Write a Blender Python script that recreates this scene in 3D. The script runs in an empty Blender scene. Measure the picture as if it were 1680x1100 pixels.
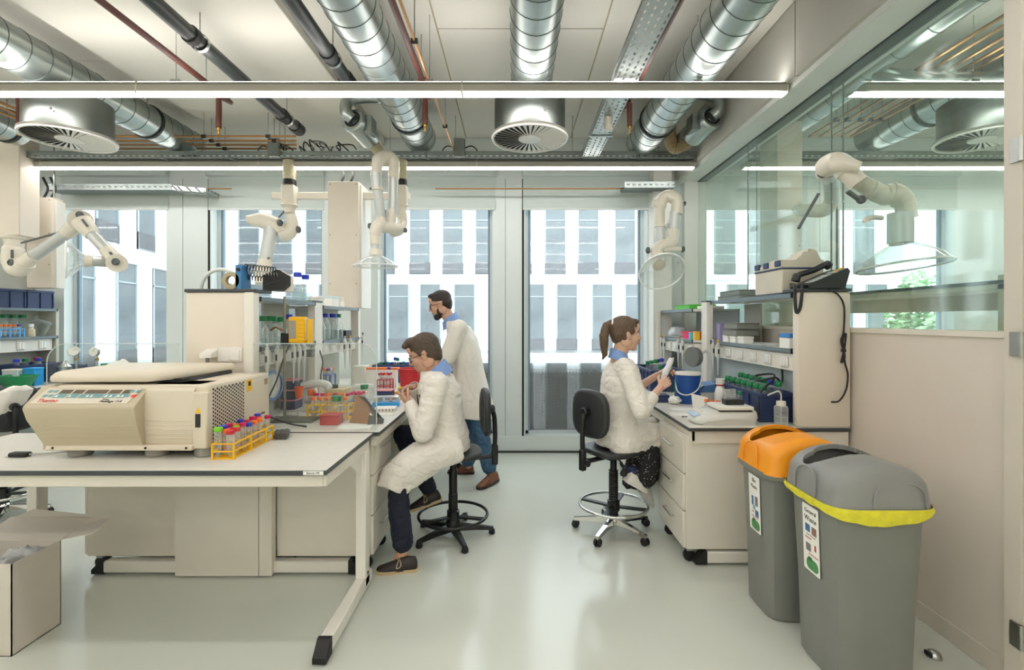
import bpy, bmesh, math, random
from mathutils import Vector as V, Matrix, noise
from math import pi, sin, cos, radians as R
random.seed(7)
S = bpy.context.scene
COL = S.collection
# ------------------------------------------------------------- camera
F, CX, CY, EYE = 785.0, 845.0, 525.0, 1.55          # focal length in px, vanishing point in px, eye height in m
cam = bpy.data.cameras.new('camera'); camo = bpy.data.objects.new('camera', cam); COL.objects.link(camo)
cam.sensor_width = 36; cam.lens = F / 1680 * 36; cam.clip_start = .05; cam.clip_end = 300
cam.shift_x = -(CX - 840) / 1680; cam.shift_y = -(550 - CY) / 1680
camo.location = (0, 0, EYE); camo.rotation_euler = (pi / 2, 0, 0); S.camera = camo
# ------------------------------------------------------------- sky, exposure
W = bpy.data.worlds.new('overcast'); S.world = W; W.use_nodes = True
bg = W.node_tree.nodes['Background']; bg.inputs[0].default_value = (.88, .96, 1, 1); bg.inputs[1].default_value = 5.0
S.view_settings.view_transform = 'Standard'; S.view_settings.look = 'None'
S.view_settings.gamma = 1; S.view_settings.use_curve_mapping = False
S.view_settings.exposure = -0.06
LED_POWER = 3.9          # watts per metre of every line lamp
S.cycles.max_bounces = 10; S.cycles.diffuse_bounces = 5; S.cycles.glossy_bounces = 4
S.cycles.transmission_bounces = 6; S.cycles.transparent_max_bounces = 24
S.cycles.sample_clamp_indirect = 6
S.cycles.caustics_reflective = False; S.cycles.caustics_refractive = False
# ------------------------------------------------------------- helpers
def at(px, py, Y): return V(((px - CX) * Y / F, Y, EYE - (py - CY) * Y / F))
def lin(c): return c / 12.92 if c <= .04045 else ((c + .055) / 1.055) ** 2.4
def rgb(h): h = h.lstrip('#'); return tuple(lin(int(h[i:i + 2], 16) / 255) for i in (0, 2, 4))
MATS = {}
def M(name, hexc='#cccccc', rough=.5, metal=0., var=.05, scale=6., bump=0., bscale=None, spec=.5, emit=None, es=0, coat=0., stretch=None):
    if name in MATS: return MATS[name]
    m = bpy.data.materials.new(name); MATS[name] = m; m.use_nodes = True
    nt = m.node_tree; b = nt.nodes['Principled BSDF']; c = rgb(hexc); m.diffuse_color = (*c, 1)
    tc = nt.nodes.new('ShaderNodeTexCoord'); mp = nt.nodes.new('ShaderNodeMapping'); nz = nt.nodes.new('ShaderNodeTexNoise')
    if stretch: mp.inputs['Scale'].default_value = stretch
    nt.links.new(tc.outputs['Object'], mp.inputs[0]); nt.links.new(mp.outputs[0], nz.inputs['Vector'])
    nz.inputs['Scale'].default_value = scale; nz.inputs['Detail'].default_value = 3
    cr = nt.nodes.new('ShaderNodeValToRGB'); nt.links.new(nz.outputs[0], cr.inputs[0])
    cr.color_ramp.elements[0].position = .3; cr.color_ramp.elements[1].position = .7
    cr.color_ramp.elements[0].color = (*[x * (1 - var) for x in c], 1); cr.color_ramp.elements[1].color = (*[min(1, x * (1 + var)) for x in c], 1)
    nt.links.new(cr.outputs[0], b.inputs['Base Color'])
    b.inputs['Roughness'].default_value = rough; b.inputs['Metallic'].default_value = metal
    b.inputs['Specular IOR Level'].default_value = spec; b.inputs['Coat Weight'].default_value = coat
    if bump:
        n2 = nt.nodes.new('ShaderNodeTexNoise'); n2.inputs['Scale'].default_value = bscale or scale * 4; n2.inputs['Detail'].default_value = 4
        nt.links.new(mp.outputs[0], n2.inputs['Vector'])
        bp = nt.nodes.new('ShaderNodeBump'); bp.inputs['Strength'].default_value = bump; bp.inputs['Distance'].default_value = .01
        nt.links.new(n2.outputs[0], bp.inputs['Height']); nt.links.new(bp.outputs[0], b.inputs['Normal'])
    if emit: b.inputs['Emission Color'].default_value = (*rgb(emit), 1); b.inputs['Emission Strength'].default_value = es
    return m
def clear(name, tint='#f4faf8', rim='#dfe8e6', body=.06, gl=.6, fpow=3.0):
    """thin clear sheet or vessel wall: see-through face on, pale and shiny towards the rim"""
    if name in MATS: return MATS[name]
    m = bpy.data.materials.new(name); MATS[name] = m; m.use_nodes = True; nt = m.node_tree; nt.nodes.clear()
    o = nt.nodes.new('ShaderNodeOutputMaterial'); t = nt.nodes.new('ShaderNodeBsdfTransparent'); t.inputs[0].default_value = (*rgb(tint), 1)
    g = nt.nodes.new('ShaderNodeBsdfGlossy'); g.inputs['Roughness'].default_value = .03; g.inputs[0].default_value = (.95, .95, .95, 1)
    d = nt.nodes.new('ShaderNodeBsdfDiffuse'); d.inputs[0].default_value = (*rgb(rim), 1)
    tc = nt.nodes.new('ShaderNodeTexCoord'); nz = nt.nodes.new('ShaderNodeTexNoise'); nz.inputs['Scale'].default_value = 9; nt.links.new(tc.outputs['Object'], nz.inputs['Vector'])
    lw = nt.nodes.new('ShaderNodeLayerWeight'); lw.inputs[0].default_value = .5
    p5 = nt.nodes.new('ShaderNodeMath'); p5.operation = 'POWER'; p5.inputs[1].default_value = 5; nt.links.new(lw.outputs['Facing'], p5.inputs[0])
    sc = nt.nodes.new('ShaderNodeMath'); sc.operation = 'MULTIPLY_ADD'; nt.links.new(p5.outputs[0], sc.inputs[0]); sc.inputs[1].default_value = .95; sc.inputs[2].default_value = .045
    gm = nt.nodes.new('ShaderNodeMath'); gm.operation = 'MULTIPLY'; gm.inputs[1].default_value = gl; nt.links.new(sc.outputs[0], gm.inputs[0])
    pw = nt.nodes.new('ShaderNodeMath'); pw.operation = 'POWER'; pw.inputs[1].default_value = fpow; nt.links.new(lw.outputs['Facing'], pw.inputs[0])
    ad = nt.nodes.new('ShaderNodeMath'); ad.operation = 'MULTIPLY_ADD'; nt.links.new(pw.outputs[0], ad.inputs[0]); ad.inputs[1].default_value = .5
    mu = nt.nodes.new('ShaderNodeMath'); mu.operation = 'MULTIPLY'; nt.links.new(nz.outputs[0], mu.inputs[0]); mu.inputs[1].default_value = body * 2
    nt.links.new(mu.outputs[0], ad.inputs[2])
    m1 = nt.nodes.new('ShaderNodeMixShader'); nt.links.new(ad.outputs[0], m1.inputs[0]); nt.links.new(t.outputs[0], m1.inputs[1]); nt.links.new(d.outputs[0], m1.inputs[2])
    m2 = nt.nodes.new('ShaderNodeMixShader'); nt.links.new(gm.outputs[0], m2.inputs[0]); nt.links.new(m1.outputs[0], m2.inputs[1]); nt.links.new(g.outputs[0], m2.inputs[2])
    nt.links.new(m2.outputs[0], o.inputs[0]); return m
def frame_of(d, up=None):
    d = V(d).normalized(); u = V(up) if up else (V((0, 0, 1)) if abs(d.z) < .95 else V((0, 1, 0)))
    x = u.cross(d).normalized(); y = d.cross(x).normalized(); return x, y, d
class MB:
    def __init__(s): s.v = []; s.f = []; s.m = []; s.mi = 0
    def add(s, vs, fs):
        k = len(s.v); s.v += [V(p) for p in vs]; s.f += [tuple(k + i for i in f) for f in fs]; s.m += [s.mi] * len(fs); return s
    def mat(s, i): s.mi = i; return s
    def box(s, a, b, bev=0., seg=1):
        x0, y0, z0 = a; x1, y1, z1 = b
        x0, x1 = min(x0, x1), max(x0, x1); y0, y1 = min(y0, y1), max(y0, y1); z0, z1 = min(z0, z1), max(z0, z1)
        if bev:
            bm = bmesh.new(); bmesh.ops.create_cube(bm, size=1)
            for q in bm.verts: q.co = V(((x0 + x1) / 2 + q.co.x * (x1 - x0), (y0 + y1) / 2 + q.co.y * (y1 - y0), (z0 + z1) / 2 + q.co.z * (z1 - z0)))
            bmesh.ops.bevel(bm, geom=bm.edges[:], offset=min(bev, .49 * min(x1 - x0, y1 - y0, z1 - z0)), segments=seg, profile=.5, affect='EDGES')
            bm.verts.index_update(); s.add([q.co.copy() for q in bm.verts], [[q.index for q in f.verts] for f in bm.faces]); bm.free(); return s
        return s.add([(x0, y0, z0), (x1, y0, z0), (x1, y1, z0), (x0, y1, z0), (x0, y0, z1), (x1, y0, z1), (x1, y1, z1), (x0, y1, z1)],
                     [(3, 2, 1, 0), (4, 5, 6, 7), (0, 1, 5, 4), (1, 2, 6, 5), (2, 3, 7, 6), (3, 0, 4, 7)])
    def beam(s, p, q, w, h, up=None, bev=0.):
        """a box of section w x h running from p to q"""
        p, q = V(p), V(q); x, y, d = frame_of(q - p, up); t = MB().box((-w / 2, -h / 2, 0), (w / 2, h / 2, (q - p).length), bev)
        mt = Matrix((x, y, d)).transposed().to_4x4(); mt.translation = p
        return s.add([mt @ c for c in t.v], t.f)
    def tube(s, pts, r, n=10, caps=True, closed=False, mids=None):
        pts = [V(p) for p in pts]; k = len(pts); rs = r if isinstance(r, (list, tuple)) else [r] * k
        tang = []
        for i in range(k):
            a = pts[i - 1] if (i or closed) else pts[i]; b = pts[(i + 1) % k] if (i < k - 1 or closed) else pts[i]
            tang.append((b - a).normalized() if (b - a).length > 1e-9 else V((0, 0, 1)))
        x, y, _ = frame_of(tang[0]); vs = []; fs = []
        for i in range(k):
            if i:
                x = (x - tang[i] * x.dot(tang[i])).normalized(); y = tang[i].cross(x)
            for j in range(n):
                an = 2 * pi * j / n; vs.append(pts[i] + (x * cos(an) + y * sin(an)) * rs[i])
        m0 = s.mi; base = len(s.v); s.v += vs
        for i in range(k if closed else k - 1):
            for j in range(n):
                a, b = i * n + j, i * n + (j + 1) % n; c, d = ((i + 1) % k) * n + (j + 1) % n, ((i + 1) % k) * n + j
                s.f.append(tuple(base + q for q in (a, b, c, d))); s.m.append(mids[i] if mids else m0)
        if caps and not closed:
            s.f.append(tuple(base + j for j in reversed(range(n)))); s.m.append(m0)
            s.f.append(tuple(base + (k - 1) * n + j for j in range(n))); s.m.append(m0)
        return s
    def cyl(s, p, q, r, r2=None, n=16, caps=True): return s.tube([p, q], [r, r if r2 is None else r2], n, caps)
    def lathe(s, prof, o=(0, 0, 0), d=(0, 0, 1), n=20, caps=True, mids=None):
        """prof: (radius, height) along d from o"""
        o = V(o); x, y, d = frame_of(d); base = len(s.v); k = len(prof)
        for r, h in prof:
            for j in range(n): s.v.append(o + d * h + (x * cos(2 * pi * j / n) + y * sin(2 * pi * j / n)) * max(r, 1e-5))
        for i in range(k - 1):
            for j in range(n):
                s.f.append((base + i * n + j, base + i * n + (j + 1) % n, base + (i + 1) * n + (j + 1) % n, base + (i + 1) * n + j)); s.m.append(mids[i] if mids else s.mi)
        if caps:
            if prof[0][0] > 1e-4: s.f.append(tuple(base + j for j in reversed(range(n)))); s.m.append(mids[0] if mids else s.mi)
            if prof[-1][0] > 1e-4: s.f.append(tuple(base + (k - 1) * n + j for j in range(n))); s.m.append(mids[-1] if mids else s.mi)
        return s
    def prism(s, pts, vec):
        pts = [V(p) for p in pts]; vec = V(vec); n = len(pts)
        nrm = V((0, 0, 0))
        for i in range(n): nrm += pts[i].cross(pts[(i + 1) % n])
        if nrm.dot(vec) > 0: pts = pts[::-1]
        return s.add(pts + [p + vec for p in pts], [tuple(range(n)), tuple(range(2 * n - 1, n - 1, -1))] + [(i, i + n, (i + 1) % n + n, (i + 1) % n) for i in range(n)])
    def ball(s, c, r, n=14, k=9, rot=None):
        c = V(c); r = V((r, r, r)) if isinstance(r, (int, float)) else V(r); vs = []; fs = []
        for i in range(k + 1):
            t = pi * i / k
            for j in range(n):
                q = V((sin(t) * cos(2 * pi * j / n) * r.x, sin(t) * sin(2 * pi * j / n) * r.y, cos(t) * r.z))
                vs.append(c + ((rot @ q) if rot else q))
        for i in range(k):
            for j in range(n): fs.append((i * n + j, (i + 1) * n + j, (i + 1) * n + (j + 1) % n, i * n + (j + 1) % n))
        return s.add(vs, fs)
    def loft(s, rings, caps=True):
        n = len(rings[0]); base = len(s.v); m = s.mi
        for r in rings: s.v += [V(p) for p in r]
        for i in range(len(rings) - 1):
            for j in range(n): s.f.append((base + i * n + j, base + i * n + (j + 1) % n, base + (i + 1) * n + (j + 1) % n, base + (i + 1) * n + j)); s.m.append(m)
        if caps:
            s.f.append(tuple(base + j for j in reversed(range(n)))); s.m.append(m); s.f.append(tuple(base + (len(rings) - 1) * n + j for j in range(n))); s.m.append(m)
        return s
    def xf(s, mt): s.v = [mt @ p for p in s.v]; return s
    def build(s, name, mats, parent=None, w=False, sharp=38, origin=None):
        """w: vertices are in world coordinates. Without a parent the origin goes to the bottom centre"""
        mats = mats if isinstance(mats, (list, tuple)) else [mats]
        off = V((0, 0, 0)); loc = V((0, 0, 0))
        if parent and w: off = V(parent.location)
        if not parent:
            if origin is None:
                xs = [p.x for p in s.v]; ys = [p.y for p in s.v]; zs = [p.z for p in s.v]
                origin = ((min(xs) + max(xs)) / 2, (min(ys) + max(ys)) / 2, min(zs))
            off = loc = V(origin)
        me = bpy.data.meshes.new(name); me.from_pydata([p - off for p in s.v], [], s.f)
        for q in mats: me.materials.append(q)
        if len(mats) > 1: me.polygons.foreach_set('material_index', s.m)
        if sharp:
            me.polygons.foreach_set('use_smooth', [True] * len(me.polygons)); me.set_sharp_from_angle(angle=R(sharp))
        me.update(); o = bpy.data.objects.new(name, me); COL.objects.link(o); o.location = loc
        if parent: o.parent = parent
        return o
def tag(o, label=None, cat=None, group=None, kind=None):
    if label: o['label'] = label
    if cat: o['category'] = cat
    if group: o['group'] = group
    if kind: o['kind'] = kind
    return o
def T(name, label, cat, loc=(0, 0, 0), rz=0., group=None):
    o = bpy.data.objects.new(name, None); COL.objects.link(o); o.location = loc; o.rotation_euler = (0, 0, rz); o.empty_display_size = .1
    return tag(o, label, cat, group)
def kids(o): return [c for c in bpy.data.objects if c.parent is o]
def dup(o, loc=None, rz=None, label=None, parent=None, _ch=None):
    if _ch is None:
        _ch = {}
        for q in bpy.data.objects:
            if q.parent: _ch.setdefault(q.parent.name, []).append(q)
    c = o.copy(); COL.objects.link(c)
    if parent: c.parent = parent
    if loc is not None: c.location = loc
    if rz is not None: c.rotation_euler = (0, 0, rz)
    if label: c['label'] = label
    for q in _ch.get(o.name, []): dup(q, parent=c, _ch=_ch)
    return c
def struct(o): o['kind'] = 'structure'; return o
def text(body, size, mt, name, mat, parent=None, depth=.0006, align='CENTER', shear=0):
    """lettering as a mesh; mt places the text plane (local x right, y up)"""
    cu = bpy.data.curves.new('t', 'FONT'); cu.body = body; cu.size = size; cu.align_x = align; cu.align_y = 'CENTER'; cu.extrude = depth; cu.shear = shear; cu.resolution_u = 3
    to = bpy.data.objects.new('t', cu); COL.objects.link(to); dg = bpy.context.evaluated_depsgraph_get()
    me = bpy.data.meshes.new_from_object(to.evaluated_get(dg)); bpy.data.objects.remove(to); bpy.data.curves.remove(cu)
    me.transform(mt); me.materials.clear(); me.materials.append(mat)
    o = bpy.data.objects.new(name, me); COL.objects.link(o); o.parent = parent; return o
def plane_mt(o, x, y):
    x = V(x).normalized(); y = V(y).normalized(); m = Matrix((x, y, x.cross(y))).transposed().to_4x4(); m.translation = V(o); return m
def arc(c, r, a0, a1, n, u=(1, 0, 0), v=(0, 0, 1)):
    c, u, v = V(c), V(u), V(v); return [c + u * (r * cos(a0 + (a1 - a0) * i / n)) + v * (r * sin(a0 + (a1 - a0) * i / n)) for i in range(n + 1)]
def smooth(pts, n=6):
    """Catmull-Rom through pts"""
    P = [V(p) for p in pts]; P = [2 * P[0] - P[1]] + P + [2 * P[-1] - P[-2]]; out = []
    for i in range(1, len(P) - 2):
        a, b, c, d = P[i - 1], P[i], P[i + 1], P[i + 2]
        for k in range(n):
            t = k / n; out.append(.5 * ((2 * b) + (c - a) * t + (2 * a - 5 * b + 4 * c - d) * t * t + (3 * b - a - 3 * c + d) * t ** 3))
    return out + [P[-2]]
ORD = ['first', 'second', 'third', 'fourth', 'fifth', 'sixth', 'seventh', 'eighth', 'ninth', 'tenth', 'eleventh', 'twelfth', 'thirteenth', 'fourteenth', 'fifteenth', 'sixteenth', 'seventeenth', 'eighteenth', 'nineteenth', 'twentieth']
# ------------------------------------------------------------- shared materials
white = M('white laminate', '#e6e2d8', .35, var=.015)
offwh = M('warm white enamel', '#ded8cb', .4, var=.02)
cream = M('cream panel', '#e2d8c9', .42, var=.015)
wallm = M('white wall paint', '#dcdcd6', .6, var=.015)
edge = M('dark edge band', '#3c4144', .4, var=.06)
black = M('black plastic', '#1b1c1e', .4, var=.1)
rubber = M('black rubber', '#141414', .6, var=.1)
chrome = M('chrome', '#d4d4d2', .12, 1., var=.03)
steel = M('brushed steel', '#b5b6b2', .28, 1., var=.06, scale=20)
alu = M('grey aluminium', '#a9adae', .35, .85, var=.04)
green = M('green cap', '#0d7a45', .4)
blue = M('blue cap', '#2b3fc0', .4)
orange = M('orange cap', '#f5731d', .4)
red = M('red plastic', '#cc2b33', .4)
magenta = M('magenta cap', '#c51b58', .4)
yellow = M('yellow plastic', '#f4bd13', .4)
lime = M('lime cap', '#7ed321', .4)
navy = M('navy plastic', '#26365e', .42, var=.08)
glass = clear('bottle glass', '#fafdfc', '#eef4f3', .06, 1.0)
pplas = clear('cloudy plastic', '#f9faf9', '#f2f3f1', .22, .5)
paper = M('paper', '#f2f0ea', .8, var=.02)
cord = M('black cord', '#17181a', .5)
# ============================================================= THE SETTING
YW, ZC, XG = 5.6, 3.68, 2.1          # window wall, ceiling, glass partition
def floor_mat():
    m = M('epoxy floor', '#cbcfc5', .17, var=.025, scale=1.3, bump=.02, bscale=3, spec=.45); return m
struct(MB().box((-9.6, -4, -.1), (6.6, YW + .1, 0)).build('floor', floor_mat()))
# ceiling slab, its boards with open joints, the dropped field over the left island
ceil = struct(MB().box((-9.6, -4, ZC + .012), (6.6, YW + .1, ZC + .2)).build('ceiling', M('ceiling joint', '#c4bb98', .7)))
cpm = M('ceiling board', '#e0ddd3', .75, var=.025, scale=2, bump=.05, bscale=40)
for i in range(-8, 5):
    x0 = -.57 + 1.22 * i; y = -4 + (i * 1.37) % 2.4 - 2.4 + (.04 if i % 2 else .3)
    while y < YW:
        a, b = max(y, -4), min(y + 2.4, YW)
        if b - a > .05: MB().box((x0 + .006, a + .006, ZC), (x0 + 1.214, b - .006, ZC + .014)).build('ceiling_panel', cpm, ceil, w=True)
        y += 2.4
for k, (a, b) in enumerate(((-4, -.4), (-.39, 2.0), (2.01, 4.3), (4.31, 5.6))):
    MB().box((-3.2, a, ZC - .1), (-1.53, b, ZC), .004).build('ceiling_panel', cpm, ceil, w=True)
# walls that close the place outside the view
struct(MB().box((-9.7, -4, 0), (-9.6, YW, ZC)).build('wall_left', wallm))
struct(MB().box((-9.6, -4.1, 0), (6.6, -4, ZC)).build('wall_rear', wallm))
struct(MB().box((6.6, -4, 0), (6.7, YW, ZC)).build('wall_side', wallm))
# window wall: piers, header, sill rail
def wx(px): return (px - CX) * YW / F
wins = [(-680, -500), (-410, -230), (-168, 13), (105, 273), (347, 528), (620, 808), (862, 1060), (1145, 1320), (1378, 1565), (1655, 1835)]
facade = M('facade panel', '#dbe3e2', .45, var=.012)
wb = MB(); ZS, ZH = .19, 3.2
ed = [-9.6] + [c for w in wins for c in (wx(w[0]), wx(w[1]))] + [6.6]
for i in range(0, len(ed), 2): wb.box((ed[i], YW, ZS), (ed[i + 1], YW + .24, ZH))
wb.box((-9.6, YW, ZH), (6.6, YW + .24, ZC)); wb.box((-9.6, YW - .02, 0), (6.6, YW + .24, ZS))
wbo = struct(wb.build('wall_back', facade))
for px in (-172, 343, 858, 1373): MB().box((wx(px) - .012, YW - .004, ZS), (wx(px) + .012, YW + .002, ZH)).build('shadow_gap', M('joint black', '#17191a', .7), wbo, w=True)
for px in (300, 829, 1345): MB().box((wx(px) - .003, YW - .003, ZS), (wx(px) + .003, YW + .002, ZH)).build('panel_joint', M('joint grey', '#9aa2a2', .6), wbo, w=True)
struct(MB().box((-9.6, YW - .035, 0), (XG, YW - .02, .022)).build('baseboard_back', M('base dark', '#3a3c3b', .5)))
frit = None
def frit_mat():
    m = bpy.data.materials.new('dotted print'); m.use_nodes = True; nt = m.node_tree; nt.nodes.clear(); N = nt.nodes.new; L = nt.links.new
    o = N('ShaderNodeOutputMaterial'); t = N('ShaderNodeBsdfTransparent'); d = N('ShaderNodeBsdfDiffuse'); d.inputs[0].default_value = (*rgb('#6f6d6a'), 1)
    tc = N('ShaderNodeTexCoord'); sx = N('ShaderNodeSeparateXYZ'); L(tc.outputs['Object'], sx.inputs[0])
    def math_(op, a, b=None):
        q = N('ShaderNodeMath'); q.operation = op
        for k, v in enumerate((a, b)):
            if v is None: continue
            if isinstance(v, (int, float)): q.inputs[k].default_value = v
            else: L(v, q.inputs[k])
        return q.outputs[0]
    def cell(v): return math_('SUBTRACT', math_('FRACT', math_('MULTIPLY', v, 27.)), .5)
    cx, cz = cell(sx.outputs[0]), cell(sx.outputs[2])
    dist = math_('SQRT', math_('ADD', math_('MULTIPLY', cx, cx), math_('MULTIPLY', cz, cz)))
    rad = math_('MINIMUM', math_('MULTIPLY', math_('SUBTRACT', .93, sx.outputs[2]), 1.6), .36)   # dots shrink towards the top
    f = math_('ADD', math_('MULTIPLY', math_('LESS_THAN', dist, rad), .08), math_('MULTIPLY', math_('MAXIMUM', rad, 0.), 2.0)); f = math_('MINIMUM', f, .8)
    mx = N('ShaderNodeMixShader'); L(f, mx.inputs[0]); L(t.outputs[0], mx.inputs[1]); L(d.outputs[0], mx.inputs[2]); L(mx.outputs[0], o.inputs[0]); return m
fritm = frit_mat()
wglass = clear('window glass', '#fafcfc', '#e8f0f2', .015, .35, 6)
wfr = M('window frame', '#c9d2d6', .4, var=.02); wfd = M('window gasket', '#7e929f', .4)
blind = M('roller blind fabric', '#c9d3d0', .8, var=.012)
for i, (a, b) in enumerate(wins):
    x0, x1 = wx(a), wx(b); n = i + 1
    wo = struct(T(f'window_{n}', None, None, ((x0 + x1) / 2, YW + .15, ZS)))
    fr = MB(); y0, y1 = YW + .12, YW + .18
    for (p, q) in (((x0, y0, ZS), (x0 + .035, y1, ZH)), ((x1 - .035, y0, ZS), (x1, y1, ZH)), ((x0, y0, ZS), (x1, y1, ZS + .035)), ((x0, y0, ZH - .04), (x1, y1, ZH))): fr.box(p, q)
    fr.build('frame', wfr, wo, w=True)
    g = MB(); g.box((x0 + .035, y0 + .01, ZS + .03), (x0 + .06, y1 - .01, ZH)); g.box((x1 - .06, y0 + .01, ZS + .03), (x1 - .035, y1 - .01, ZH)); g.build('gasket', wfd, wo, w=True)
    MB().box((x0 + .03, YW + .146, ZS + .03), (x1 - .03, YW + .152, ZH - .03)).build('pane', wglass, wo, w=True)
    if 1 < i < 9: MB().box((x0 + .03, YW + .16, ZS + .03), (x1 - .03, YW + .162, 1.1)).build('dotted_print', fritm, wo, w=True)
    if 2 <= i <= 8:
        nm = ['behind the far left arm post', 'left of the second island', 'behind the two arms at the beige column', 'behind the standing man', 'behind the seated woman', 'first behind the glass partition', 'second behind the glass partition'][i - 2]
        bt = T('roller_blind', f'pale grey roller blind at the window {nm}', 'blind', ((x0 + x1) / 2, YW - .02, 2.835), group='roller blinds')
        MB().box((x0 - .03, YW - .012, 2.85), (x1 + .03, YW - .008, ZH + .02)).build('fabric', blind, bt, w=True)
        MB().box((x0 - .03, YW - .018, 2.832), (x1 + .03, YW - .004, 2.855), .004).build('bottom_bar', M('blind bar', '#d7dcd9', .5), bt, w=True)
        MB().box((x0 - .04, YW - .07, ZH + .02), (x1 + .04, YW - .002, ZH + .11), .01).build('cassette', blind, bt, w=True)
    if i in (5, 6, 4):
        k = 0
        for ox in (-.02, .5):
            MB().box((x1 + ox - .7, YW - .032, .06), (x1 + ox - .54, YW - .02, .135), .004).build('floor_outlet', white, wbo, w=True)
# concrete column boxes on the window wall
struct(MB().box((wx(1064), YW - .2, 0), (wx(1093), YW, ZC)).build('trim_1', wallm))
struct(MB().box((-6.4, YW - .5, 0), (-5.62, YW - .02, ZC)).build('trim_2', M('column grey', '#b9b5a8', .6)))
# bulkhead and glass partition on the right
bk = struct(MB().box((1.87, 3.2, 3.18), (2.24, YW, ZC)).build('wall_bulkhead', M('bulkhead paint', '#c3c1b8', .65, var=.015)))
MB().box((1.87, -4, 3.18), (2.24, 3.19, ZC)).build('panel', MATS['bulkhead paint'], bk, w=True)
pt = struct(MB().box((XG, 2.03, 0), (2.2, YW, 1.47)).build('wall_right', M('partition panel', '#d9d0c4', .5, var=.012)))
MB().box((XG - .012, 2.03, 1.47), (2.21, YW, 1.5), .003).build('ledge', offwh, pt, w=True)
MB().box((XG - .008, 2.03, .0), (XG, 5.5, .09), .002).build('skirting', M('skirting', '#d3cbbf', .5), pt, w=True)
for y in (3.19, 4.33): MB().box((XG - .003, y - .003, .09), (XG + .001, y + .003, 1.47)).build('panel_joint', M('joint beige', '#a59c90', .6), pt, w=True)
fm = M('partition frame', '#dfe2dd', .4, var=.01)
fr = struct(MB().box((1.9, 2.0, 3.14), (2.24, YW, 3.18)).build('trim_3', fm))
MB().box((1.95, YW - .1, 0), (2.2, YW, 3.14)).build('end_post', fm, fr, w=True)
MB().box((XG - .004, 2.03, 3.134), (2.2, 5.5, 3.14)).build('gasket', M('gasket black', '#22302c', .5), fr, w=True)
pglass = clear('partition glass', '#f9fdfb', '#dcebe5', .015, 1.0, 5)
for y0, y1 in ((2.03, 3.185), (3.195, 4.325), (4.335, 5.5)):
    for x in (XG + .006, 2.185): MB().box((x, y0, 1.5), (x + .006, y1, 3.13)).build('glass_pane', pglass, pt, w=True)
    for x in (XG + .004, 2.183): MB().box((x, y1 + .001, 1.5), (x + .008, y1 + .007, 3.13)).build('glass_joint', M('glass joint', '#71807c', .4), pt, w=True)
# door in the partition, close to the camera
dr = struct(T('door_1', None, None, (2.15, 1.5, 0)))
dm = M('door paint', '#d5cdc0', .5, var=.012)
db = MB(); db.box((2.07, 1.955, 0), (2.23, 2.03, 3.18), .004); db.build('jamb', dm, dr, w=True)
MB().box((2.085, 1.02, .01), (2.13, 1.945, 2.62), .003).build('leaf', dm, dr, w=True)
MB().box((2.1, .9, 2.66), (2.106, 1.94, 3.1)).build('transom_glass', pglass, dr, w=True)
for z in (.2, 1.4, 2.2):
    h = MB(); h.cyl((2.066, 1.952, z), (2.066, 1.952, z + .1), .011, n=12); h.box((2.06, 1.955, z), (2.07, 1.995, z + .1)); h.build('hinge', steel, dr, w=True)
# ============================================================= OUTSIDE
struct(MB().box((-60, 5.9, -7.6), (70, 90, -7.5)).build('ground', M('street', '#8d908c', .9)))
fw = M('far white cladding', '#eef1f2', .7, var=.02, scale=.5, bump=.03, bscale=6)
fg = M('far window glass', '#6c7376', .25, var=.22, scale=.9)
fb = M('far window blind', '#b8c6c0', .6, var=.05); fd = M('far window head', '#626366', .5, var=.1)
ffr = M('far window frame', '#9aa4a8', .5)
bl = T('office_building', 'white office block with rows of tall narrow windows across the street', 'building', (0, 22.6, -7.5))
bw = MB(); YB = 22.6; fl = 3.6; z0s = [-7.58 + .0, -3.98, -.38 + .0, 3.22, 6.82]
def bx(px): return (px - CX) * YB / F
XL, XR = -15.1, 18.3
rows = []
for r, zb in enumerate((-7.4, -3.68 - .12, -.08 - .12 + .0, 3.4 + .12, 7.1)):
    zb = [-7.2, -3.62, .1, 3.7, 7.3][r]; rows.append((zb, zb + 3.12))
base = [687, 652, 687, 652, 687]
base = [652, 687, 652, 687, 652]
wmesh = {}
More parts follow.
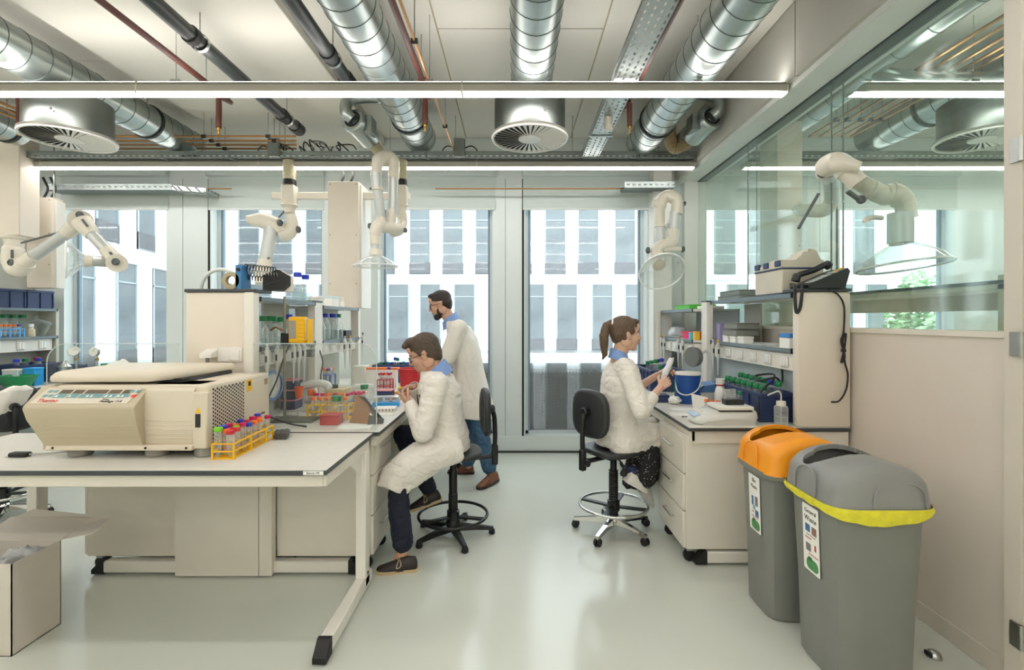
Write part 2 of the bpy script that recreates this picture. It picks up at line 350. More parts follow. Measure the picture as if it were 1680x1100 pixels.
def pane_obj(parent, c, wid, z0, z1, ux, key, blindf):
    """window of a far facade: frame, glass, blind and head panel; c is the centre on the facade line, ux the facade direction"""
    ux = V(ux); nrm = V((ux.y, -ux.x, 0)) if True else None
    o = bpy.data.objects.new('window', None)
    h = z1 - z0
    if key not in wmesh:
        t = MB().box((-wid / 2, .2, 0), (wid / 2, .24, h)); fo = t.build('window', [fg]); wmesh[key] = fo.data; bpy.data.objects.remove(fo)
        q = MB(); 
        q.box((-wid / 2, .1, h - .55), (wid / 2, .2, h)); fo = q.build('head_panel', [fd]); wmesh[key, 'h'] = fo.data; bpy.data.objects.remove(fo)
        q = MB().box((-wid / 2 + .03, .16, 0), (wid / 2 - .03, .18, 1)); fo = q.build('blind', [fb]); wmesh[key, 'b'] = fo.data; bpy.data.objects.remove(fo)
        q = MB()
        for a, b in (((-wid / 2, .1, 0), (-wid / 2 + .05, .2, h)), ((wid / 2 - .05, .1, 0), (wid / 2, .2, h)), ((-wid / 2, .1, h - .6), (wid / 2, .2, h - .55)), ((-wid / 2, .1, 0), (wid / 2, .2, .06))): q.box(a, b)
        fo = q.build('window_frame', [ffr]); wmesh[key, 'f'] = fo.data; bpy.data.objects.remove(fo)
    w = bpy.data.objects.new('window', wmesh[key]); COL.objects.link(w); w.parent = parent; w.location = V((c[0], c[1], z0)) - V(parent.location)
    rz = math.atan2(ux.y, ux.x); w.rotation_euler = (0, 0, rz)
    for nm, sfx in (('head_panel', 'h'), ('window_frame', 'f')):
        k = bpy.data.objects.new(nm, wmesh[key, sfx]); COL.objects.link(k); k.parent = w
    if blindf > .05:
        k = bpy.data.objects.new('blind', wmesh[key, 'b']); COL.objects.link(k); k.parent = w; k.location = (0, 0, h - .58 - blindf * (h - .7)); k.scale = (1, 1, blindf * (h - .7))
wmid = {}
mesh_shift = .3
for r, (za, zb) in enumerate(rows):
    cs = []
    px = base[r] - 56 * 9
    while bx(px) < XR - .8:
        if bx(px) > XL + .6: cs.append(bx(px + random.choice((-2, 0, 2))))
        px += 56
    e = [XL] + [c + s * .5 for c in cs for s in (-1, 1)] + [XR]
    for i in range(0, len(e), 2): bw.box((e[i], YB, za), (e[i + 1], YB + .3, zb))
    for c in cs: pane_obj(bl, (c, YB), 1.0, za, zb, (1, 0), 'a', random.choice((0, .35, .5, .55, .6, .8)))
    bw.box((XL, YB, zb), (XR, YB + .3, zb + .48))
bw.box((XL, YB, -7.5), (XR, YB + .3, -7.2)); bw.box((XL, YB + .3, -7.5), (XR, YB + 8, 10.9))
bw.build('cladding', fw, bl, w=True)
for zb in [r[1] for r in rows]: MB().box((XL, YB - .08, zb + .2), (XR, YB, zb + .27)).build('cornice', fw, bl, w=True)
# angled wing seen through the left window
wg = T('office_wing', 'white angled office wing with tall windows behind the left window', 'building', (-12.3, 18, -7.5))
p0 = V((-10.2, 8.2)); p1 = V((-13.2, 22.4)); ux = (p1 - p0).normalized(); Lw = (p1 - p0).length; nb = V((-ux.y, ux.x))
ww = MB()
def wbox(s0, s1, d0, d1, z0, z1):
    q = [p0 + ux * s + nb * d for s, d in ((s0, d0), (s1, d0), (s1, d1), (s0, d1))]; ww.prism([(a.x, a.y, z0) for a in q], (0, 0, z1 - z0))
for r, (za, zb) in enumerate(rows):
    e = [0]; s = .7 + (0 if r % 2 else .9); ss = []
    while s + 1.2 < Lw: ss.append(s + .5); e += [s, s + 1.0]; s += 1.95
    e.append(Lw)
    for i in range(0, len(e), 2): wbox(e[i], e[i + 1], 0, .3, za, zb)
    for q in ss: c = p0 + ux * q; pane_obj(wg, (c.x, c.y), 1.0, za, zb, (ux.x, ux.y), 'a', random.choice((0, .3, .5)))
    wbox(0, Lw, -.06, .3, zb, zb + .48)
wbox(0, Lw, .3, 5, -7.5, 10.9)
ww.build('cladding', fw, wg, w=True)
# street tree at the right
tr = T('street_tree', 'leafy green tree beside the white office block outside', 'tree', (14.9, 17.5, -7.5))
MB().tube([(0, 0, 0), (.1, 0, 3), (0, .1, 6), (.2, 0, 8.5)], [.2, .16, .12, .05], 10).build('trunk', M('bark', '#6b6257', .9, bump=.5), tr)
lf = MB(); lm = M('tree leaves', '#a3bf96', .6, var=.35, scale=1.5)
for k in range(3200):
    a, u, w_ = random.random() * 2 * pi, random.random(), random.uniform(-1, 1); rr = u ** .4
    c = V((cos(a) * rr * 1.1 * math.sqrt(1 - w_ * w_), sin(a) * rr * 1.3 * math.sqrt(1 - w_ * w_), 8.3 + w_ * rr * 2.6))
    d = V((random.gauss(0, 1), random.gauss(0, 1), random.gauss(0, 1))).normalized(); x, y, _ = frame_of(d); s_ = random.uniform(.1, .17)
    lf.add([c - x * s_, c + y * s_ * .5, c + x * s_, c - y * s_ * .5], [(0, 1, 2, 3)])
tag(lf.build('foliage', lm, tr, sharp=0), kind='stuff')
# ============================================================= CEILING SERVICES
galv = M('galvanised steel', '#aeb6b3', .3, .92, var=.07, scale=5, bump=.006, bscale=14)
seam = M('duct seam shade', '#626b68', .4, .8); clampm = M('duct clamp', '#2c3130', .5, .3)  # groove shade is put into the darker seam colour
copper = M('copper pipe', '#a97d50', .32, .85, var=.1, scale=12)
redpipe = M('red brown pipe', '#5c3026', .45, var=.08); brass = M('brass', '#b48a3c', .35, .9)
blackpipe = M('black drain pipe', '#2c2f2e', .35, var=.12)
# --- line lamps
def led_mat(n, k):
    m = M(n, '#fff4ea', .4); nt = m.node_tree; b = nt.nodes['Principled BSDF']
    b.inputs['Emission Color'].default_value = (1, .965, .93, 1); b.inputs['Emission Strength'].default_value = k * LED_POWER / (pi * .056)
    return m
ledm = led_mat('led lens', 1.); ledu = led_mat('led uplight', .62); lampb = M('lamp profile', '#b9b5aa', .4, .3, var=.03)
Y1, Y2 = 3.34, 4.97
def lamp(x0, x1, Y, label, rods, cap=True):
    t = T('line_lamp', label, 'lamp', ((x0 + x1) / 2, Y, 3.115), group='suspended line lamps')
    MB().box((x0, Y - .04, 3.128), (x1, Y + .04, 3.195), .006).build('housing', lampb, t, w=True)
    MB().box((x0, Y - .046, 3.176), (x1, Y + .046, 3.185), .002).build('rib', M('lamp rib', '#8f8c84', .4, .3), t, w=True)
    MB().box((x0 + .02, Y - .034, 3.116), (x1 - .02, Y + .034, 3.13), .004).build('lens', ledm, t, w=True)
    if Y != Y2: MB().box((x0 + .05, Y - .03, 3.195), (x1 - .05, Y + .03, 3.199)).build('added_uplight', ledu, t, w=True)  # unseen glowing strip, added on the housing to brighten the ceiling
    x = x1
    while x > x0 + .1:
        MB().box((x - .012, Y - .043, 3.113), (x, Y + .043, 3.198), .002).build('joint_cover', M('lamp joint', '#d6d2c8', .4), t, w=True); x -= 2.25
    for x in rods:
        MB().cyl((x, Y, 3.19), (x, Y, ZC - (.101 if -3.2 < x < -1.53 else .001)), .003, n=6).build('rod', steel, t, w=True)
        MB().box((x - .03, Y - .02, 3.19), (x + .03, Y + .02, 3.225), .003).build('bracket', steel, t, w=True)
lamp(-9.2, 1.89, Y1, 'long line lamp hanging nearest, crossing in front of the round air diffusers', [(p - CX) * Y1 / F for p in (-300, 289, 705, 1145)])
lamp(-9.2, 1.86, Y2, 'long line lamp hanging just below the cross-running cable tray, above the seated people', [(p - CX) * Y2 / F for p in (100, 640, 1080)])
lamp(2.42, 6.4, Y1, 'near line lamp behind the glass partition, in front of the copper pipes', [3.2, 5])
lamp(2.42, 6.4, Y2, 'far line lamp behind the glass partition, above the bent white arm', [3.4, 5])
for Y in (1.68, 0., -1.7, -3.3):
    n = {1.68: 'first', 0.: 'second', -1.7: 'third', -3.3: 'fourth'}[Y]
    lamp(-9.2, 1.89, Y, f'line lamp over the room behind the viewer, {n} row', [-6, -2, 1.5]); lamp(2.42, 6.4, Y, f'line lamp in the side room behind the viewer, {n} row', [3, 5])
# --- ducts
def sduct(mb, p, q, r, sp=.15, n=28, clamp=None):
    """straight seamed duct from p to q"""
    p, q = V(p), V(q); L = (q - p).length; prof = [(r, 0)]; mids = []; s = sp * .6
    while s < L - .03:
        prof += [(r, s - .0035), (r + .003, s - .0015), (r + .003, s + .0015), (r, s + .0035)]; mids += [0, 0, 1, 0]; s += sp
    prof.append((r, L)); mids.append(0)
    mids = [0 if i % 4 == 0 else 1 for i in range(len(prof) - 1)]
    return mb.lathe(prof, p, q - p, n, True, mids)
def duct(label, p, q, r, clamps=(), sp=.15):
    t = T('air_duct', label, 'duct', p, group='spiral air ducts')
    sduct(MB(), p, q, r, sp).build('duct_run', [galv, seam], t, w=True)
    p, q = V(p), V(q); d = (q - p).normalized()
    for c in clamps:
        o = p + d * c; k = MB(); k.lathe([(r, 0), (r + .012, 0), (r + .012, .03), (r, .03)], o, d, 28, False); k.build('clamp', clampm, t, w=True)
        MB().cyl(o + V((0, .015, r)), V((o.x, o.y + .015, ZC)), .004, n=6).build('hanger_rod', steel, t, w=True)
    return t
dA = duct('wide spiral duct running above the left round air diffuser', (-3.47, -1, 3.42), (-3.47, 5.14, 3.42), .15, (2.6, 5.5))
dB = duct('wide spiral duct between the two black drain pipes and the copper pipe', (-.985, -1, 3.44), (-.985, 5.0, 3.44), .158, (3., 5.42))
dC = duct('straight spiral duct ending above the middle round air diffuser', (.126, -1, 3.39), (.126, 3.76, 3.39), .155, (3.2,))
dD = duct('wide spiral duct to the right of the perforated cable tray', (1.315, -1, 3.39), (1.315, 5.0, 3.39), .158, (3., 5.4))
dE = duct('wide spiral duct in the side room behind the copper pipes', (3.66, -1, 3.42), (3.66, 4.95, 3.42), .158, (3., 5.2))
dF = duct('duct at the far left edge beside the left air diffuser', (-4.9, -1, 3.42), (-4.9, 4.72, 3.42), .15, (5.6,))
# branch duct in the side room with a tee and an elbow
t = T('air_duct', 'slim branch duct close behind the glass with a tee and elbow', 'duct', (2.72, 1, 3.42), group='spiral air ducts')
sduct(MB(), (2.72, -1, 3.49), (2.72, 3.9, 3.47), .075, .3).build('duct_run', [galv, seam], t, w=True)
sduct(MB(), (2.72, 3.9, 3.46), (2.72, 4.55, 3.44), .105, .25).build('wide_run', [galv, seam], t, w=True)
MB().tube(smooth([(2.74, 3.62, 3.42), (2.82, 3.52, 3.33), (2.95, 3.44, 3.27), (3.15, 3.42, 3.26), (4.0, 3.42, 3.26), (5.2, 3.42, 3.26)]), .06, 18).build('cross_run', [galv, seam], t, w=True)
MB().tube(smooth([(2.72, 4.5, 3.44), (2.7, 4.68, 3.42), (2.62, 4.74, 3.34), (2.58, 4.75, 3.22)]), .09, 18).build('elbow', M('ivory hose', '#cfc6a8', .6, bump=.4, bscale=60), t, w=True)
# --- round swirl diffusers
drumm = M('drum steel', '#7f8480', .36, .95, var=.1, scale=3, stretch=(1, 1, .2)); vanem = M('white vane', '#e8e6e1', .45)
def diffuser(x, y, label, first=[None]):
    if first[0]: return dup(first[0], (x, y, 2.955), label=label)
    t = T('air_diffuser', label, 'diffuser', (x, y, 2.955), group='round swirl air diffusers'); first[0] = t
    MB().lathe([(.275, .03), (.275, .3), (.26, .31), (.15, .33), (.15, .46)], n=40).build('drum', drumm, t)
    MB().lathe([(.3, .012), (.296, 0), (.282, 0), (.278, .012), (.278, .03), (.3, .03)] , n=44, caps=False).build('rim', vanem, t)
    MB().lathe([(.279, .0185), (.279, .022)], n=36).build('gap_shade_disc', M('diffuser gap shade', '#2b2c2b', .7), t)  # dark disc paints the shade in the gaps between the vanes
    MB().lathe([(.085, .002), (.09, .006), (.09, .018)], n=28).build('hub', vanem, t)
    MB().cyl((.12, -.276, .13), (.12, -.281, .13), .008, n=10).build('screw', black, t)
    v0 = None
    for k in range(36):
        if v0 is None:
            q = MB(); q.add([(.086, -.0045, .0095), (.28, -.0165, .0135), (.28, .0125, .0045), (.086, .0035, .0055), (.086, -.0045, .0105), (.28, -.0165, .0145), (.28, .0125, .0055), (.086, .0035, .0065)], [(0, 3, 2, 1), (4, 5, 6, 7), (0, 1, 5, 4), (1, 2, 6, 5), (2, 3, 7, 6), (3, 0, 4, 7)])
            v0 = q.build('vane', vanem, t, sharp=0)
        else:
            c = v0.copy(); COL.objects.link(c); c.rotation_euler = (0, 0, 2 * pi * k / 36)
    return t
diffuser(.115, 3.74, 'round white swirl diffuser on a steel drum in the middle of the ceiling')
diffuser(-3.49, 3.75, 'round white swirl diffuser at the left below the wide duct')
diffuser(3.66, 3.75, 'round white swirl diffuser behind the glass at the right')
# --- cable trays
def tray_mat(name, ax):
    m = M(name, '#b4bbb9' if ax else '#8b9391', .42, .7, var=.08, scale=9); nt = m.node_tree; N = nt.nodes.new; L = nt.links.new
    b = nt.nodes['Principled BSDF']; out = [n for n in nt.nodes if n.type == 'OUTPUT_MATERIAL'][0]
    tc = N('ShaderNodeTexCoord'); sx = N('ShaderNodeSeparateXYZ'); L(tc.outputs['Object'], sx.inputs[0])
    def mt(op, a, bb):
        q = N('ShaderNodeMath'); q.operation = op
        for k, v in enumerate((a, bb)):
            if isinstance(v, (int, float)): q.inputs[k].default_value = v
            else: L(v, q.inputs[k])
        return q.outputs[0]
    u, v = (sx.outputs[0], sx.outputs[1]) if ax == 0 else (sx.outputs[1], sx.outputs[0])
    vv = mt('ADD', v, sx.outputs[2])
    row = mt('FLOOR', mt('MULTIPLY', vv, 22.), 0.)
    fu = mt('FRACT', mt('ADD', mt('MULTIPLY', u, 16.), mt('MULTIPLY', row, .5)), 0.); fv = mt('FRACT', mt('MULTIPLY', vv, 22.), 0.)
    h = mt('MULTIPLY', mt('LESS_THAN', fu, .5), mt('LESS_THAN', mt('ABSOLUTE', mt('SUBTRACT', fv, .5), 0.), .17))
    tr_ = N('ShaderNodeBsdfTransparent'); mx = N('ShaderNodeMixShader'); L(h, mx.inputs[0]); L(b.outputs[0], mx.inputs[1]); L(tr_.outputs[0], mx.inputs[2]); L(mx.outputs[0], out.inputs[0]); return m
trx, try_ = tray_mat('perforated tray across', 0), tray_mat('perforated tray along', 1)
lipm = M('tray lip', '#8d9694', .35, .8, var=.06)
def tray(label, a, b, z, lips, mat, axis):
    t = T('cable_tray', label, 'cable tray', ((a[0] + b[0]) / 2, (a[1] + b[1]) / 2, z), group='perforated cable trays')
    MB().box((a[0], a[1], z), (b[0], b[1], z + .0025)).build('tray_floor', mat, t, w=True)
    for s in (0, 1):
        if axis == 0:
            y = a[1] if s == 0 else b[1]; MB().box((a[0], y - .0015, z), (b[0], y + .0015, z + .06)).build('side', mat, t, w=True); MB().box((a[0], y - .006, z + .056), (b[0], y + .006, z + .064)).build('lip', lipm, t, w=True)
        else:
            x = a[0] if s == 0 else b[0]; MB().box((x - .0015, a[1], z), (x + .0015, b[1], z + .06)).build('side', mat, t, w=True); MB().box((x - .006, a[1], z + .056), (x + .006, b[1], z + .064)).build('lip', lipm, t, w=True)
    return t
tx = tray('long perforated cable tray running crosswise above the far line lamp', (-9.3, 4.86), (1.84, 5.12), 3.2, 1, trx, 0)
for x in (-7, -4.6, -2.4, -.62, .6, 1.5): MB().cyl((x, 4.99, 3.2), (x, 4.99, ZC), .004, n=6).build('hanger_rod', steel, tx, w=True)
for x in (-3.6, -2.9, -.9, 1.25): MB().tube([(x, 4.85, 3.27), (x, 4.845, 3.19), (x + .12, 5.1, 3.19)], .005, 6).build('wire_tie', lipm, tx, w=True)
ty = tray('perforated cable tray running lengthwise beside the right wide duct', (.685, -1), (.85, 4.86), 3.205, 1, try_, 1)
for y in (2.1, 3.55, 4.3): MB().beam((.66, y, 3.2), (.875, y, 3.2), .03, .006).build('cross_bracket', lipm, ty, w=True)
for y in (2.1, 3.55): MB().cyl((.885, y, 3.2), (.885, y, ZC), .004, n=6).build('hanger_rod', steel, ty, w=True)
MB().cyl((.76, 3.9, 3.1), (.76, 3.9, 3.2), .035, n=16).build('sensor', offwh, ty, w=True)
tl = tray('short cable tray high on the window wall, left of the centrifuge', (-5.2, 5.3), (-3.8, 5.5), 2.99, 1, trx, 0)
MB().prism([(-3.8, 5.3, 2.99), (-3.8, 5.5, 2.99), (-3.45, 5.58, 2.97), (-3.45, 5.34, 2.97)], (0, 0, .05)).build('bend', try_, tl, w=True)
tr2 = tray('short cable tray end above the right arm by the window', (1.2, 5.25), (1.75, 5.45), 3.0, 1, trx, 0)
tray('crosswise cable tray behind the glass partition above the white arm', (2.3, 4.86), (6.4, 5.12), 3.2, 1, trx, 0)
# small grey junction boxes on the cross tray, with looped cables
for k, (px, nm) in enumerate(((754, 'right of the beige extraction hose'), (450, 'left of the wiring cluster'))):
    c = at(px, 243, 4.84); o = T('junction_box', f'small grey junction box on the cable tray, {nm}', 'junction box', c, group='tray junction boxes')
    MB().box((-.055, -.03, -.09), (.055, .02, .09), .006).build('case', M('grey box', '#6f7571', .5), o)
    for s in (-1, 1): MB().tube(smooth([(s * .05, 0, 0), (s * .12, 0, .02), (s * .17, .02, -.01), (s * .19, .05, -.06)]), .006, 6).build('cable', cord, o)
cl = T('wiring_cluster', 'tangle of black cables and grey sockets on the tray above the left arm', 'wiring', at(530, 255, 4.9))
for k in range(4): MB().box((-.17 + k * .09, -.03, .0), (-.1 + k * .09, .03, .075), .006).build('socket', M('socket grey', '#c9ccc9', .5), cl)
for k in range(9):
    x = -.2 + k * .05; g = random.uniform; MB().tube(smooth([(x, -.02, .02), (x + g(-.08, .05), -.04, g(.05, .13)), (x + g(-.05, .1), -.03, g(.06, .15)), (x + g(.03, .2), g(-.04, .04), g(.0, .08))]), g(.004, .007), 6).build('cable', cord, cl)
# --- copper pipes
def pipe(label, pts, r, mat, group, name='copper_pipe', cat='pipe', clips=(), n=10):
    t = T(name, label, cat, pts[0], group=group); MB().tube(pts, r, n).build('tube', mat, t, w=True)
    for c in clips:
        c = V(c); MB().cyl(c - V((.02, 0, 0)), c + V((.02, 0, 0)), r + .008, n=12).build('clip', black, t, w=True); MB().cyl(c, (c.x, c.y, ZC), .004, n=6).build('hanger_rod', steel, t, w=True)
    return t
for k, y in enumerate((4.69, 4.81, 4.92, 5.03)):
    pipe(f'thin copper pipe over the left cable tray, {ORD[k]} from the viewer', [(-4.6, y, 3.35), (-2.15 - .05 * k, y, 3.35)], .0095, copper, 'copper pipes over the left tray', clips=[(-3.05, y, 3.35), (-2.42, y, 3.35)])
for k, x in enumerate((2.89, 2.99, 3.11, 3.21, 3.3)):
    pipe(f'copper pipe behind the glass, {ORD[k]} from the partition', [(x, -1, 3.35), (x, 4.7, 3.35)], .011, copper, 'copper pipes behind the glass', clips=[(x, 2.62, 3.35), (x, 4.3, 3.35)])
for k, x in enumerate((-4.34, -4.24, -4.14)):
    pipe(f'copper pipe left of the left air diffuser, {ORD[k]} from the left', [(x, -1, 3.3), (x, 4.6, 3.3)], .011, copper, 'copper pipes at the far left')
pipe('long copper pipe running along the ceiling right of the second duct', [(-.62, -1, 3.27), (-.62, 4.95, 3.27)], .0095, copper, None, clips=[(-.62, 2.95, 3.27), (-.62, 4.25, 3.27)])
pipe('copper pipe running low along the window wall under the far lamp', [(-4.3, 5.4, 3.03), (-3.2, 5.4, 3.03)], .008, copper, None)
pipe('copper pipe under the far lamp between the two middle windows', [(-.9, 5.4, 3.03), (1.6, 5.4, 3.03)], .008, copper, None)
# --- red-brown sprinkler pipes with drops
def sprinkler(label, x, z, ye, zd):
    t = T('sprinkler_pipe', label, 'pipe', (x, ye, z), group='red brown sprinkler pipes')
    MB().tube(smooth([(x, -1, z), (x, 1, z), (x, ye - .06, z), (x, ye, z - .05), (x, ye, zd)], 5), .021, 12).build('tube', redpipe, t, w=True)
    MB().lathe([(.012, 0), (.012, -.02), (.006, -.025), (.006, -.045), (.014, -.047), (.014, -.05)], (x, ye, zd), n=12).build('sprinkler_head', brass, t, w=True)
    for y in (2.2, ye - .15): MB().cyl((x, y, z), (x, y, ZC), .005, n=6).build('hanger_rod', steel, t, w=True)
    MB().lathe([(.026, 0), (.034, .01), (.034, .03), (.026, .04)], (x, ye - .12, z), (0, 1, 0), 14).build('coupling', M('red coupling', '#9b4638', .4), t, w=True)
sprinkler('red-brown sprinkler pipe left of the long black drain pipe', -2.33, 3.34, 3.76, 3.06)
sprinkler('red-brown sprinkler pipe right of the second wide duct', -.7, 3.36, 3.72, 3.07)
sprinkler('red-brown sprinkler pipe right of the lengthwise cable tray', .905, 3.3, 3.78, 3.08)
sprinkler('red-brown sprinkler pipe left of the left air diffuser', -3.92, 3.34, 3.78, 3.06)
# --- black drain pipes
def drain(label, x, z, ye, cl_):
    t = T('drain_pipe', label, 'pipe', (x, ye, z), group='black drain pipes')
    MB().cyl((x, -1, z), (x, ye, z), .048, n=20).build('tube', blackpipe, t, w=True)
    for y in cl_:
        MB().lathe([(.049, 0), (.058, .004), (.058, .05), (.049, .06)], (x, y, z), (0, 1, 0), 20, False).build('coupling', rubber, t, w=True)
        MB().lathe([(.056, .1), (.06, .1), (.06, .125), (.056, .125)], (x, y, z), (0, 1, 0), 20, False).build('clamp', steel, t, w=True)
        MB().cyl((x, y + .11, z + .06), (x, y + .11, ZC), .005, n=6).build('hanger_rod', steel, t, w=True)
    MB().lathe([(.05, -.12), (.058, -.115), (.058, 0), (.04, .012)], (x, ye, z), (0, 1, 0), 20).build('end_cap', rubber, t, w=True)
drain('long black drain pipe left of the second spiral duct', -2.08, 3.38, 4.62, (2.35, 3.05, 4.25))
drain('short black drain pipe ending beside the second spiral duct', -1.28, 3.38, 3.72, (2.25, 3.25))
# --- inline fan units with elbow and hose above the arms
hosem = M('ivory flexible hose', '#cfc8ae', .6, var=.05)
hoseb = M('tan flexible hose', '#9a8765', .6, var=.08)
def hose(mb, pts, r, n=14, pitch=.012):
    P = smooth(pts, 40); out = []; rs = []; acc = 0
    for i, p in enumerate(P):
        if i: acc += (P[i] - P[i - 1]).length
        out.append(p); rs.append(r * (1 + .07 * sin(acc / pitch * 2 * pi)))
    return mb.tube(out, rs, n)
def fan_unit(label, s, Y, px, py, hp, hm, ep):
    c = at(px, py, Y); t = T('duct_fan', label, 'duct fan', c, group='inline duct fans')
    MB().lathe([(.05, -.02), (.055, -.1), (.1, -.1), (.112, -.085), (.112, -.06), (.098, -.055), (.098, .2), (.08, .22), (.06, .22)], (0, 0, 0), (s * .25, 1, -.25), 30).build('housing', galv, t)
    MB().lathe([(.058, -.102), (.075, -.104), (.075, -.1)], (0, 0, 0), (s * .25, 1, -.25), 26, False).build('gasket', rubber, t)
    MB().box((s * .1 - .035, -.05, -.07), (s * .1 + .035, .1, .08), .004).build('control_box', M('box steel', '#8f9692', .4, .6), t)
    MB().tube(smooth(ep, 10), .052, 18).build('elbow', galv, t)
    hose(MB(), hp, .055).build('hose', hm, t)
fan_unit('inline duct fan with curved elbow above the middle left arm', 1, 4.35, 588, 207, [(.06, .2, -.07), (.13, .22, -.16), (.2, .2, -.27)], hosem, [(-.02, -.1, .02), (-.07, -.12, .07), (-.06, -.1, .18), (.05, -.06, .23), (.25, -.05, .24)])
fan_unit('inline duct fan with curved elbow above the right arm', -1, 4.35, 1157, 203, [(-.05, .25, -.07), (-.2, .25, -.13), (-.24, .25, .0), (-.22, .3, .12)], hoseb, [(.02, -.1, .02), (.08, -.12, .08), (.06, -.1, .19), (-.06, -.06, .24), (-.2, -.05, .25)])
# --- beige service columns standing on the benches
screwm = M('screw', '#8d867b', .4, .6)
def column(label, a, b):
    t = T('service_column', label, 'column', ((a[0] + b[0]) / 2, (a[1] + b[1]) / 2, a[2]), group='service columns')
    MB().box(a, b, .012, 2).build('casing', cream, t, w=True)
    MB().box((b[0] - .004, a[1] + .03, a[2]), (b[0] + .02, b[1], b[2] - .03), .003).build('side_cover', white, t, w=True)
    for x in (a[0] + .025, b[0] - .025):
        for z in (b[2] - .03, (a[2] + b[2]) / 2 + .1, a[2] + .25): MB().cyl((x, a[1] - .003, z), (x, a[1] + .003, z), .006, n=8).build('screw', screwm, t, w=True)
    if a[2] > 1.8:
        for x in (a[0] + .04, b[0] - .04): MB().cyl((x, (a[1] + b[1]) / 2, b[2]), (x, (a[1] + b[1]) / 2, ZC - .001), .008, n=8).build('hanger_rod', steel, t, w=True)
    for s in (.3, .6): MB().tube(smooth([(a[0] + (b[0] - a[0]) * s, a[1] + .1, b[2]), (a[0] + (b[0] - a[0]) * s + .03, a[1] + .12, b[2] + .12), (a[0] + (b[0] - a[0]) * s - .05, a[1] + .15, b[2] + .25)]), .012, 8).build('cable', cord, t, w=True)
column('beige service column rising behind the shelf between two white arms', (-1.92, 4.9, 1.67), (-1.6, 5.25, 2.97))
column('beige service column at the far left behind the blue crates', (-5.21, 5.1, 1.89), (-4.94, 5.24, 2.86))
column('grey service column behind the glass partition', (2.3, 4.2, .9), (2.52, 4.5, 3.3))
# ============================================================= EXTRACTION ARMS
armw = M('arm plastic', '#e3dccd', .38, var=.015); armt = M('arm tube', '#c9ccc9', .32, .25, var=.02); knobm = M('arm knob', '#5a5f60', .5)
hoodm = clear('hood plastic', '#f3f7f6', '#f3f6f5', .16, 1.0, 2.0)
def kn(t, c, d, r=.03):
    c = V(c); d = V(d).normalized(); MB().lathe([(r, 0), (r, .018), (r * .8, .026), (r * .55, .026), (r * .5, .02)], c, d, 16).build('knob', knobm, t, w=True)
def hood(t, c, d, r, h):
    """clear dome hood opening along d from its neck at c"""
    pr = [(.05, 0), (.06, .01), (r * .5, h * .28), (r * .82, h * .62), (r * .94, h * .9), (r, h)]
    MB().lathe(pr, c, d, 36, False).build('hood', hoodm, t, w=True)
    x, y, dd = frame_of(d); MB().tube([V(c) + dd * h + (x * cos(a) + y * sin(a)) * r for a in [2 * pi * k / 40 for k in range(40)]], .007, 8, closed=True).build('hood_rim', M('hood rim', '#f2f5f4', .2), t, w=True)
    MB().lathe([(.044, -.05), (.052, -.045), (.058, -.01), (.058, .008), (.05, .012)], c, d, 22).build('hood_collar', armw, t, w=True)
def mount(t, px, Y, ytop=283, ybox=(305, 336), yend=352, k=1.):
    a = at(px, ytop, Y); b = at(px, ybox[0], Y); c = at(px, ybox[1], Y); e = at(px, yend, Y)
    hose(MB(), [a + V((0, 0, .12)), a, b], .05 * k).build('hose', hosem, t, w=True)
    MB().lathe([(.052 * k, 0), (.054 * k, .01), (.054 * k, .05), (.052 * k, .06)], b, (0, 0, 1), 18).build('hose_clamp', rubber, t, w=True)
    MB().box((b.x - .055 * k, Y - .05, c.z), (b.x + .055 * k, Y + .05, b.z), .006).build('mount_box', armw, t, w=True)
    MB().lathe([(.07 * k, 0), (.075 * k, .012), (.05 * k, .03), (.045 * k, .035), (.045 * k, (c.z - e.z) - .01)], c, (0, 0, -1), 20).build('swivel', armw, t, w=True)
# arm at the middle left, folded forward over the shelf
Y = 4.95; t = T('extraction_arm', 'white extraction arm folded down behind the black coil device', 'extraction arm', at(475, 440, Y), group='white extraction arms')
mount(t, 475, Y, k=1.22)
MB().tube(smooth([at(476, 352, Y), at(478, 368, Y), at(474, 382, Y - .02), at(458, 386, Y - .05)], 8), [.052] + [.056 + .015 * min(1, k / 12) for k in range(24)], 18).build('upper_elbow', armw, t, w=True)
kn(t, at(488, 377, Y), (1, 0, 0), .037)
MB().tube([at(460, 380, Y - .06), at(452, 370, Y - .08), at(430, 361, Y - .1), at(412, 361, Y - .12), at(405, 361, Y - .13)], [.062, .091, .083, .052, .044], 22).build('joint_cone', armw, t, w=True)
kn(t, at(458, 366, Y - .12), (1, -.2, 0), .034)
MB().tube([at(445, 372, Y - .1), at(443, 388, Y - .12), at(436, 425, Y - .16), at(434, 442, Y - .18)], [.07, .064, .062, .064], 20).build('lower_tube', armt, t, w=True)
MB().tube([at(435.5, 428, Y - .17), at(432, 446, Y - .2), at(431, 466, Y - .22)], [.066, .071, .071], 20).build('sleeve', armw, t, w=True)
MB().cyl(at(457, 357, Y - .1), at(468, 345, Y - .02), .008, n=10).build('gas_spring_and_reflection', knobm, t, w=True)
kn(t, at(440, 424, Y - .22), (1, -1, 0), .01)
# bar that carries it on the column
o = MB().box((at(487, 322, 4.9).x - .3, 4.97, at(0, 327, 4.98).z), (-1.9, 5.02, at(0, 316, 4.98).z), .004).build('bracket_bar', armw); 
tag(o, 'horizontal white bracket bar left of the beige service column', 'bracket')
o = MB().box((-1.58, 4.97, at(0, 327, 4.98).z), (-1.1, 5.02, at(0, 316, 4.98).z), .004).build('bracket_bar', armw)
tag(o, 'horizontal white bracket bar right of the beige service column', 'bracket')
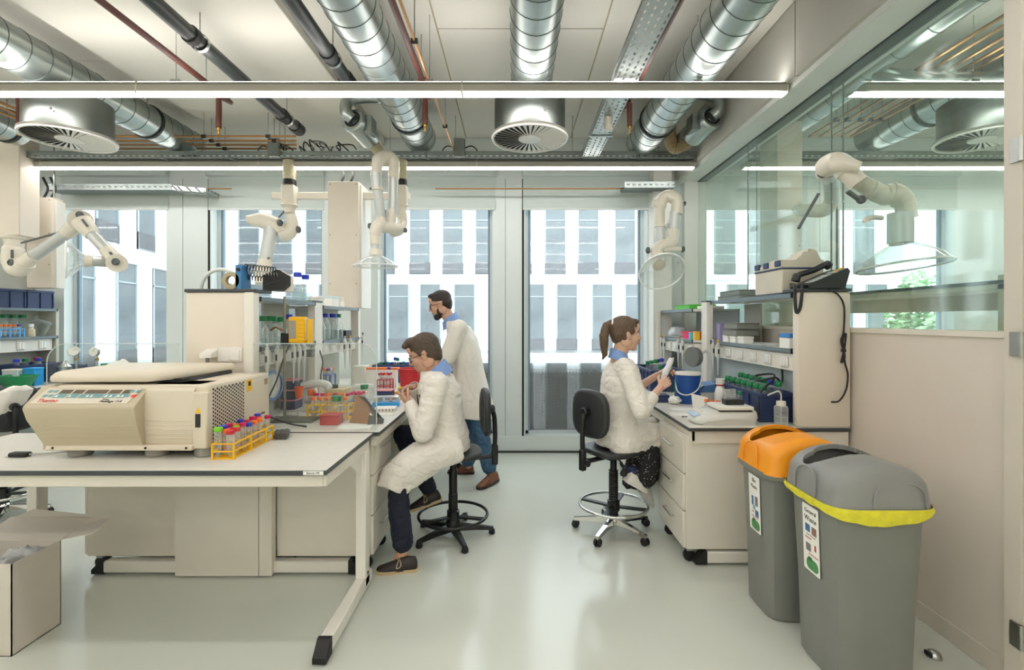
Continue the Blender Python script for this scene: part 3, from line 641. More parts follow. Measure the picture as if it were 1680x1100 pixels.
# arm above the seated man, with its clear hood
Y = 4.5; t = T('extraction_arm', 'white extraction arm with clear dome hood above the seated man', 'extraction arm', at(630, 440, Y), group='white extraction arms')
mount(t, 659, Y + .25, 283, (305, 336), 352)
MB().tube(smooth([at(659, 350, Y + .25), at(660, 366, Y + .25), at(655, 378, Y + .15), at(645, 381, Y + .06)], 8), .05, 18).build('base_elbow', armw, t, w=True)
MB().tube([at(636, 376, Y), at(640, 366, Y), at(644, 345, Y)], [.054, .052, .05], 18).build('lower_sleeve', armw, t, w=True)
MB().cyl(at(644.5, 352, Y), at(646, 285, Y), .047, n=20).build('rear_tube', armt, t, w=True)
MB().tube(smooth([at(646, 293, Y), at(646, 268, Y), at(639, 258, Y - .02), at(628, 258, Y - .06), at(620, 266, Y - .1), at(617, 290, Y - .12)], 8), [.052] * 8 + [.058] * 25 + [.05] * 8, 20).build('top_elbow', armw, t, w=True)
MB().tube([at(617, 285, Y - .12), at(619, 312, Y - .12)], [.05, .044], 18).build('top_sleeve', armt, t, w=True)
MB().lathe([(.046, -.012), (.055, -.01), (.055, .01), (.046, .012)], at(619, 311, Y - .12), (0, 0, 1), 20).build('collar', armw, t, w=True)
kn(t, at(611, 310, Y - .14), (-1, -.5, 0), .011)
MB().cyl(at(619, 312, Y - .12), at(626, 362, Y - .08), .042, n=20).build('front_tube', armt, t, w=True)
MB().tube(smooth([at(626, 358, Y - .08), at(622, 370, Y - .1), at(617, 376, Y - .12), at(616, 390, Y - .12), at(616.5, 402, Y - .12)], 8), [.046] * 5 + [.056] * 17 + [.05] * 11, 20).build('wrist', armw, t, w=True)
MB().tube([at(618, 371, Y - .1), at(632, 372, Y - .04), at(657, 376, Y + .06), at(661, 378, Y + .08)], [.052, .06, .05, .03], 20).build('elbow_body', armw, t, w=True)
kn(t, at(609, 371, Y - .12), (-1, 0, 0), .028); kn(t, at(663, 378, Y + .05), (1, 0, 0), .024)
MB().cyl(at(616.5, 398, Y - .12), at(616.5, 420, Y - .12), .044, n=20).build('nozzle', armt, t, w=True)
hood(t, at(616.5, 418, Y - .12), (0, 0, -1), .195, .105)
# arm on the right above the shelf, hood turned to the viewer
Y = 4.5; t = T('extraction_arm', 'white extraction arm with round clear hood turned towards the room, at the right bench', 'extraction arm', at(1090, 470, Y), group='white extraction arms')
MB().cyl(at(1108, 352, Y - .02), (1.66, 5.41, at(1108, 352, Y).z), .03, n=14).build('wall_tube', armw, t, w=True)
MB().tube(smooth([at(1082, 372, Y), at(1082, 345, Y), at(1086, 328, Y), at(1098, 322, Y - .02), at(1110, 330, Y - .05), at(1110, 352, Y - .06)], 8), [.05] * 10 + [.058] * 22 + [.052] * 9, 20).build('top_elbow', armw, t, w=True)
MB().box(at(1071, 340, Y) - V((0, .04, 0)), at(1078, 329, Y) + V((0, .04, 0)), .006).build('lug', armw, t, w=True); kn(t, at(1120, 334, Y - .05), (1, 0, 0), .022)
MB().box(at(1113, 337, Y - .05) - V((0, .02, 0)), at(1121, 330, Y - .05) + V((0, .02, 0))).build('lug', armw, t, w=True)
MB().cyl(at(1083, 366, Y), at(1085, 402, Y - .02), .043, n=20).build('front_tube', armt, t, w=True)
MB().lathe([(.046, -.012), (.055, -.01), (.055, .01), (.046, .012)], at(1083, 371, Y), (0, 0, 1), 20).build('collar', armw, t, w=True)
MB().cyl(at(1107.5, 348, Y - .06), at(1105.5, 384, Y - .08), .046, n=20).build('rear_tube', armt, t, w=True)
MB().tube(smooth([at(1106, 378, Y - .08), at(1103, 394, Y - .09), at(1096, 402, Y - .1), at(1085, 404, Y - .12), at(1077, 412, Y - .14), at(1079, 424, Y - .15)], 8), [.048] * 8 + [.056] * 33, 20).build('wrist', armw, t, w=True)
MB().beam(at(1086, 410, Y - .14), at(1117, 409, Y - .1), .05, .04, bev=.006).build('clevis', armw, t, w=True); kn(t, at(1118, 409, Y - .1), (1, 0, 0), .028); kn(t, at(1065, 411, Y - .14), (-1, 0, 0), .03)
MB().cyl(at(1079, 420, Y - .15), at(1081, 434, Y - .2), .046, n=20).build('nozzle', armt, t, w=True)
hood(t, at(1081, 435, Y - .2), (.05, -.72, -.69), .2, .1)
# big arm behind the glass partition
Y = 2.95; t = T('extraction_arm', 'large bent white extraction arm with wide clear hood behind the glass', 'extraction arm', at(1480, 440, Y), group='white extraction arms')
MB().tube(smooth([at(1352, 285, Y + .2), at(1358, 272, Y + .1), at(1375, 268, Y + .02), at(1392, 284, Y - .02), at(1408, 301, Y - .04)], 8), [.05] * 6 + [.066] * 18 + [.055] * 9, 22).build('shoulder', armw, t, w=True)
MB().tube([at(1365, 272, Y), at(1385, 268, Y - .05), at(1400, 272, Y - .1), at(1411, 274, Y - .12)], [.05, .056, .036, .03], 18).build('shoulder_boss', armw, t, w=True); kn(t, at(1351, 284, Y + .15), (-1, 0, -.3), .03)
MB().tube([at(1388, 285, Y), at(1432, 312, Y)], [.05, .05], 22).build('upper_tube', armw, t, w=True)
MB().tube(smooth([at(1428, 310, Y), at(1448, 320, Y), at(1468, 319, Y), at(1484, 334, Y), at(1487, 352, Y), at(1489, 360, Y)], 8), [.056] * 9 + [.064] * 14 + [.056] * 18, 24).build('elbow', armw, t, w=True)
MB().lathe([(.063, -.008), (.07, -.006), (.07, .006), (.063, .008)], at(1459, 318, Y), (1, 0, -.25), 24).build('elbow_ring', armw, t, w=True)
kn(t, at(1412, 328, Y - .05), (-.3, -1, 0), .026); MB().beam(at(1390, 314, Y - .06), at(1410, 328, Y - .06), .03, .02, bev=.004).build('slot_plate', knobm, t, w=True)
MB().box(at(1484, 322, Y), at(1492, 312, Y) + V((0, .03, 0)), .004).build('lug', armw, t, w=True)
MB().cyl(at(1477, 350, Y), at(1477, 399, Y), .068, n=24).build('nozzle', armt, t, w=True)
hood(t, at(1477, 398, Y), (.07, -.1, -1), .24, .15)
MB().tube(smooth([at(1447, 358, Y - .09), at(1432, 357, Y - .11), at(1420, 361, Y - .12), at(1421, 364, Y - .12)], 6), .014, 10).build('handle', armw, t, w=True)
MB().tube(smooth([at(1360, 280, Y + .15), at(1364, 300, Y + .35), at(1366, 330, Y + .6)], 8), .05, 18).build('rear_tube', armt, t, w=True)
MB().tube(smooth([at(1366, 328, Y + .58), at(1352, 345, Y + .65), at(1320, 345, Y + .8), at(1310, 345, Y + 1.2)], 8), .05, 18).build('base_elbow', armw, t, w=True)
MB().cyl(at(1310, 375, Y - .0), at(1343, 318, Y - .0), .009, n=10).build('gas_spring_and_reflection', knobm, t, w=True)  # rod modelled after a reflection in the glass, not a spring
# arm at the far left hanging from its post
Y = 4.85; t = T('extraction_arm', 'white extraction arm hanging from a post at the far left window', 'extraction arm', at(30, 450, Y), group='white extraction arms')
MB().box(at(1, 388, Y) - V((0, .06, 0)), V((at(42, 0, Y).x, Y + .15, ZC)), .008).build('post', cream, t, w=True)
MB().lathe([(.1, 0), (.1, -.02), (.075, -.035), (.075, -.06)], at(22, 388, Y), (0, 0, 1), 22).build('swivel', armw, t, w=True)
MB().tube(smooth([at(24, 395, Y), at(22, 412, Y), at(21, 430, Y), at(30, 442, Y - .02), at(42, 430, Y - .04)], 8), [.075] * 6 + [.085] * 27, 22).build('base_elbow', armw, t, w=True)
MB().cyl(at(38, 432, Y - .04), at(125, 372, Y - .1), .055, n=20).build('upper_tube', armt, t, w=True)
MB().tube([at(34, 436, Y - .04), at(56, 420, Y - .06)], [.078, .06], 20).build('lower_sleeve', armw, t, w=True); MB().tube([at(108, 384, Y - .09), at(132, 364, Y - .1)], [.06, .08], 20).build('upper_sleeve', armw, t, w=True)
MB().cyl(at(132, 362, Y - .06), at(132, 362, Y - .2), .1, n=28).build('elbow_disc', armw, t, w=True)
MB().cyl(at(136, 368, Y - .2), at(193, 430, Y - .24), .055, n=20).build('lower_tube', armt, t, w=True)
MB().tube([at(134, 364, Y - .2), at(152, 386, Y - .21)], [.088, .062], 20).build('elbow_sleeve', armw, t, w=True); MB().tube([at(174, 410, Y - .23), at(192, 430, Y - .24)], [.06, .075], 20).build('wrist_sleeve', armw, t, w=True)
MB().cyl(at(192, 432, Y - .18), at(192, 432, Y - .33), .085, n=28).build('wrist_disc', armw, t, w=True)
for px, py, d in ((20, 431, .1), (132, 353, .22), (191, 430, .34)): kn(t, at(px, py, Y - d), (0, -1, 0), .034)
for a, b, d in (((20, 424), (20, 410), .1), ((135, 360), (144, 372), .26), ((189, 425), (180, 414), .3)): MB().beam(at(*a, Y - d), at(*b, Y - d), .02, .02, bev=.004).build('slot_plate', knobm, t, w=True)
MB().cyl(at(176, 430, Y - .24), at(140, 428, Y - .42), .05, n=20).build('nozzle', armt, t, w=True)
hood(t, at(140, 428, Y - .42), (-.74, -.67, 0), .165, .13)
MB().cyl(at(35, 399, Y - .06), at(92, 383, Y - .12), .01, n=10).build('gas_spring_and_reflection', knobm, t, w=True)
# ============================================================= BENCHES
wtop = M('worktop laminate', '#d9d6cd', .3, var=.02, scale=30)
ZT = .88
def worktop(t, x0, y0, x1, y1):
    MB().box((x0, y0, ZT - .024), (x1, y1, ZT - .003), .002).build('worktop_core', edge, t, w=True)
    MB().box((x0 + .002, y0 + .002, ZT - .003), (x1 - .002, y1 - .002, ZT)).build('worktop', wtop, t, w=True)
def foot(t, a, b, cap):
    """low foot bar from a to b (floor points), black cap at each named end"""
    a, b = V(a), V(b); d = (b - a).normalized()
    MB().beam(a + V((0, 0, .05)), b + V((0, 0, .05)), .06, .07, (0, 0, 1), .006).build('foot_bar', white, t, w=True)
    for e, s in ((a, -1), (b, 1)):
        if s in cap:
            x, y, z = frame_of(d, (0, 0, 1)); k = MB()
            p = e - d * s * .01; k.prism([p + V((0, 0, .01)) - x * .031, p + d * s * .075 + V((0, 0, .01)) - x * .031, p + d * s * .075 + V((0, 0, .035)) - x * .031, p + d * s * .02 + V((0, 0, .09)) - x * .031, p + V((0, 0, .09)) - x * .031], x * .062); k.build('foot_cap', rubber, t, w=True)
# front table
t = T('lab_table', 'white lab table with dark edge carrying the centrifuge', 'table', (-1.85, 2.48, 0))
worktop(t, -2.95, 2.13, -.84, 2.83)
MB().box((-2.9, 2.155, .795), (-.865, 2.185, .85), .004).build('front_rail', offwh, t, w=True); MB().box((-2.9, 2.76, .795), (-.865, 2.79, .85), .004).build('rear_rail', offwh, t, w=True)
for x in (-.875, -2.74):
    MB().box((x - .025, 2.16, .795), (x + .025, 2.79, .85), .004).build('side_rail', offwh, t, w=True)
    MB().box((x - .03, 2.71, .03), (x + .03, 2.78, .8), .004).build('leg', white, t, w=True)
    MB().prism([(x - .004, 2.72, .8), (x - .004, 2.5, .8), (x - .004, 2.72, .66)], (.008, 0, 0)).build('gusset', white, t, w=True)
    foot(t, (x, 2.2, 0), (x, 2.83, 0), (-1,))
MB().cyl((-.846, 2.745, .1), (-.842, 2.745, .1), .01, n=10).build('bolt', black, t, w=True)
lb = at(514, 772, 2.128); MB().box((lb.x - .045, 2.1265, .859), (lb.x + .045, 2.1285, .876)).build('name_strip', paper, t, w=True)
text('Bench: MF', .014, plane_mt((lb.x - t.location.x, 2.126 - t.location.y, .8675), (1, 0, 0), (0, 0, 1)), 'name_text', black, t)
# island bench behind it
t = T('island_bench', 'double-sided island lab bench behind the front table', 'bench', (-1.82, 4.2, 0))
worktop(t, -1.81, 2.86, -.81, 5.5); worktop(t, -2.85, 2.86, -1.815, 5.5)
MB().box((-2.04, 2.87, 0.012), (-1.95, 2.92, .855)).build('end_trim', offwh, t, w=True); MB().box((-1.95, 2.87, .012), (-1.54, 2.92, .855)).build('end_panel', offwh, t, w=True); MB().box((-1.535, 2.87, .012), (-1.46, 2.92, .855)).build('end_trim', offwh, t, w=True)
MB().box((-1.98, 2.93, .05), (-1.66, 5.45, .855)).build('service_duct', M('bench duct grey', '#b9c3c0', .5), t, w=True)
for y in (2.925, 4.4, 5.4): foot(t, (-2.5, y, 0), (-1.0, y, 0), (-1, 1))
MB().box((-.87, 2.88, .79), (-.83, 5.45, .852), .003).build('front_rail', offwh, t, w=True); MB().box((-2.8, 2.88, .79), (-2.76, 5.45, .852), .003).build('front_rail', offwh, t, w=True)
# drawer cabinets
def cabinet(label, x0, x1, y0, y1, face, nd=3, z0=.1, z1=.84, casters=True):
    t = T('drawer_cabinet', label, 'cabinet', ((x0 + x1) / 2, (y0 + y1) / 2, 0), group='drawer cabinets under the benches')
    f = .02 * face; xf_ = x1 if face > 0 else x0
    MB().box((x0 + (.0 if face > 0 else .02), y0, z0), (x1 - (.02 if face > 0 else 0), y1, z1), .003).build('carcass', offwh, t, w=True)
    h = (z1 - z0 - .01) / nd
    for k in range(nd):
        za = z0 + .005 + k * h; d = MB().box((xf_ - f, y0 + .004, za + .004), (xf_, y1 - .004, za + h - .004), .003).build('drawer', cream if False else offwh, t, w=True)
        zc = za + h * .6; ym = (y0 + y1) / 2; p = V(t.location)
        MB().tube([V((xf_, ym - .08, zc)) - p, V((xf_ + .026 * face, ym - .08, zc)) - p, V((xf_ + .026 * face, ym + .08, zc)) - p, V((xf_, ym + .08, zc)) - p], .005, 8).build('handle', steel, d)
    if casters:
        for x in (x0 + .06, x1 - .06):
            for y in (y0 + .06, y1 - .06):
                c = MB(); c.box((x - .02, y - .02, .07), (x + .02, y + .02, z0)); c.build('caster_fork', steel, t, w=True)
                MB().lathe([(.02, -.012), (.038, -.01), (.038, .01), (.02, .012)], (x, y, .038), (0, 1, 0), 16).build('caster', rubber, t, w=True)
cabinet('white drawer cabinet under the island bench beside the seated man', -1.46, -.868, 2.93, 3.36, 1)
cabinet('white cabinet under the far left side of the island bench', -2.64, -2.06, 2.93, 3.45, -1)
cabinet('white drawer cabinet under the window end of the island bench', -1.44, -.84, 4.75, 5.4, 1)
# right bench
t = T('side_bench', 'white lab bench with dark edge along the glass partition', 'bench', (1.6, 4.2, 0))
worktop(t, 1.08, 2.97, XG - .015, 5.5)
MB().box((1.11, 3.0, .775), (XG - .02, 3.04, .852)).build('end_rail', offwh, t, w=True); MB().box((1.1, 3.0, .785), (1.13, 5.45, .852), .003).build('front_rail', offwh, t, w=True)
MB().box((1.8, 3.0, .05), (1.84, 5.45, .852)).build('modesty_panel', M('bench back grey', '#b4bfbd', .5), t, w=True)
MB().box((1.68, 2.985, .012), (XG - .02, 3.03, .85)).build('end_panel', offwh, t, w=True)
for y in (3.04, 5.3): foot(t, (1.2, y, 0), (2.0, y, 0), (-1,))
cabinet('white three-drawer cabinet on castors under the right bench', 1.06, 1.66, 3.02, 3.52, -1, 3, .1, .815)
cabinet('white drawer cabinet farther back under the right bench', 1.08, 1.66, 4.5, 5.1, -1, 3, .1, .815)
# far left bench
t = T('far_bench', 'white lab bench along the far left edge of the room', 'bench', (-5.15, 4.4, 0))
worktop(t, -5.9, 3.2, -4.72, 5.5); MB().box((-4.8, 3.25, .785), (-4.76, 5.45, .852), .003).build('front_rail', offwh, t, w=True)
MB().box((-5.3, 3.25, .05), (-5.26, 5.45, .852)).build('modesty_panel', MATS['bench back grey'], t, w=True)
for y in (3.4, 4.45, 5.4): foot(t, (-5.8, y, 0), (-4.85, y, 0), (1,))
# ============================================================= SHELF SPINES
shb = M('shelf board', '#d5d7d3', .4, var=.015); shf = M('shelf edge', '#6f7b80', .4, .3); spanel = M('spine back panel', '#b9b9ad', .5, var=.012); bpan = M('bench back panel', '#b8c3c5', .5, var=.01)
outl = M('outlet white', '#ebe9e3', .35)
def shelf_board(t, x0, x1, y0, y1, z, side):
    MB().box((x0, y0, z - .022), (x1, y1, z), .002).build('shelf_board', shb, t, w=True)
    xe = x1 if side > 0 else x0; MB().box((xe - .004, y0, z - .024), (xe + .004, y1, z + .004), .001).build('shelf_edge', shf, t, w=True)
    for y in (y0 + .006, y1 - .006): MB().box((xe - .006, y - .006, z - .026), (xe + .006, y + .006, z + .006)).build('edge_cap', black, t, w=True)
def rail(t, xf_, side, y0, y1, z0, z1, n):
    """socket rail with outlets facing side"""
    MB().box((xf_ - side * .07, y0, z0), (xf_, y1, z1), .003).build('socket_rail', white, t, w=True)
    for k in range(n):
        y = y0 + (k + .5) * (y1 - y0) / n; o = MB().box((xf_, y - .04, z0 + .02), (xf_ + side * .012, y + .04, z1 - .02), .004).build('outlet', outl, t, w=True); p = V(t.location)
        MB().box(V((xf_ + side * .012, y - .028, z0 + .03)) - p, V((xf_ + side * .018, y - .002, z1 - .03)) - p, .002).build('switch', outl, o); MB().box(V((xf_ + side * .012, y + .002, z0 + .03)) - p, V((xf_ + side * .018, y + .028, z1 - .03)) - p, .002).build('switch', outl, o)
t = T('shelf_spine', 'tall shelf spine with bottles on the island bench', 'shelf', (-1.815, 4.0, ZT)); spL = t
MB().box((-2.03, 2.95, ZT), (-1.665, 3.0, 1.72), .008, 2).build('end_pillar', cream, t, w=True); MB().box((-2.035, 2.94, 1.72), (-1.595, 3.14, 1.74), .003).build('pillar_cap', edge, t, w=True)
MB().box((-1.665, 2.93, ZT), (-1.6, 3.0, 1.72), .01, 2).build('pillar_edge', white, t, w=True)
MB().box((-1.66, 3.83, ZT), (-1.6, 3.98, 1.69), .004).build('post', white, t, w=True); MB().box((-2.03, 3.83, ZT), (-1.97, 3.98, 1.69), .004).build('post', white, t, w=True); MB().box((-2.03, 3.83, 1.69), (-1.6, 3.98, 1.705)).build('post_cap', edge, t, w=True)
MB().box((-1.68, 4.89, ZT), (-1.6, 4.95, 1.67), .004).build('post', white, t, w=True)
shelf_board(t, -2.03, -1.6, 3.0, 3.83, 1.69, 1); shelf_board(t, -2.03, -1.6, 3.0, 3.83, 1.375, 1)
shelf_board(t, -2.03, -1.6, 3.98, 4.89, 1.665, 1); shelf_board(t, -2.03, -1.6, 3.98, 4.89, 1.37, 1)
MB().box((-1.83, 3.45, 1.375), (-1.81, 3.83, 1.668)).build('back_panel', spanel, t, w=True); MB().box((-1.83, 3.98, 1.37), (-1.81, 4.89, 1.643)).build('back_panel', spanel, t, w=True)
MB().box((-1.83, 3.0, ZT), (-1.8, 4.9, 1.27)).build('bench_back', spanel, t, w=True)
rail(t, -1.63, 1, 3.0, 3.82, 1.25, 1.352, 5); rail(t, -1.63, 1, 3.99, 4.88, 1.25, 1.346, 5)
# socket with plug on the pillar
o = MB().box((-1.83, 2.938, 1.29), (-1.68, 2.95, 1.38), .004).build('outlet', outl, t, w=True); MB().box((-1.755, 2.93, 1.3), (-1.69, 2.94, 1.37), .003).build('outlet_cover', outl, t, w=True)
MB().prism([(-1.9, 2.95, 1.32), (-1.9, 2.95, 1.37), (-1.9, 2.88, 1.345), (-1.9, 2.88, 1.32)], (.07, 0, 0)).build('plug', outl, t, w=True); MB().cyl((-1.865, 2.9, 1.27), (-1.865, 2.9, 1.32), .01, n=10).build('plug_cord', M('grey cord', '#77797a', .5), t, w=True)
# right spine
t = T('shelf_spine', 'tall shelf spine along the glass partition carrying the telephone', 'shelf', (1.9, 4.0, ZT)); spR = t
MB().box((1.76, 2.97, ZT), (XG - .015, 3.04, 1.725), .012, 2).build('end_pillar', cream, t, w=True); MB().box((1.755, 2.96, 1.725), (XG - .015, 3.14, 1.745), .003).build('pillar_cap', edge, t, w=True)
MB().box((1.72, 4.3, ZT), (1.78, 4.42, 1.71), .004).build('post', white, t, w=True); MB().box((1.72, 4.3, 1.71), (2.08, 4.42, 1.722)).build('post_cap', edge, t, w=True)
MB().box((1.6, 5.38, ZT), (1.64, 5.44, 1.65), .004).build('post', white, t, w=True)
shelf_board(t, 1.76, 2.08, 3.04, 4.3, 1.715, -1); shelf_board(t, 1.76, 2.08, 3.04, 4.3, 1.36, -1)
shelf_board(t, 1.64, 2.08, 4.42, 5.44, 1.65, -1); shelf_board(t, 1.64, 2.08, 4.42, 5.44, 1.36, -1)
MB().box((2.06, 4.02, 1.36), (2.075, 4.3, 1.69)).build('back_panel', spanel, t, w=True); MB().box((2.06, 4.42, 1.36), (2.075, 5.44, 1.63)).build('back_panel', bpan, t, w=True)
MB().box((1.86, 3.04, ZT), (1.88, 5.44, 1.24)).build('bench_back', bpan, t, w=True)
rail(t, 1.78, -1, 3.05, 4.29, 1.22, 1.33, 6); rail(t, 1.66, -1, 4.43, 5.4, 1.22, 1.33, 5)
# far left spine
t = T('shelf_spine', 'shelf spine with blue crates at the far left edge', 'shelf', (-5.35, 4.6, ZT)); spF = t
shelf_board(t, -5.62, -5.2, 3.6, 5.44, 1.67, 1); shelf_board(t, -5.62, -5.2, 3.6, 5.44, 1.365, 1)
MB().box((-5.64, 5.42, ZT), (-5.2, 5.46, 1.67), .003).build('end_panel', spanel, t, w=True); MB().box((-5.42, 3.6, ZT), (-5.4, 5.42, 1.645)).build('back_panel', spanel, t, w=True)
rail(t, -5.23, 1, 4.0, 5.41, 1.21, 1.34, 6)
# shelf and bench on the other side of the partition
t = T('side_room_shelf', 'shelf with dark top edge seen through the glass behind the telephone', 'shelf', (2.45, 3.2, 0))
MB().box((2.26, 2.2, 1.69), (2.62, 4.15, 1.72), .003).build('shelf_board', M('side shelf beige', '#c9c2b0', .5), t, w=True); MB().box((2.255, 2.2, 1.72), (2.625, 4.15, 1.735)).build('shelf_edge', edge, t, w=True)
MB().box((2.58, 2.2, 1.6), (2.61, 4.1, 1.69)).build('rear_rail', MATS['side shelf beige'], t, w=True)
MB().box((2.26, 2.16, 0), (2.62, 2.24, 1.76)).build('end_panel', MATS['side shelf beige'], t, w=True); MB().box((2.26, 4.1, 0), (2.62, 4.16, 1.69)).build('end_panel', MATS['side shelf beige'], t, w=True)
# clear splash screens at the bench ends
acr = clear('acrylic sheet', '#fafcfb', '#eef3f2', .012, .6, 8)
def screen(label, x0, x1, y, z1, rr, left):
    t = T('splash_screen', label, 'screen', ((x0 + x1) / 2, y, ZT), group='clear splash screens'); c = []
    xc = x1 - rr if not left else x0 + rr
    c = [(x0, y, ZT), (x1, y, ZT)] + ([(xc + rr * cos(a), y, z1 - rr + rr * sin(a)) for a in [pi / 2 * k / 8 for k in range(9)]] + [(x0, y, z1)] if not left else [(x1, y, z1)] + [(xc - rr * sin(a), y, z1 - rr + rr * cos(a)) for a in [pi / 2 * k / 8 for k in range(9)]])
    MB().prism(c, (0, .004, 0)).build('sheet', acr, t, w=True)
    e = MB(); pts = c[1:] if not left else c[2:] + [c[0]]; e.tube([V(p) + V((0, .002, 0)) for p in pts], .0028, 6).build('polished_edge', M('acrylic edge', '#c4d0cf', .2), t, w=True)
screen('clear splash screen at the island bench end beside the tablet', -1.59, -.84, 2.9, 1.405, .1, False)
screen('clear splash screen at the left island bench end behind the centrifuge', -2.84, -2.035, 2.9, 1.405, .12, True)
# ============================================================= CENTRIFUGE
cfm = M('centrifuge shell', '#d5cab6', .42, var=.015); cfd = M('centrifuge front', '#b9ad93', .42, var=.015)
t = T('centrifuge', 'large beige benchtop centrifuge on the front table', 'centrifuge', (-1.9, 2.55, ZT)); cf = t
bz = .925
MB().box((-2.235, 2.33, bz + .012), (-1.49, 2.9, 1.232), .014, 3).build('housing', cfm, t, w=True)
MB().box((-1.56, 2.31, bz), (-1.488, 2.9, 1.2), .006).build('corner_cover', cfm, t, w=True)
def bulge(x0, x1, taper):
    pr = [(2.298, bz), (2.296, bz + .03), (2.287, bz + .055), (2.272, bz + .1), (2.258, bz + .15), (2.248, 1.128), (2.25, 1.138), (2.256, 1.146), (2.342, 1.222), (2.352, 1.226), (2.45, 1.23), (2.45, bz)]
    rings = []
    for (f, x) in ((0, x0), (1, x1)):
        ring = []
        for (y, z) in pr:
            k = max(0, min(1, (1.12 - z) / .17)); xx = x + (taper * k * k * (3 - 2 * k) if f == 0 else 0); ring.append((xx, y, z))
        rings.append(ring)
    return MB().loft(rings)
bulge(-2.315, -1.79, .05).build('front_panel', cfd, t, w=True, sharp=30)
pr = [(2.33, bz + .0), (2.318, bz + .03), (2.312, bz + .1), (2.312, 1.17), (2.318, 1.205), (2.335, 1.225), (2.36, 1.232), (2.5, 1.232), (2.5, bz)]
MB().loft([[(-1.79, y, z) for y, z in pr], [(-1.555, y, z) for y, z in pr]]).build('front_cover', cfm, t, w=True, sharp=30)
for k in range(5):
    z = bz + .05 + k * .021; MB().box((-1.785, 2.3085, z), (-1.556, 2.314, z + .0045), .002).build('groove_rib', cfm, t, w=True)
for k in range(4):
    z = bz + .058 + k * .02; y = 2.286 - k * .0065; MB().box((-2.24, y - .002, z), (-1.795, y + .01, z + .004), .002).build('groove_rib', cfd, t, w=True)
MB().box((-2.255, 2.292, bz - .004), (-1.55, 2.36, bz + .022), .005).build('plinth', cfm, t, w=True)
for x in (-2.215, -1.77, -1.575): MB().cyl((x, 2.2925, bz + .01), (x, 2.2895, bz + .01), .006, n=10).build('screw', black, t, w=True)
for x, y in ((-2.15, 2.37), (-1.77, 2.37), (-1.53, 2.37), (-2.15, 2.84), (-1.53, 2.84)): MB().lathe([(.045, 0), (.05, .006), (.05, .035), (.045, .046)], (x, y, ZT), n=20).build('foot', M('foot grey', '#8d8b84', .5), t, w=True)
MB().box((-2.2, 2.36, bz - .01), (-1.5, 2.88, bz + .02)).build('base_pan', black, t, w=True)
# lid standing a finger open
lp = [(-2.325, 2.43), (-2.27, 2.335), (-1.8, 2.335), (-1.715, 2.43), (-1.67, 2.86), (-2.33, 2.86)]
def ring(sc, z, dz): return [(-2.0 + (x + 2.0) * sc, 2.6 + (y - 2.6) * sc, z + dz * (y - 2.335)) for x, y in lp]
MB().loft([ring(.985, 1.246, .02), ring(1.0, 1.256, .02), ring(.995, 1.272, .015), ring(.95, 1.29, .01), ring(.6, 1.298, .0)]).build('lid', cfm, t, w=True, sharp=50)
MB().box((-2.1, 2.42, 1.225), (-1.68, 2.84, 1.252)).build('lid_gap_shade', black, t, w=True)  # black block stands in for the shade under the open lid
# control panel: printed front with keys and displays
pu = V((1, 0, 0)); pv = V((0, 2.342 - 2.256, 1.222 - 1.146)).normalized(); pn = pu.cross(pv)
po = V((-2.05, (2.256 + 2.342) / 2, (1.146 + 1.222) / 2)) + pn * .0012
def pnl(x0, v0, x1, v1, mat, name, d=.001, sk=.0, parent=t):
    q = [po + pu * (a + sk * b) + pv * b for a, b in ((x0, v0), (x1, v0), (x1, v1), (x0, v1))]; return MB().prism(q, pn * d).build(name, mat, parent, w=True)
pnl(-.235, -.048, .225, .05, M('panel print', '#cfc7b6', .4), 'control_panel', .001, .25)
disp = M('display', '#6b5f50', .2); teal = M('teal key', '#6f9ba0', .4); wk = M('white mark', '#eef0ea', .5); rk = M('red key', '#e0382a', .4)
for a, b in ((-.155, -.098), (-.09, -.04), (-.032, .075), (.082, .14), (.148, .19)):
    pnl(a, .012, b, .036, disp, 'display', .0018, .25); pnl(a - .006, -.014, b - .006, .01, teal, 'key_strip', .0022, .25)
for a in (-.148, -.085, .0, .02, .09, .112, .15, .168):
    q = [po + pu * (a + .25 * b + c) + pv * b for c, b in ((-.007, -.008), (.007, -.008), (0, .005))]; MB().prism(q, pn * .0028).build('key_mark', wk, t, w=True)
for a in (-.215, -.188):
    for b in (.018, -.01): pnl(a, b, a + .02, b + .016, teal, 'key', .002, .25)
for k, (a, b) in enumerate(((.145 + .065, .018), (.175 + .065, .018), (.145 + .065, -.01), (.175 + .065, -.01))): pnl(a - .03, b, a - .01, b + .016, rk if k == 3 else teal, 'key', .002, .25)
mt = plane_mt(po + pu * -.172 + pv * -.032 + pn * .002 - V(t.location), pu, pv)
text('Thermo', .03, mt, 'brand_lettering', M('red print', '#d2402f', .5), t, shear=.25)
text('Multifuge 1S-R', .018, plane_mt(po + pu * .13 + pv * -.036 + pn * .002 - V(t.location), pu, pv), 'model_lettering', black, t, shear=.25)
text('Heraeus', .009, plane_mt(po + pu * .1 + pv * -.023 + pn * .002 - V(t.location), pu, pv), 'maker_lettering', black, t)
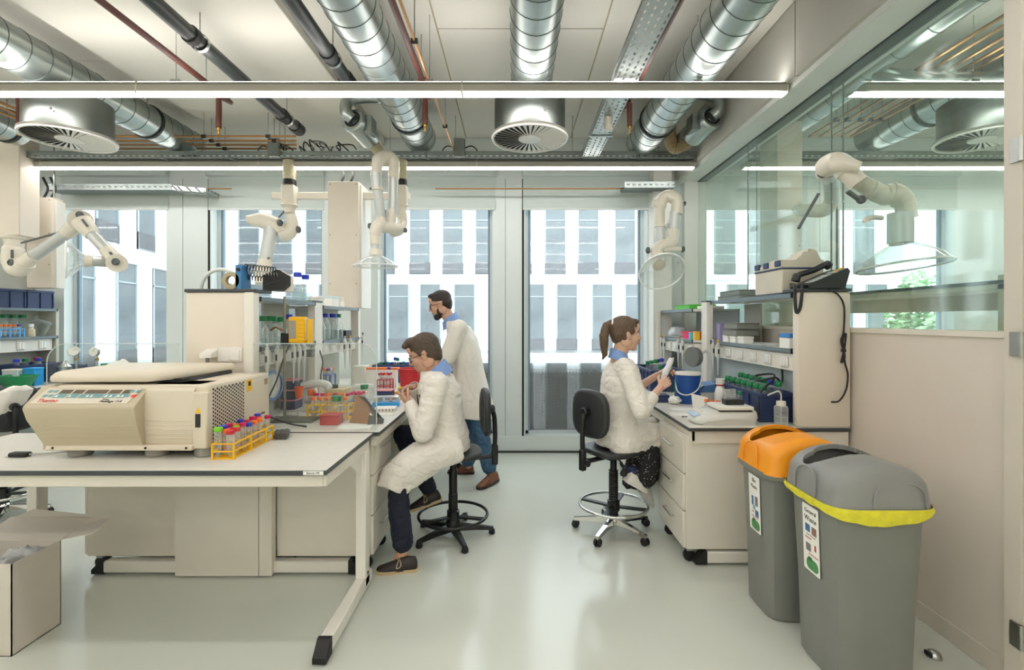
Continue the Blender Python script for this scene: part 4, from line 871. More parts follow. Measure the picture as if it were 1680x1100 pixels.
# side: hole grille, stickers
g = MB(); 
for c in range(17):
    for r in range(15):
        y = 2.36 + c * .0163; z = .945 + r * .0187 + (.0093 if c % 2 else 0)
        if z < 1.21: g.cyl((-1.4885, y, z), (-1.4873, y, z), .0062, n=7)
tag(g.build('grille_holes', black, t, w=True), kind='stuff')
MB().box((-1.4895, 2.655, 1.15), (-1.487, 2.705, 1.215)).build('warning_sticker', yellow, t, w=True); MB().box((-1.4875, 2.668, 1.18), (-1.4865, 2.692, 1.205)).build('sticker_mark', black, t, w=True)
MB().box((-1.4895, 2.84, 1.165), (-1.487, 2.875, 1.2)).build('tape_patch', M('tan tape', '#a48f63', .5), t, w=True)
MB().prism([(-1.5455, 2.3085, 1.1), (-1.515, 2.3085, 1.1), (-1.53, 2.3085, 1.125)], (0, .002, 0)).build('warning_triangle', yellow, t, w=True); MB().box((-1.543, 2.3075, 1.03), (-1.519, 2.311, 1.095)).build('warning_label', black, t, w=True)
text('Thermo Fisher', .016, plane_mt((-1.4865 - t.location.x, 2.8 - t.location.y, 1.0 - t.location.z), (0, 1, 0), (0, 0, 1)), 'side_lettering', black, t)
# ============================================================= WASTE BINS
def srect(a, b, n=28, p=5.):
    out = []
    for k in range(n):
        th = 2 * pi * k / n + pi / n; c, s = cos(th), sin(th); r = (abs(c) ** p + abs(s) ** p) ** (-1 / p); out.append((a * c * r, b * s * r))
    return out
def bin_lid(name, mat, t, a, b, z0, slot):
    NX, NY = 120, 96; m = MB(); idx = {}; nn = 6.
    def P(u, v):
        s = max(abs(u), abs(v)); q = (abs(u) ** nn + abs(v) ** nn) ** (1 / nn); k = s / q if q > 1e-6 else 1
        x, y = a * u * k, b * v * k; d = min(a * (1 - abs(u)), b * (1 - abs(v))); rr = .05
        drop = 0 if d > rr else rr - math.sqrt(max(0, rr * rr - (rr - d) ** 2))
        return V((x, y, z0 + .115 + .075 * (1 - (x / a) ** 2) - drop * 1.1))
    us = [-1 + 2 * i / NX for i in range(NX + 1)]; vs = [-1 + 2 * j / NY for j in range(NY + 1)]
    for i, u in enumerate(us):
        for j, v in enumerate(vs): idx[i, j] = len(m.v); m.v.append(P(u, v))
    hole = set()
    for i in range(NX):
        for j in range(NY):
            uc, vc = (us[i] + us[i + 1]) / 2, (vs[j] + vs[j + 1]) / 2
            if ((uc - slot[0]) / slot[1]) ** 2 + abs((vc - slot[2]) / slot[3]) ** 2.6 < 1: hole.add((i, j))
            else: m.f.append((idx[i, j], idx[i + 1, j], idx[i + 1, j + 1], idx[i, j + 1])); m.m.append(0)
    for (i, j) in hole:                                              # throat of the slot
        for (di, dj, e) in ((-1, 0, ((i, j), (i, j + 1))), (1, 0, ((i + 1, j + 1), (i + 1, j))), (0, -1, ((i + 1, j), (i, j))), (0, 1, ((i, j + 1), (i + 1, j + 1)))):
            if (i + di, j + dj) not in hole:
                p, q = m.v[idx[e[0]]], m.v[idx[e[1]]]; m.add([p, q, q - V((0, 0, .02)), p - V((0, 0, .02))], [(0, 1, 2, 3)])
    bd = [(i, 0) for i in range(NX)] + [(NX, j) for j in range(NY)] + [(i, NY) for i in range(NX, 0, -1)] + [(0, j) for j in range(NY, 0, -1)]
    rim = [m.v[idx[k]] for k in bd]; n = len(rim); base = len(m.v)
    low = [V((p.x * 1.03, p.y * 1.03, z0 + .012)) for p in rim]; low2 = [V((p.x * 1.05, p.y * 1.05, z0)) for p in rim]
    m.v += low + low2
    for k in range(n):
        k2 = (k + 1) % n; m.f.append((idx[bd[k]], base + k, base + k2, idx[bd[k2]])); m.m.append(0); m.f.append((base + k, base + n + k, base + n + k2, base + k2)); m.m.append(0)
    o = m.build(name, mat, t, sharp=55); return o
def rounded_plate(m, c, ux, uy, w, h, r, d):
    pts = []
    for k in range(4):
        cx_, cy_ = ((w / 2 - r), (h / 2 - r)) if k == 0 else ((-w / 2 + r), (h / 2 - r)) if k == 1 else ((-w / 2 + r), (-h / 2 + r)) if k == 2 else ((w / 2 - r), (-h / 2 + r))
        for q in range(6): an = pi / 2 * k + pi / 2 * q / 5; pts.append(V(c) + V(ux) * (cx_ + r * cos(an)) + V(uy) * (cy_ + r * sin(an)))
    return m.prism(pts, V(ux).cross(V(uy)).normalized() * d)
def waste_bin(label, x, y, bodym, lidm, liner, words_, pics):
    t = T('waste_bin', label, 'waste bin', (x, y, 0), group='recycling bins by the partition'); a, b = .215, .2
    rg = [[(px * k, py * k2, z) for px, py in srect(a, b)] for (k, k2, z) in ((.80, .72, .0), (.84, .76, .012), (.88, .82, .35), (.95, .93, .735), (1.05, 1.06, .74), (1.05, 1.06, .765), (.98, .98, .765))]
    MB().loft(rg).build('body', bodym, t, sharp=30)
    MB().box((-a * .9, -b * .9, .7655), (a * .9, b * .9, .768)).build('inside_shade', M('bin inside shade', '#23241f', .8), t)  # black plate put in for the shade inside the bin
    MB().box((-a * .86 - .002, -.05, .3), (-a * .86 + .02, .05, .45), .006).build('side_recess', bodym, t)
    bin_lid('lid', lidm, t, a * .985, b * .985, .76, (-.02, .86, .26, .42))
    for sx in (-1,):                                                   # raised arch on the short side, one on the long side
        m = MB(); m.tube(smooth([(sx * (a + .006), -.075, .775), (sx * (a + .003), -.07, .85), (sx * (a - .006), -.03, .885), (sx * (a - .006), .03, .885), (sx * (a + .003), .07, .85), (sx * (a + .006), .075, .775)], 5), .005, 6); m.build('lid_arch', lidm, t)
    m = MB(); m.tube(smooth([(-.06, -b - .006, .775), (-.05, -b - .003, .84), (0, -b + .004, .872), (.1, -b + .004, .872), (.15, -b - .003, .84), (.16, -b - .006, .775)], 5), .004, 6); m.build('lid_arch', lidm, t)
    if liner:
        n = 96; r1, r2, r3 = [], [], []
        for px, py in srect(a, b, n):
            f = noise.noise(V((px * 14, py * 14, 2))); low = .74 - .04 * max(0, -py / b) * (1 - abs(px + .03) / a * .9) + .014 * f
            r1.append((px * 1.062, py * 1.075, .772)); r2.append((px * (1.085 + .01 * f), py * (1.10 + .02 * f), (.772 + low) / 2)); r3.append((px * (1.06 + .012 * f), py * (1.075 + .02 * f), low))
        o = MB().loft([r1, r2, r3], False).build('bin_liner', M('yellow liner', '#e3da33', .35, var=.1, scale=30, bump=.4), t)
    # poster on the short side
    lean = math.atan2(a * (.95 - .84), .72); up = V((-sin(lean), 0, cos(lean))); ux = V((0, -1, 0)); nr = ux.cross(up)
    c = V((-a * .925 - .0035, -.02, .565)); P = lambda u, v, d=0: c + ux * u + up * v + nr * d
    po_ = MB(); rounded_plate(po_, c, ux, up, .115, .3, .008, .0012); ps = po_.build('poster', paper, t)
    def pic(u, v, w, h, mat, nm='picture', d=.0018): m = MB(); rounded_plate(m, P(u, v), ux, up, w, h, .003, d); m.build(nm, mat, ps)
    for k, wd in enumerate(words_): text(wd, .032 if len(wd) < 7 else .026, plane_mt(P(0, .122 - k * .034, .0016), ux, up), 'poster_text', M('ink', '#3a3a38', .6), ps)
    for (u, v, w, h, mm) in pics: pic(u, v, w, h, mm)
    m = MB(); rounded_plate(m, P(.005, -.115), ux, up, .085, .05, .022, .0018); m.build('leaf_logo', M('leaf green', '#4f8f55', .6), ps)
    m = MB(); rounded_plate(m, P(-.01, -.092), ux, up, .03, .016, .007, .002); m.build('leaf_logo', M('leaf dark', '#2f6a3c', .6), ps)
    return t
bgrey = M('bin grey', '#7d7f79', .42, var=.03, bump=.04, bscale=120); lgrey = M('lid grey', '#8b8c89', .4, var=.02, bump=.03, bscale=120); lor = M('lid orange', '#f39c1d', .4, var=.02)
pb, ps_, pr_, pg = M('pic blue', '#3f6f9f', .6), M('pic slate', '#7d7a76', .6), M('pic red', '#c0473c', .6), M('pic sky', '#7fa6c6', .6)
waste_bin('grey waste bin with orange slotted lid beside the right bench', 1.49, 2.59, bgrey, lor, False, ('Bin', 'Plastic'), [(-.02, .01, .02, .05, pb), (.02, .015, .03, .05, ps_), (-.005, -.025, .025, .025, pg), (.022, -.05, .035, .035, pb), (-.02, -.05, .02, .006, pr_), (.0, -.075, .07, .004, pr_)])
waste_bin('all-grey waste bin with yellow liner, nearest the viewer', 1.53, 2.165, bgrey, lgrey, True, ('General', 'Waste'), [(-.022, .045, .034, .034, pb), (.024, .042, .034, .036, M('pic brown', '#8c6a5c', .6)), (-.02, .0, .045, .005, pr_), (.03, -.03, .012, .028, pr_), (-.02, -.042, .035, .035, ps_), (.015, -.07, .07, .004, pr_), (0, .015, .07, .003, ps_)])
# ============================================================= CARDBOARD BOX
t = T('cardboard_box', 'open white cardboard box with plastic bag on the floor at the left', 'box', (-2.52, 2.32, 0)); cb = M('white card', '#cdc5ba', .75, var=.02)
x0, x1, y0, y1, h = -2.74, -2.315, 2.2, 2.44, .425
MB().box((x0, y0, 0), (x0 + .004, y1, h)).build('side_wall', cb, t, w=True); MB().box((x1 - .004, y0, 0), (x1, y1, h)).build('side_wall', cb, t, w=True)
MB().box((x0, y0, 0), (x1, y0 + .004, h)).build('front_wall', cb, t, w=True); MB().box((x0, y1 - .004, 0), (x1, y1, h)).build('rear_wall', cb, t, w=True); MB().box((x0, y0, 0), (x1, y1, .004)).build('box_floor', cb, t, w=True)
MB().prism([(x0, y1, h), (x1, y1, h), (x1 + .01, y1 + .16, h + .05), (x0, y1 + .16, h + .05)], (0, .001, .004)).build('rear_flap', cb, t, w=True)
MB().prism([(x1, y1 + .005, h), (x1 + .01, y1 + .16, h + .05), (x1 + .17, y1 + .1, h + .075), (x1 + .16, y1 + .0, h + .03)], (.001, 0, .004)).build('corner_flap', cb, t, w=True)
MB().prism([(x0 + .02, y1 + .16, h + .05), (x1 + .01, y1 + .16, h + .05), (x1 + .17, y1 + .1, h + .075), (x0 + .09, y1 + .19, h + .08)], (0, .004, .003)).build('rear_lip', cb, t, w=True)
MB().box((-2.4, 2.198, .075), (-2.385, 2.2, .14)).build('print_mark', M('violet print', '#4b2f86', .6), t, w=True); MB().box((-2.4, 2.198, .058), (-2.38, 2.2, .066)).build('print_mark', MATS['violet print'], t, w=True)
bag = MB(); N = 22
for i in range(N + 1):
    for j in range(N + 1):
        u, v = i / N, j / N; z = .36 + .05 * noise.noise(V((u * 5, v * 4, 0))) + .02 * noise.noise(V((u * 14, v * 13, 3))) + (.05 if v > .8 else 0) * u
        bag.v.append(V((x0 + .012 + u * (x1 - x0 - .024), y0 + .012 + v * (y1 - y0 - .024), z)))
for i in range(N):
    for j in range(N): a = i * (N + 1) + j; bag.f.append((a, a + N + 1, a + N + 2, a + 1)); bag.m.append(0)
bag.build('plastic_bag', clear('bag film', '#e6e9ea', '#e6e9ea', .3, 1.2, 2), t, w=True, sharp=60)
# ============================================================= LAB CHAIRS
seatm = M('polyurethane black', '#26282b', .45, var=.06, bump=.05, bscale=150); bmet = M('black metal', '#1a1b1d', .3, .2)
def lab_chair(label, loc, rz, legm, casters, ringm, zr, colm, back=True, seat_z=.61):
    t = T('lab_chair', label, 'chair', loc, rz, 'tall lab chairs')
    rg = []
    for z, k in ((0, .86), (.006, .95), (.02, 1.0), (.038, .99), (.045, .95), (.043, .86), (.038, .55), (.036, .12)):
        rg.append([(px * k * (1.06 if px > 0 else 1), py * k, z + seat_z - .04 - (.014 if px > .13 else 0) * (px / .2)) for px, py in srect(.205, .2, 30, 3.2)])
    MB().loft(rg).build('seat', seatm, t, sharp=60)
    MB().box((-.1, -.06, seat_z - .075), (.1, .06, seat_z - .04), .01).build('seat_plate', bmet, t)
    # back: cushion curved to the sitter, support bar and bracket
    rg = []
    for f in range(7):
        d = [-.028, -.022, 0, .012, .016, .014, .008][f]; k = [.86, .97, 1.0, .985, .92, .6, .15][f]
        rg.append([(-.235 + d + .35 * py * py, py * k, seat_z + .27 + pz * k) for py, pz in srect(.175, .17, 30, 3.)])
    rg = [[(x, y, z) for x, y, z in r_] for r_ in rg]
    MB().loft(rg).build('backrest', seatm, t, sharp=60)
    MB().lathe([(.03, 0), (.03, .03), (.02, .04)], (-.262, 0, seat_z + .29), (-1, 0, 0), 14).build('back_pivot', bmet, t)
    MB().tube(smooth([(-.285, 0, seat_z + .29), (-.302, 0, seat_z + .2), (-.302, 0, seat_z + .02), (-.27, 0, seat_z - .055), (-.1, 0, seat_z - .062)], 6), .017, 10).build('back_bar', bmet, t)
    MB().box((-.325, -.022, seat_z - .12), (-.28, .022, seat_z + .03), .008).build('bar_bracket', bmet, t)
    MB().cyl((-.30, -.022, seat_z - .06), (-.30, -.055, seat_z - .06), .024, n=16).build('adjust_knob', bmet, t)
    MB().tube([(-.03, -.05, seat_z - .06), (-.04, -.12, seat_z - .08), (-.045, -.14, seat_z - .13)], .006, 8).build('lever', bmet, t); MB().lathe([(.012, 0), (.026, -.03), (.022, -.045)], (-.045, -.14, seat_z - .12), n=12).build('lever_grip', rubber, t)
    z1 = .3
    MB().cyl((0, 0, z1), (0, 0, seat_z - .06), .024, n=18).build('gas_column', bmet, t)
    if colm == 'bellows':
        pr = [(.034, .1)]
        for k in range(18): z = .13 + k * .0175; pr += [(.036, z), (.03, z + .009)]
        MB().lathe(pr + [(.036, .45)], n=20).build('column_sleeve', rubber, t)
    else: MB().lathe([(.04, .1), (.034, .12), (.034, .3), (.03, .305), (.03, .46), (.024, .47)], n=20).build('column_sleeve', bmet, t)
    R_ = .245; MB().tube([(R_ * cos(2 * pi * k / 48), R_ * sin(2 * pi * k / 48), zr) for k in range(48)], .011, 10, closed=True).build('foot_ring', ringm, t)
    for k in range(4 if casters else 3):
        an = 2 * pi * k / (4 if casters else 3) + .5; MB().beam((.03 * cos(an), .03 * sin(an), zr - .012), (R_ * cos(an), R_ * sin(an), zr), .035, .014, (0, 0, 1)).build('ring_spoke', bmet, t)
    MB().lathe([(.045, zr - .04), (.045, zr + .03), (.036, zr + .035)], n=18).build('ring_hub', bmet, t)
    MB().lathe([(.05, .055), (.055, .07), (.05, .11), (.036, .125)], n=20).build('base_hub', legm, t)
    for k in range(5):
        an = 2 * pi * k / 5 + (.35 if casters else .1) - rz; d = V((cos(an), sin(an), 0)); L = .29
        hb = .075 if casters else .05
        x, y, _ = frame_of(d, (0, 0, 1)); pr = []
        for s, w, zt, hh in ((.03, .026, hb + .035, .045), (.16, .022, hb + .02, .03), (L, .016, hb + .0, .02)):
            c = d * s; pr.append([c + x * w + V((0, 0, zt - hh)), c + x * w * .7 + V((0, 0, zt)), c - x * w * .7 + V((0, 0, zt)), c - x * w + V((0, 0, zt - hh))])
        MB().loft(pr).build('base_leg', legm, t, sharp=25)
        e = d * (L - .012)
        if casters:
            MB().cyl(e + V((0, 0, .045)), e + V((0, 0, hb)), .01, n=8).build('caster_stem', chrome, t)
            for s in (-1, 1): MB().lathe([(.012, 0), (.027, .002), (.028, .012), (.022, .02)], e + V((0, 0, .028)) + x * s * .004, x * s, 16).build('caster_wheel', rubber, t)
        else: MB().lathe([(.02, 0), (.024, .006), (.022, .03), (.016, .034)], e, n=14).build('glide', rubber, t)
    return t
lab_chair('black lab chair with black star base and foot ring under the seated man', (-.445, 3.44, 0), pi + .2, bmet, False, bmet, .15, 'plain')
lab_chair('black lab chair with chrome base on castors under the seated woman', (.72, 3.5, 0), .6, chrome, True, chrome, .2, 'bellows', seat_z=.62)
lab_chair('black chrome-based lab chair at the far left bench behind the centrifuge', (-3.98, 3.72, 0), 2.6, chrome, True, chrome, .21, 'bellows')
# coat thrown over that chair's back
o = MB(); 
rg = []
for k, (z, w, d, oy) in enumerate(((.52, .05, .02, -.2), (.56, .1, .04, -.19), (.66, .13, .05, -.14), (.8, .13, .055, -.08), (.93, .12, .06, -.02), (1.02, .1, .05, 0.02), (1.045, .06, .03, 0.03))):
    rg.append([(-3.77 + oy + py * .9 + .3 * (px) + .01 * noise.noise(V((px * 30, z * 9, 1))), 3.6 + px * .9 - py * .3, z + .015 * noise.noise(V((px * 20, py * 20, z * 8)))) for px, py in srect(w, d, 40, 2.6)])
o.loft(rg); co = o.build('draped_coat', M('coat cotton', '#e4dfd8', .85, var=.03, bump=.2, bscale=30))
tag(co, 'white lab coat draped over the chair behind the centrifuge', 'coat')
MB().box((-3.9, 3.5, .62), (-3.86, 3.53, .7), .004).build('blue_lining', M('blue lining', '#6f8fc9', .8), co, w=True)
# floor door stop
t = T('door_stop', 'small steel half-dome door stop on the floor by the partition', 'door stop', at(1532, 1080, 2.2) * 1)
t.location.z = 0; MB().lathe([(.03, 0), (.03, .008), (.024, .022), (.012, .03), (.001, .032)], n=22).build('dome', steel, t); MB().box((-.032, -.02, .004), (-.02, .02, .024), .004).build('buffer', rubber, t)
# ============================================================= SMALL THINGS
amber = M('amber liquid', '#c8702a', .3); milk = M('pale liquid', '#e6e0cf', .4); aqua = clear('clear liquid', '#f3f9fa', '#e4eef0', .1, .4)
def bottle(label, loc, h, r, capm, fill=None, g=None, name='bottle', cat='bottle', group=None, neck=.55, caph=.03):
    t = T(name, label, cat, loc, group=group); hb = h - caph; sh = hb * .62
    MB().lathe([(r * .9, 0), (r, .006), (r, sh), (r * .93, sh + .012), (r * neck, hb - .02), (r * neck * .85, hb - .015), (r * neck * .85, hb)], n=18).build('vessel', g or glass, t)
    MB().lathe([(r * neck * 1.12, hb - .004), (r * neck * 1.16, hb), (r * neck * 1.16, h - .003), (r * neck * 1.05, h)], n=18).build('cap', capm, t)
    if fill: MB().lathe([(r * .88, .004), (r * .95, .008), (r * .95, sh * fill[1])], n=18).build('contents', fill[0], t)
    return t
CN = {'green': green, 'blue': blue, 'orange': orange, 'red': red, 'magenta': magenta, 'lime': lime, 'yellow': yellow, 'white': white, 'black': black}
def vial(label, loc, h, r, capm, group, content=None, tilt=(0, 0)):
    t = T('sample_tube', label, 'tube', loc, group=group)
    MB().lathe([(.002, 0), (r * .6, .012), (r * .95, .022), (r, h - .012), (r, h - .006)], n=12).build('tube', pplas, t); MB().lathe([(r * 1.12, h - .014), (r * 1.18, h - .012), (r * 1.18, h + .002), (r * 1.05, h + .004)], n=12).build('cap', capm, t)
    if content: MB().lathe([(r * .5, .012), (r * .85, .024), (r * .88, h * .5)], n=10).build('contents', content, t)
    t.rotation_euler = (tilt[0], tilt[1], 0); return t
def rack(label, loc, L, W_, h, mat, nx, ny, rz=0., name='tube_rack'):
    """open rack: base plate, two grids, end walls with windows, side bars"""
    t = T(name, label, 'rack', loc, rz)
    MB().box((-L / 2, -W_ / 2, 0), (L / 2, W_ / 2, .005), .002).build('base_plate', mat, t)
    for z in (h * .52, h):
        for s in (-1, 1): MB().box((-L / 2, s * W_ / 2 - .003, z - .004), (L / 2, s * W_ / 2 + .003, z + .004), .001).build('side_bar', mat, t)
        for k in range(nx + 1): x = -L / 2 + L * k / nx; MB().box((x - .002, -W_ / 2, z - .003), (x + .002, W_ / 2, z + .003)).build('cross_bar', mat, t)
    for k in range(nx + 1):
        if k % 2 == 0 or k in (0, nx):
            x = -L / 2 + L * k / nx
            for s in (-1, 1): MB().box((x - .006, s * W_ / 2 - .003, 0), (x + .006, s * W_ / 2 + .003, h)).build('upright', mat, t)
    return t
def crate(label, c, sx, sy, h, mat, group='navy stacking crates', rz=0.):
    t = T('storage_crate', label, 'crate', c, rz, group); w = .008
    MB().box((-sx / 2, -sy / 2, 0), (sx / 2, sy / 2, .006)).build('crate_floor', mat, t)
    for s in (-1, 1):
        MB().box((-sx / 2, s * sy / 2 - w / 2, 0), (sx / 2, s * sy / 2 + w / 2, h), .002).build('long_wall' if sx > sy else 'short_wall', mat, t); MB().box((s * sx / 2 - w / 2, -sy / 2, 0), (s * sx / 2 + w / 2, sy / 2, h), .002).build('end_wall', mat, t)
        for (a, n, ax) in ((sx, max(2, int(sx / .12)), 0), (sy, max(2, int(sy / .12)), 1)):
            for k in range(n + 1):
                q = -a / 2 + a * k / n
                if ax == 0: MB().box((q - .006, s * (sy / 2 + .003), .01), (q + .006, s * (sy / 2 + .013), h - .02)).build('rib', mat, t)
                else: MB().box((s * (sx / 2 + .003), q - .006, .01), (s * (sx / 2 + .013), q + .006, h - .02)).build('rib', mat, t)
            if ax == 0: MB().box((-sx / 2 - .012, s * (sy / 2 + .002), h - .025), (sx / 2 + .012, s * (sy / 2 + .014), h), .002).build('rim', mat, t)
            else: MB().box((s * (sx / 2 + .002), -sy / 2 - .012, h - .025), (s * (sx / 2 + .014), sy / 2 + .012, h), .002).build('rim', mat, t)
            if ax == 0: MB().box((-sx / 2, s * (sy / 2 + .003), h * .45), (sx / 2, s * (sy / 2 + .009), h * .45 + .008)).build('rib', mat, t)
            else: MB().box((s * (sx / 2 + .003), -sy / 2, h * .45), (s * (sx / 2 + .009), sy / 2, h * .45 + .008)).build('rib', mat, t)
    return t
def lidbox(label, c, sx, sy, h, body, lid, name='box', cat='box', rz=0., group=None, lh=.02):
    t = T(name, label, cat, c, rz, group); MB().box((-sx / 2, -sy / 2, 0), (sx / 2, sy / 2, h - lh), .003).build('body', body, t); MB().box((-sx / 2 - .003, -sy / 2 - .003, h - lh), (sx / 2 + .003, sy / 2 + .003, h), .004).build('lid', lid, t); return t
pipw = M('pipette white', '#d3d4cf', .4); pipg = M('pipette grey', '#8f9493', .4)
def pipette(label, x, y, z, face, tipc=None):
    """hand pipette hanging by its hook; z is the hook height"""
    t = T('pipette', label, 'pipette', (x, y, z - .2), group='hand pipettes on the socket rails')
    MB().lathe([(.012, .1), (.014, .11), (.015, .19), (.017, .2), (.017, .215), (.011, .22), (.011, .235)], n=14).build('handle', pipw, t); MB().lathe([(.005, .235), (.005, .25), (.011, .25), (.011, .258)], n=12).build('plunger', tipc or pipw, t)
    MB().lathe([(.0035, -.04), (.005, .0), (.008, .04), (.009, .1)], n=12).build('shaft', pipw, t); MB().beam((0, 0, .205), (-face * .04, 0, .2), .012, .008).build('hook', pipg, t)
    MB().box((-.006, -.0155, .14), (.006, -.012, .18)).build('volume_window', black, t); return t
def shx(px, X, z): return V((X, X * F / (px - CX), z))
# ---- top of the island shelf
t = T('coil_device', 'black device with metal coils and a blue end plate on the shelf pillar', 'instrument', (-1.7, 3.06, 1.74))
MB().box((-.055, -.06, 0), (-.015, .05, .155), .003).build('blue_plate', M('blue plate', '#3f7fb5', .4), t); MB().cyl((-.035, -.061, .125), (-.035, -.07, .125), .01, n=14).build('connector', black, t)
for r_ in range(3):
    for q in (0,):
        z = .15 - r_ * .034; p0_, p1_ = V((-.015, -.02 + .012 * r_, z)), V((.125, .1 + .012 * r_, z - .008)); d = p1_ - p0_; x, y, dd = frame_of(d)
        MB().tube([p0_ + d * (k / 110) + (x * cos(k * 2 * pi / 10) + y * sin(k * 2 * pi / 10)) * .016 for k in range(111)], .0032, 6).build('coil', [black, steel, black][r_], t)
MB().prism([(.06, .05, -.02 + .02), (.16, .135, 0.0), (.19, .16, .04), (.19, .16, .1), (.13, .11, .145), (.06, .05, .1)], (-.006, .01, 0)).build('black_plate', black, t)
MB().prism([(.09, .09, .002), (.2, .18, .002), (.2, .18, .1), (.15, .13, .14), (.09, .09, .1)], (-.05, .09, 0)).build('housing', white, t)
MB().tube(smooth([(.08, .02, .02), (.15, .04, .06), (.21, .02, .085), (.25, .0, .05), (.23, -.02, .0), (.2, -.03, -.005)], 6), .004, 8).build('cable', cord, t)
o = MB().tube(arc((-1.87, 3.04, 1.745), .125, 0, pi, 22) + [V((-1.99, 3.06, 1.745))], .012, 10).build('tubing_loop', M('milky tubing', '#dfe3e1', .3)); tag(o, 'arched loop of milky tubing on the island shelf pillar', 'tubing')
o = MB().lathe([(.03, 0), (.055, 0), (.055, .03), (.03, .03), (.03, 0)], (-1.785, 3.0, 1.796), (0, 1, 0), 26, False).build('tape_roll', M('tan tape roll', '#b7a98a', .6)); tag(o, 'beige tape roll standing on the island shelf pillar', 'tape')
gsh = 'bottles on the island shelf'
bottle('tall clear bottle with blue cap on top of the island shelf, left of the pair', (-1.7, 3.74, 1.69), .23, .046, blue, (aqua, .6), group=gsh); bottle('tall clear bottle with blue cap on top of the island shelf, right of the pair', (-1.66, 3.79, 1.69), .215, .044, blue, (aqua, .6), group=gsh)
bottle('clear bottle with green cap on the island shelf top, beside the black device', (-1.75, 3.56, 1.69), .12, .04, green, group=gsh)
lidbox('plain white carton on the top shelf beside the service column', (-1.72, 4.13, 1.665), .1, .12, .085, white, white, 'carton')
lidbox('tissue box with blue print on the top shelf by the service column', (-1.71, 4.4, 1.665), .12, .16, .1, paper, M('pale blue print', '#cfe3ea', .6), 'tissue_box')
bottle('slim white bottle with blue foot on the far island shelf top', (-1.68, 4.66, 1.665), .11, .018, white, g=paper, group=gsh)
for k, (y, x, h, r_, c) in enumerate(((3.06, -1.7, .25, .06, 'green'), (3.2, -1.7, .2, .048, 'green'), (3.3, -1.68, .2, .055, 'green'), (3.42, -1.68, .195, .05, 'green'), (3.5, -1.75, .19, .04, 'green'), (3.55, -1.68, .215, .045, 'blue'))):
    bottle(f'{c}-capped clear bottle in the near shelf bay, {ORD[k]} from the pillar', (x, y, 1.375), h, r_, CN[c], (aqua, .5) if k % 2 else None, group=gsh)
for k, (y, x) in enumerate(((3.69, -1.68), (3.75, -1.64), (3.78, -1.72))): bottle(f'small blue-capped amber bottle behind the yellow controller, {ORD[k]} from the left', (x, y, 1.375), .115 + .012 * k, .03, blue, (amber, .5), group='small amber bottles')
for k, (y, c) in enumerate(((4.1, 'green'), (4.22, 'blue'), (4.42, 'blue'), (4.53, 'green'))): bottle(f'{c}-capped clear bottle in the far shelf bay, {ORD[k]} from the near post', (-1.68, y, 1.37), .235, .05, CN[c], (aqua, .7), group='bottles in the far shelf bay')
lidbox('black recorder box with silver front in the far shelf bay', (-1.7, 4.72, 1.37), .12, .16, .085, black, alu, 'instrument_box', lh=.012)
# ---- hand pipettes
for k, (x, y, z, f, c, nm) in enumerate(((-1.575, 3.04, 1.34, 1, pipw, 'nearest the pillar of the island shelf'), (-1.575, 3.17, 1.34, 1, pipw, 'left of the stand rod'), (-1.575, 3.4, 1.34, 1, pipw, 'just right of the stand rod'), (-1.575, 3.48, 1.34, 1, yellow, 'with yellow plunger below the yellow controller'), (-1.575, 3.57, 1.34, 1, pipw, 'right of the yellow controller'), (-1.575, 4.43, 1.34, 1, pipw, 'left of the far pair on the island'), (-1.575, 4.57, 1.34, 1, yellow, 'with yellow plunger at the far island bay'), (-1.56, 4.9, 1.36, 1, black, 'with black plunger at the end of the island shelf'),
        (1.62, 5.3, 1.32, -1, yellow, 'with yellow plunger by the window at the right bench'), (1.62, 5.2, 1.32, -1, pipw, 'second from the window at the right bench'), (1.61, 4.72, 1.32, -1, yellow, 'with yellow plunger above the woman\'s hands'), (1.61, 4.6, 1.32, -1, pipw, 'right of the yellow-topped one above the blue pail'), (1.73, 4.18, 1.32, -1, pipw, 'left of the two by the round magnifier'), (1.73, 4.08, 1.32, -1, yellow, 'right of the two by the round magnifier'))):
    pipette(f'hand pipette hanging {nm}', x, y, z, f, c)
# ---- stand with yellow controller
t = T('lab_stand', 'steel lab stand with long rod on the island bench', 'stand', (-1.45, 3.17, ZT)); MB().box((-.17, -.07, 0), (.13, .07, .018), .004).build('base_plate', M('stand grey', '#6f746c', .45, .4), t); MB().cyl((-.086, .02, .018), (-.086, .02, .825), .0085, n=14).build('rod', M('rod steel', '#8f8a7a', .35, .8), t)
MB().box((-.105, -.0, .50), (-.055, .04, .58), .004).build('clamp', black, t); MB().tube(smooth([(-.09, .0, .6), (-.13, -.01, .62), (-.17, -.0, .6)], 4), .008, 8).build('clamp_screw', M('bronze', '#8a6a48', .4, .6), t)
t = T('controller', 'bright yellow ribbed controller box clamped to the lab stand', 'controller', (-1.435, 3.19, 1.395)); MB().box((-.065, -.03, 0), (.045, .03, .175), .008).build('case', yellow, t)
for k in range(6): MB().box((-.0, -.034, .015 + k * .027), (.045, -.028, .027 + k * .027), .002).build('rib', yellow, t)
MB().box((-.058, -.033, .03), (-.012, -.029, .15), .002).build('label_plate', M('grey label', '#a79f94', .5), t); MB().box((.045, -.02, .02), (.05, .03, .165), .002).build('side_plate', M('sticker print', '#dfe3df', .5), t); MB().box((.05, -.01, -.004), (.075, .04, .16), .004).build('rear_case', yellow, t)
o = MB().tube(smooth([(-1.5, 3.2, 1.4), (-1.54, 3.19, 1.3), (-1.57, 3.15, 1.15), (-1.6, 3.1, 1.03), (-1.56, 3.02, .95), (-1.42, 3.0, .9), (-1.3, 2.98, .885)], 8), .005, 8).build('controller_cable', cord); tag(o, 'black cable looping from the yellow controller down to the bench', 'cable')
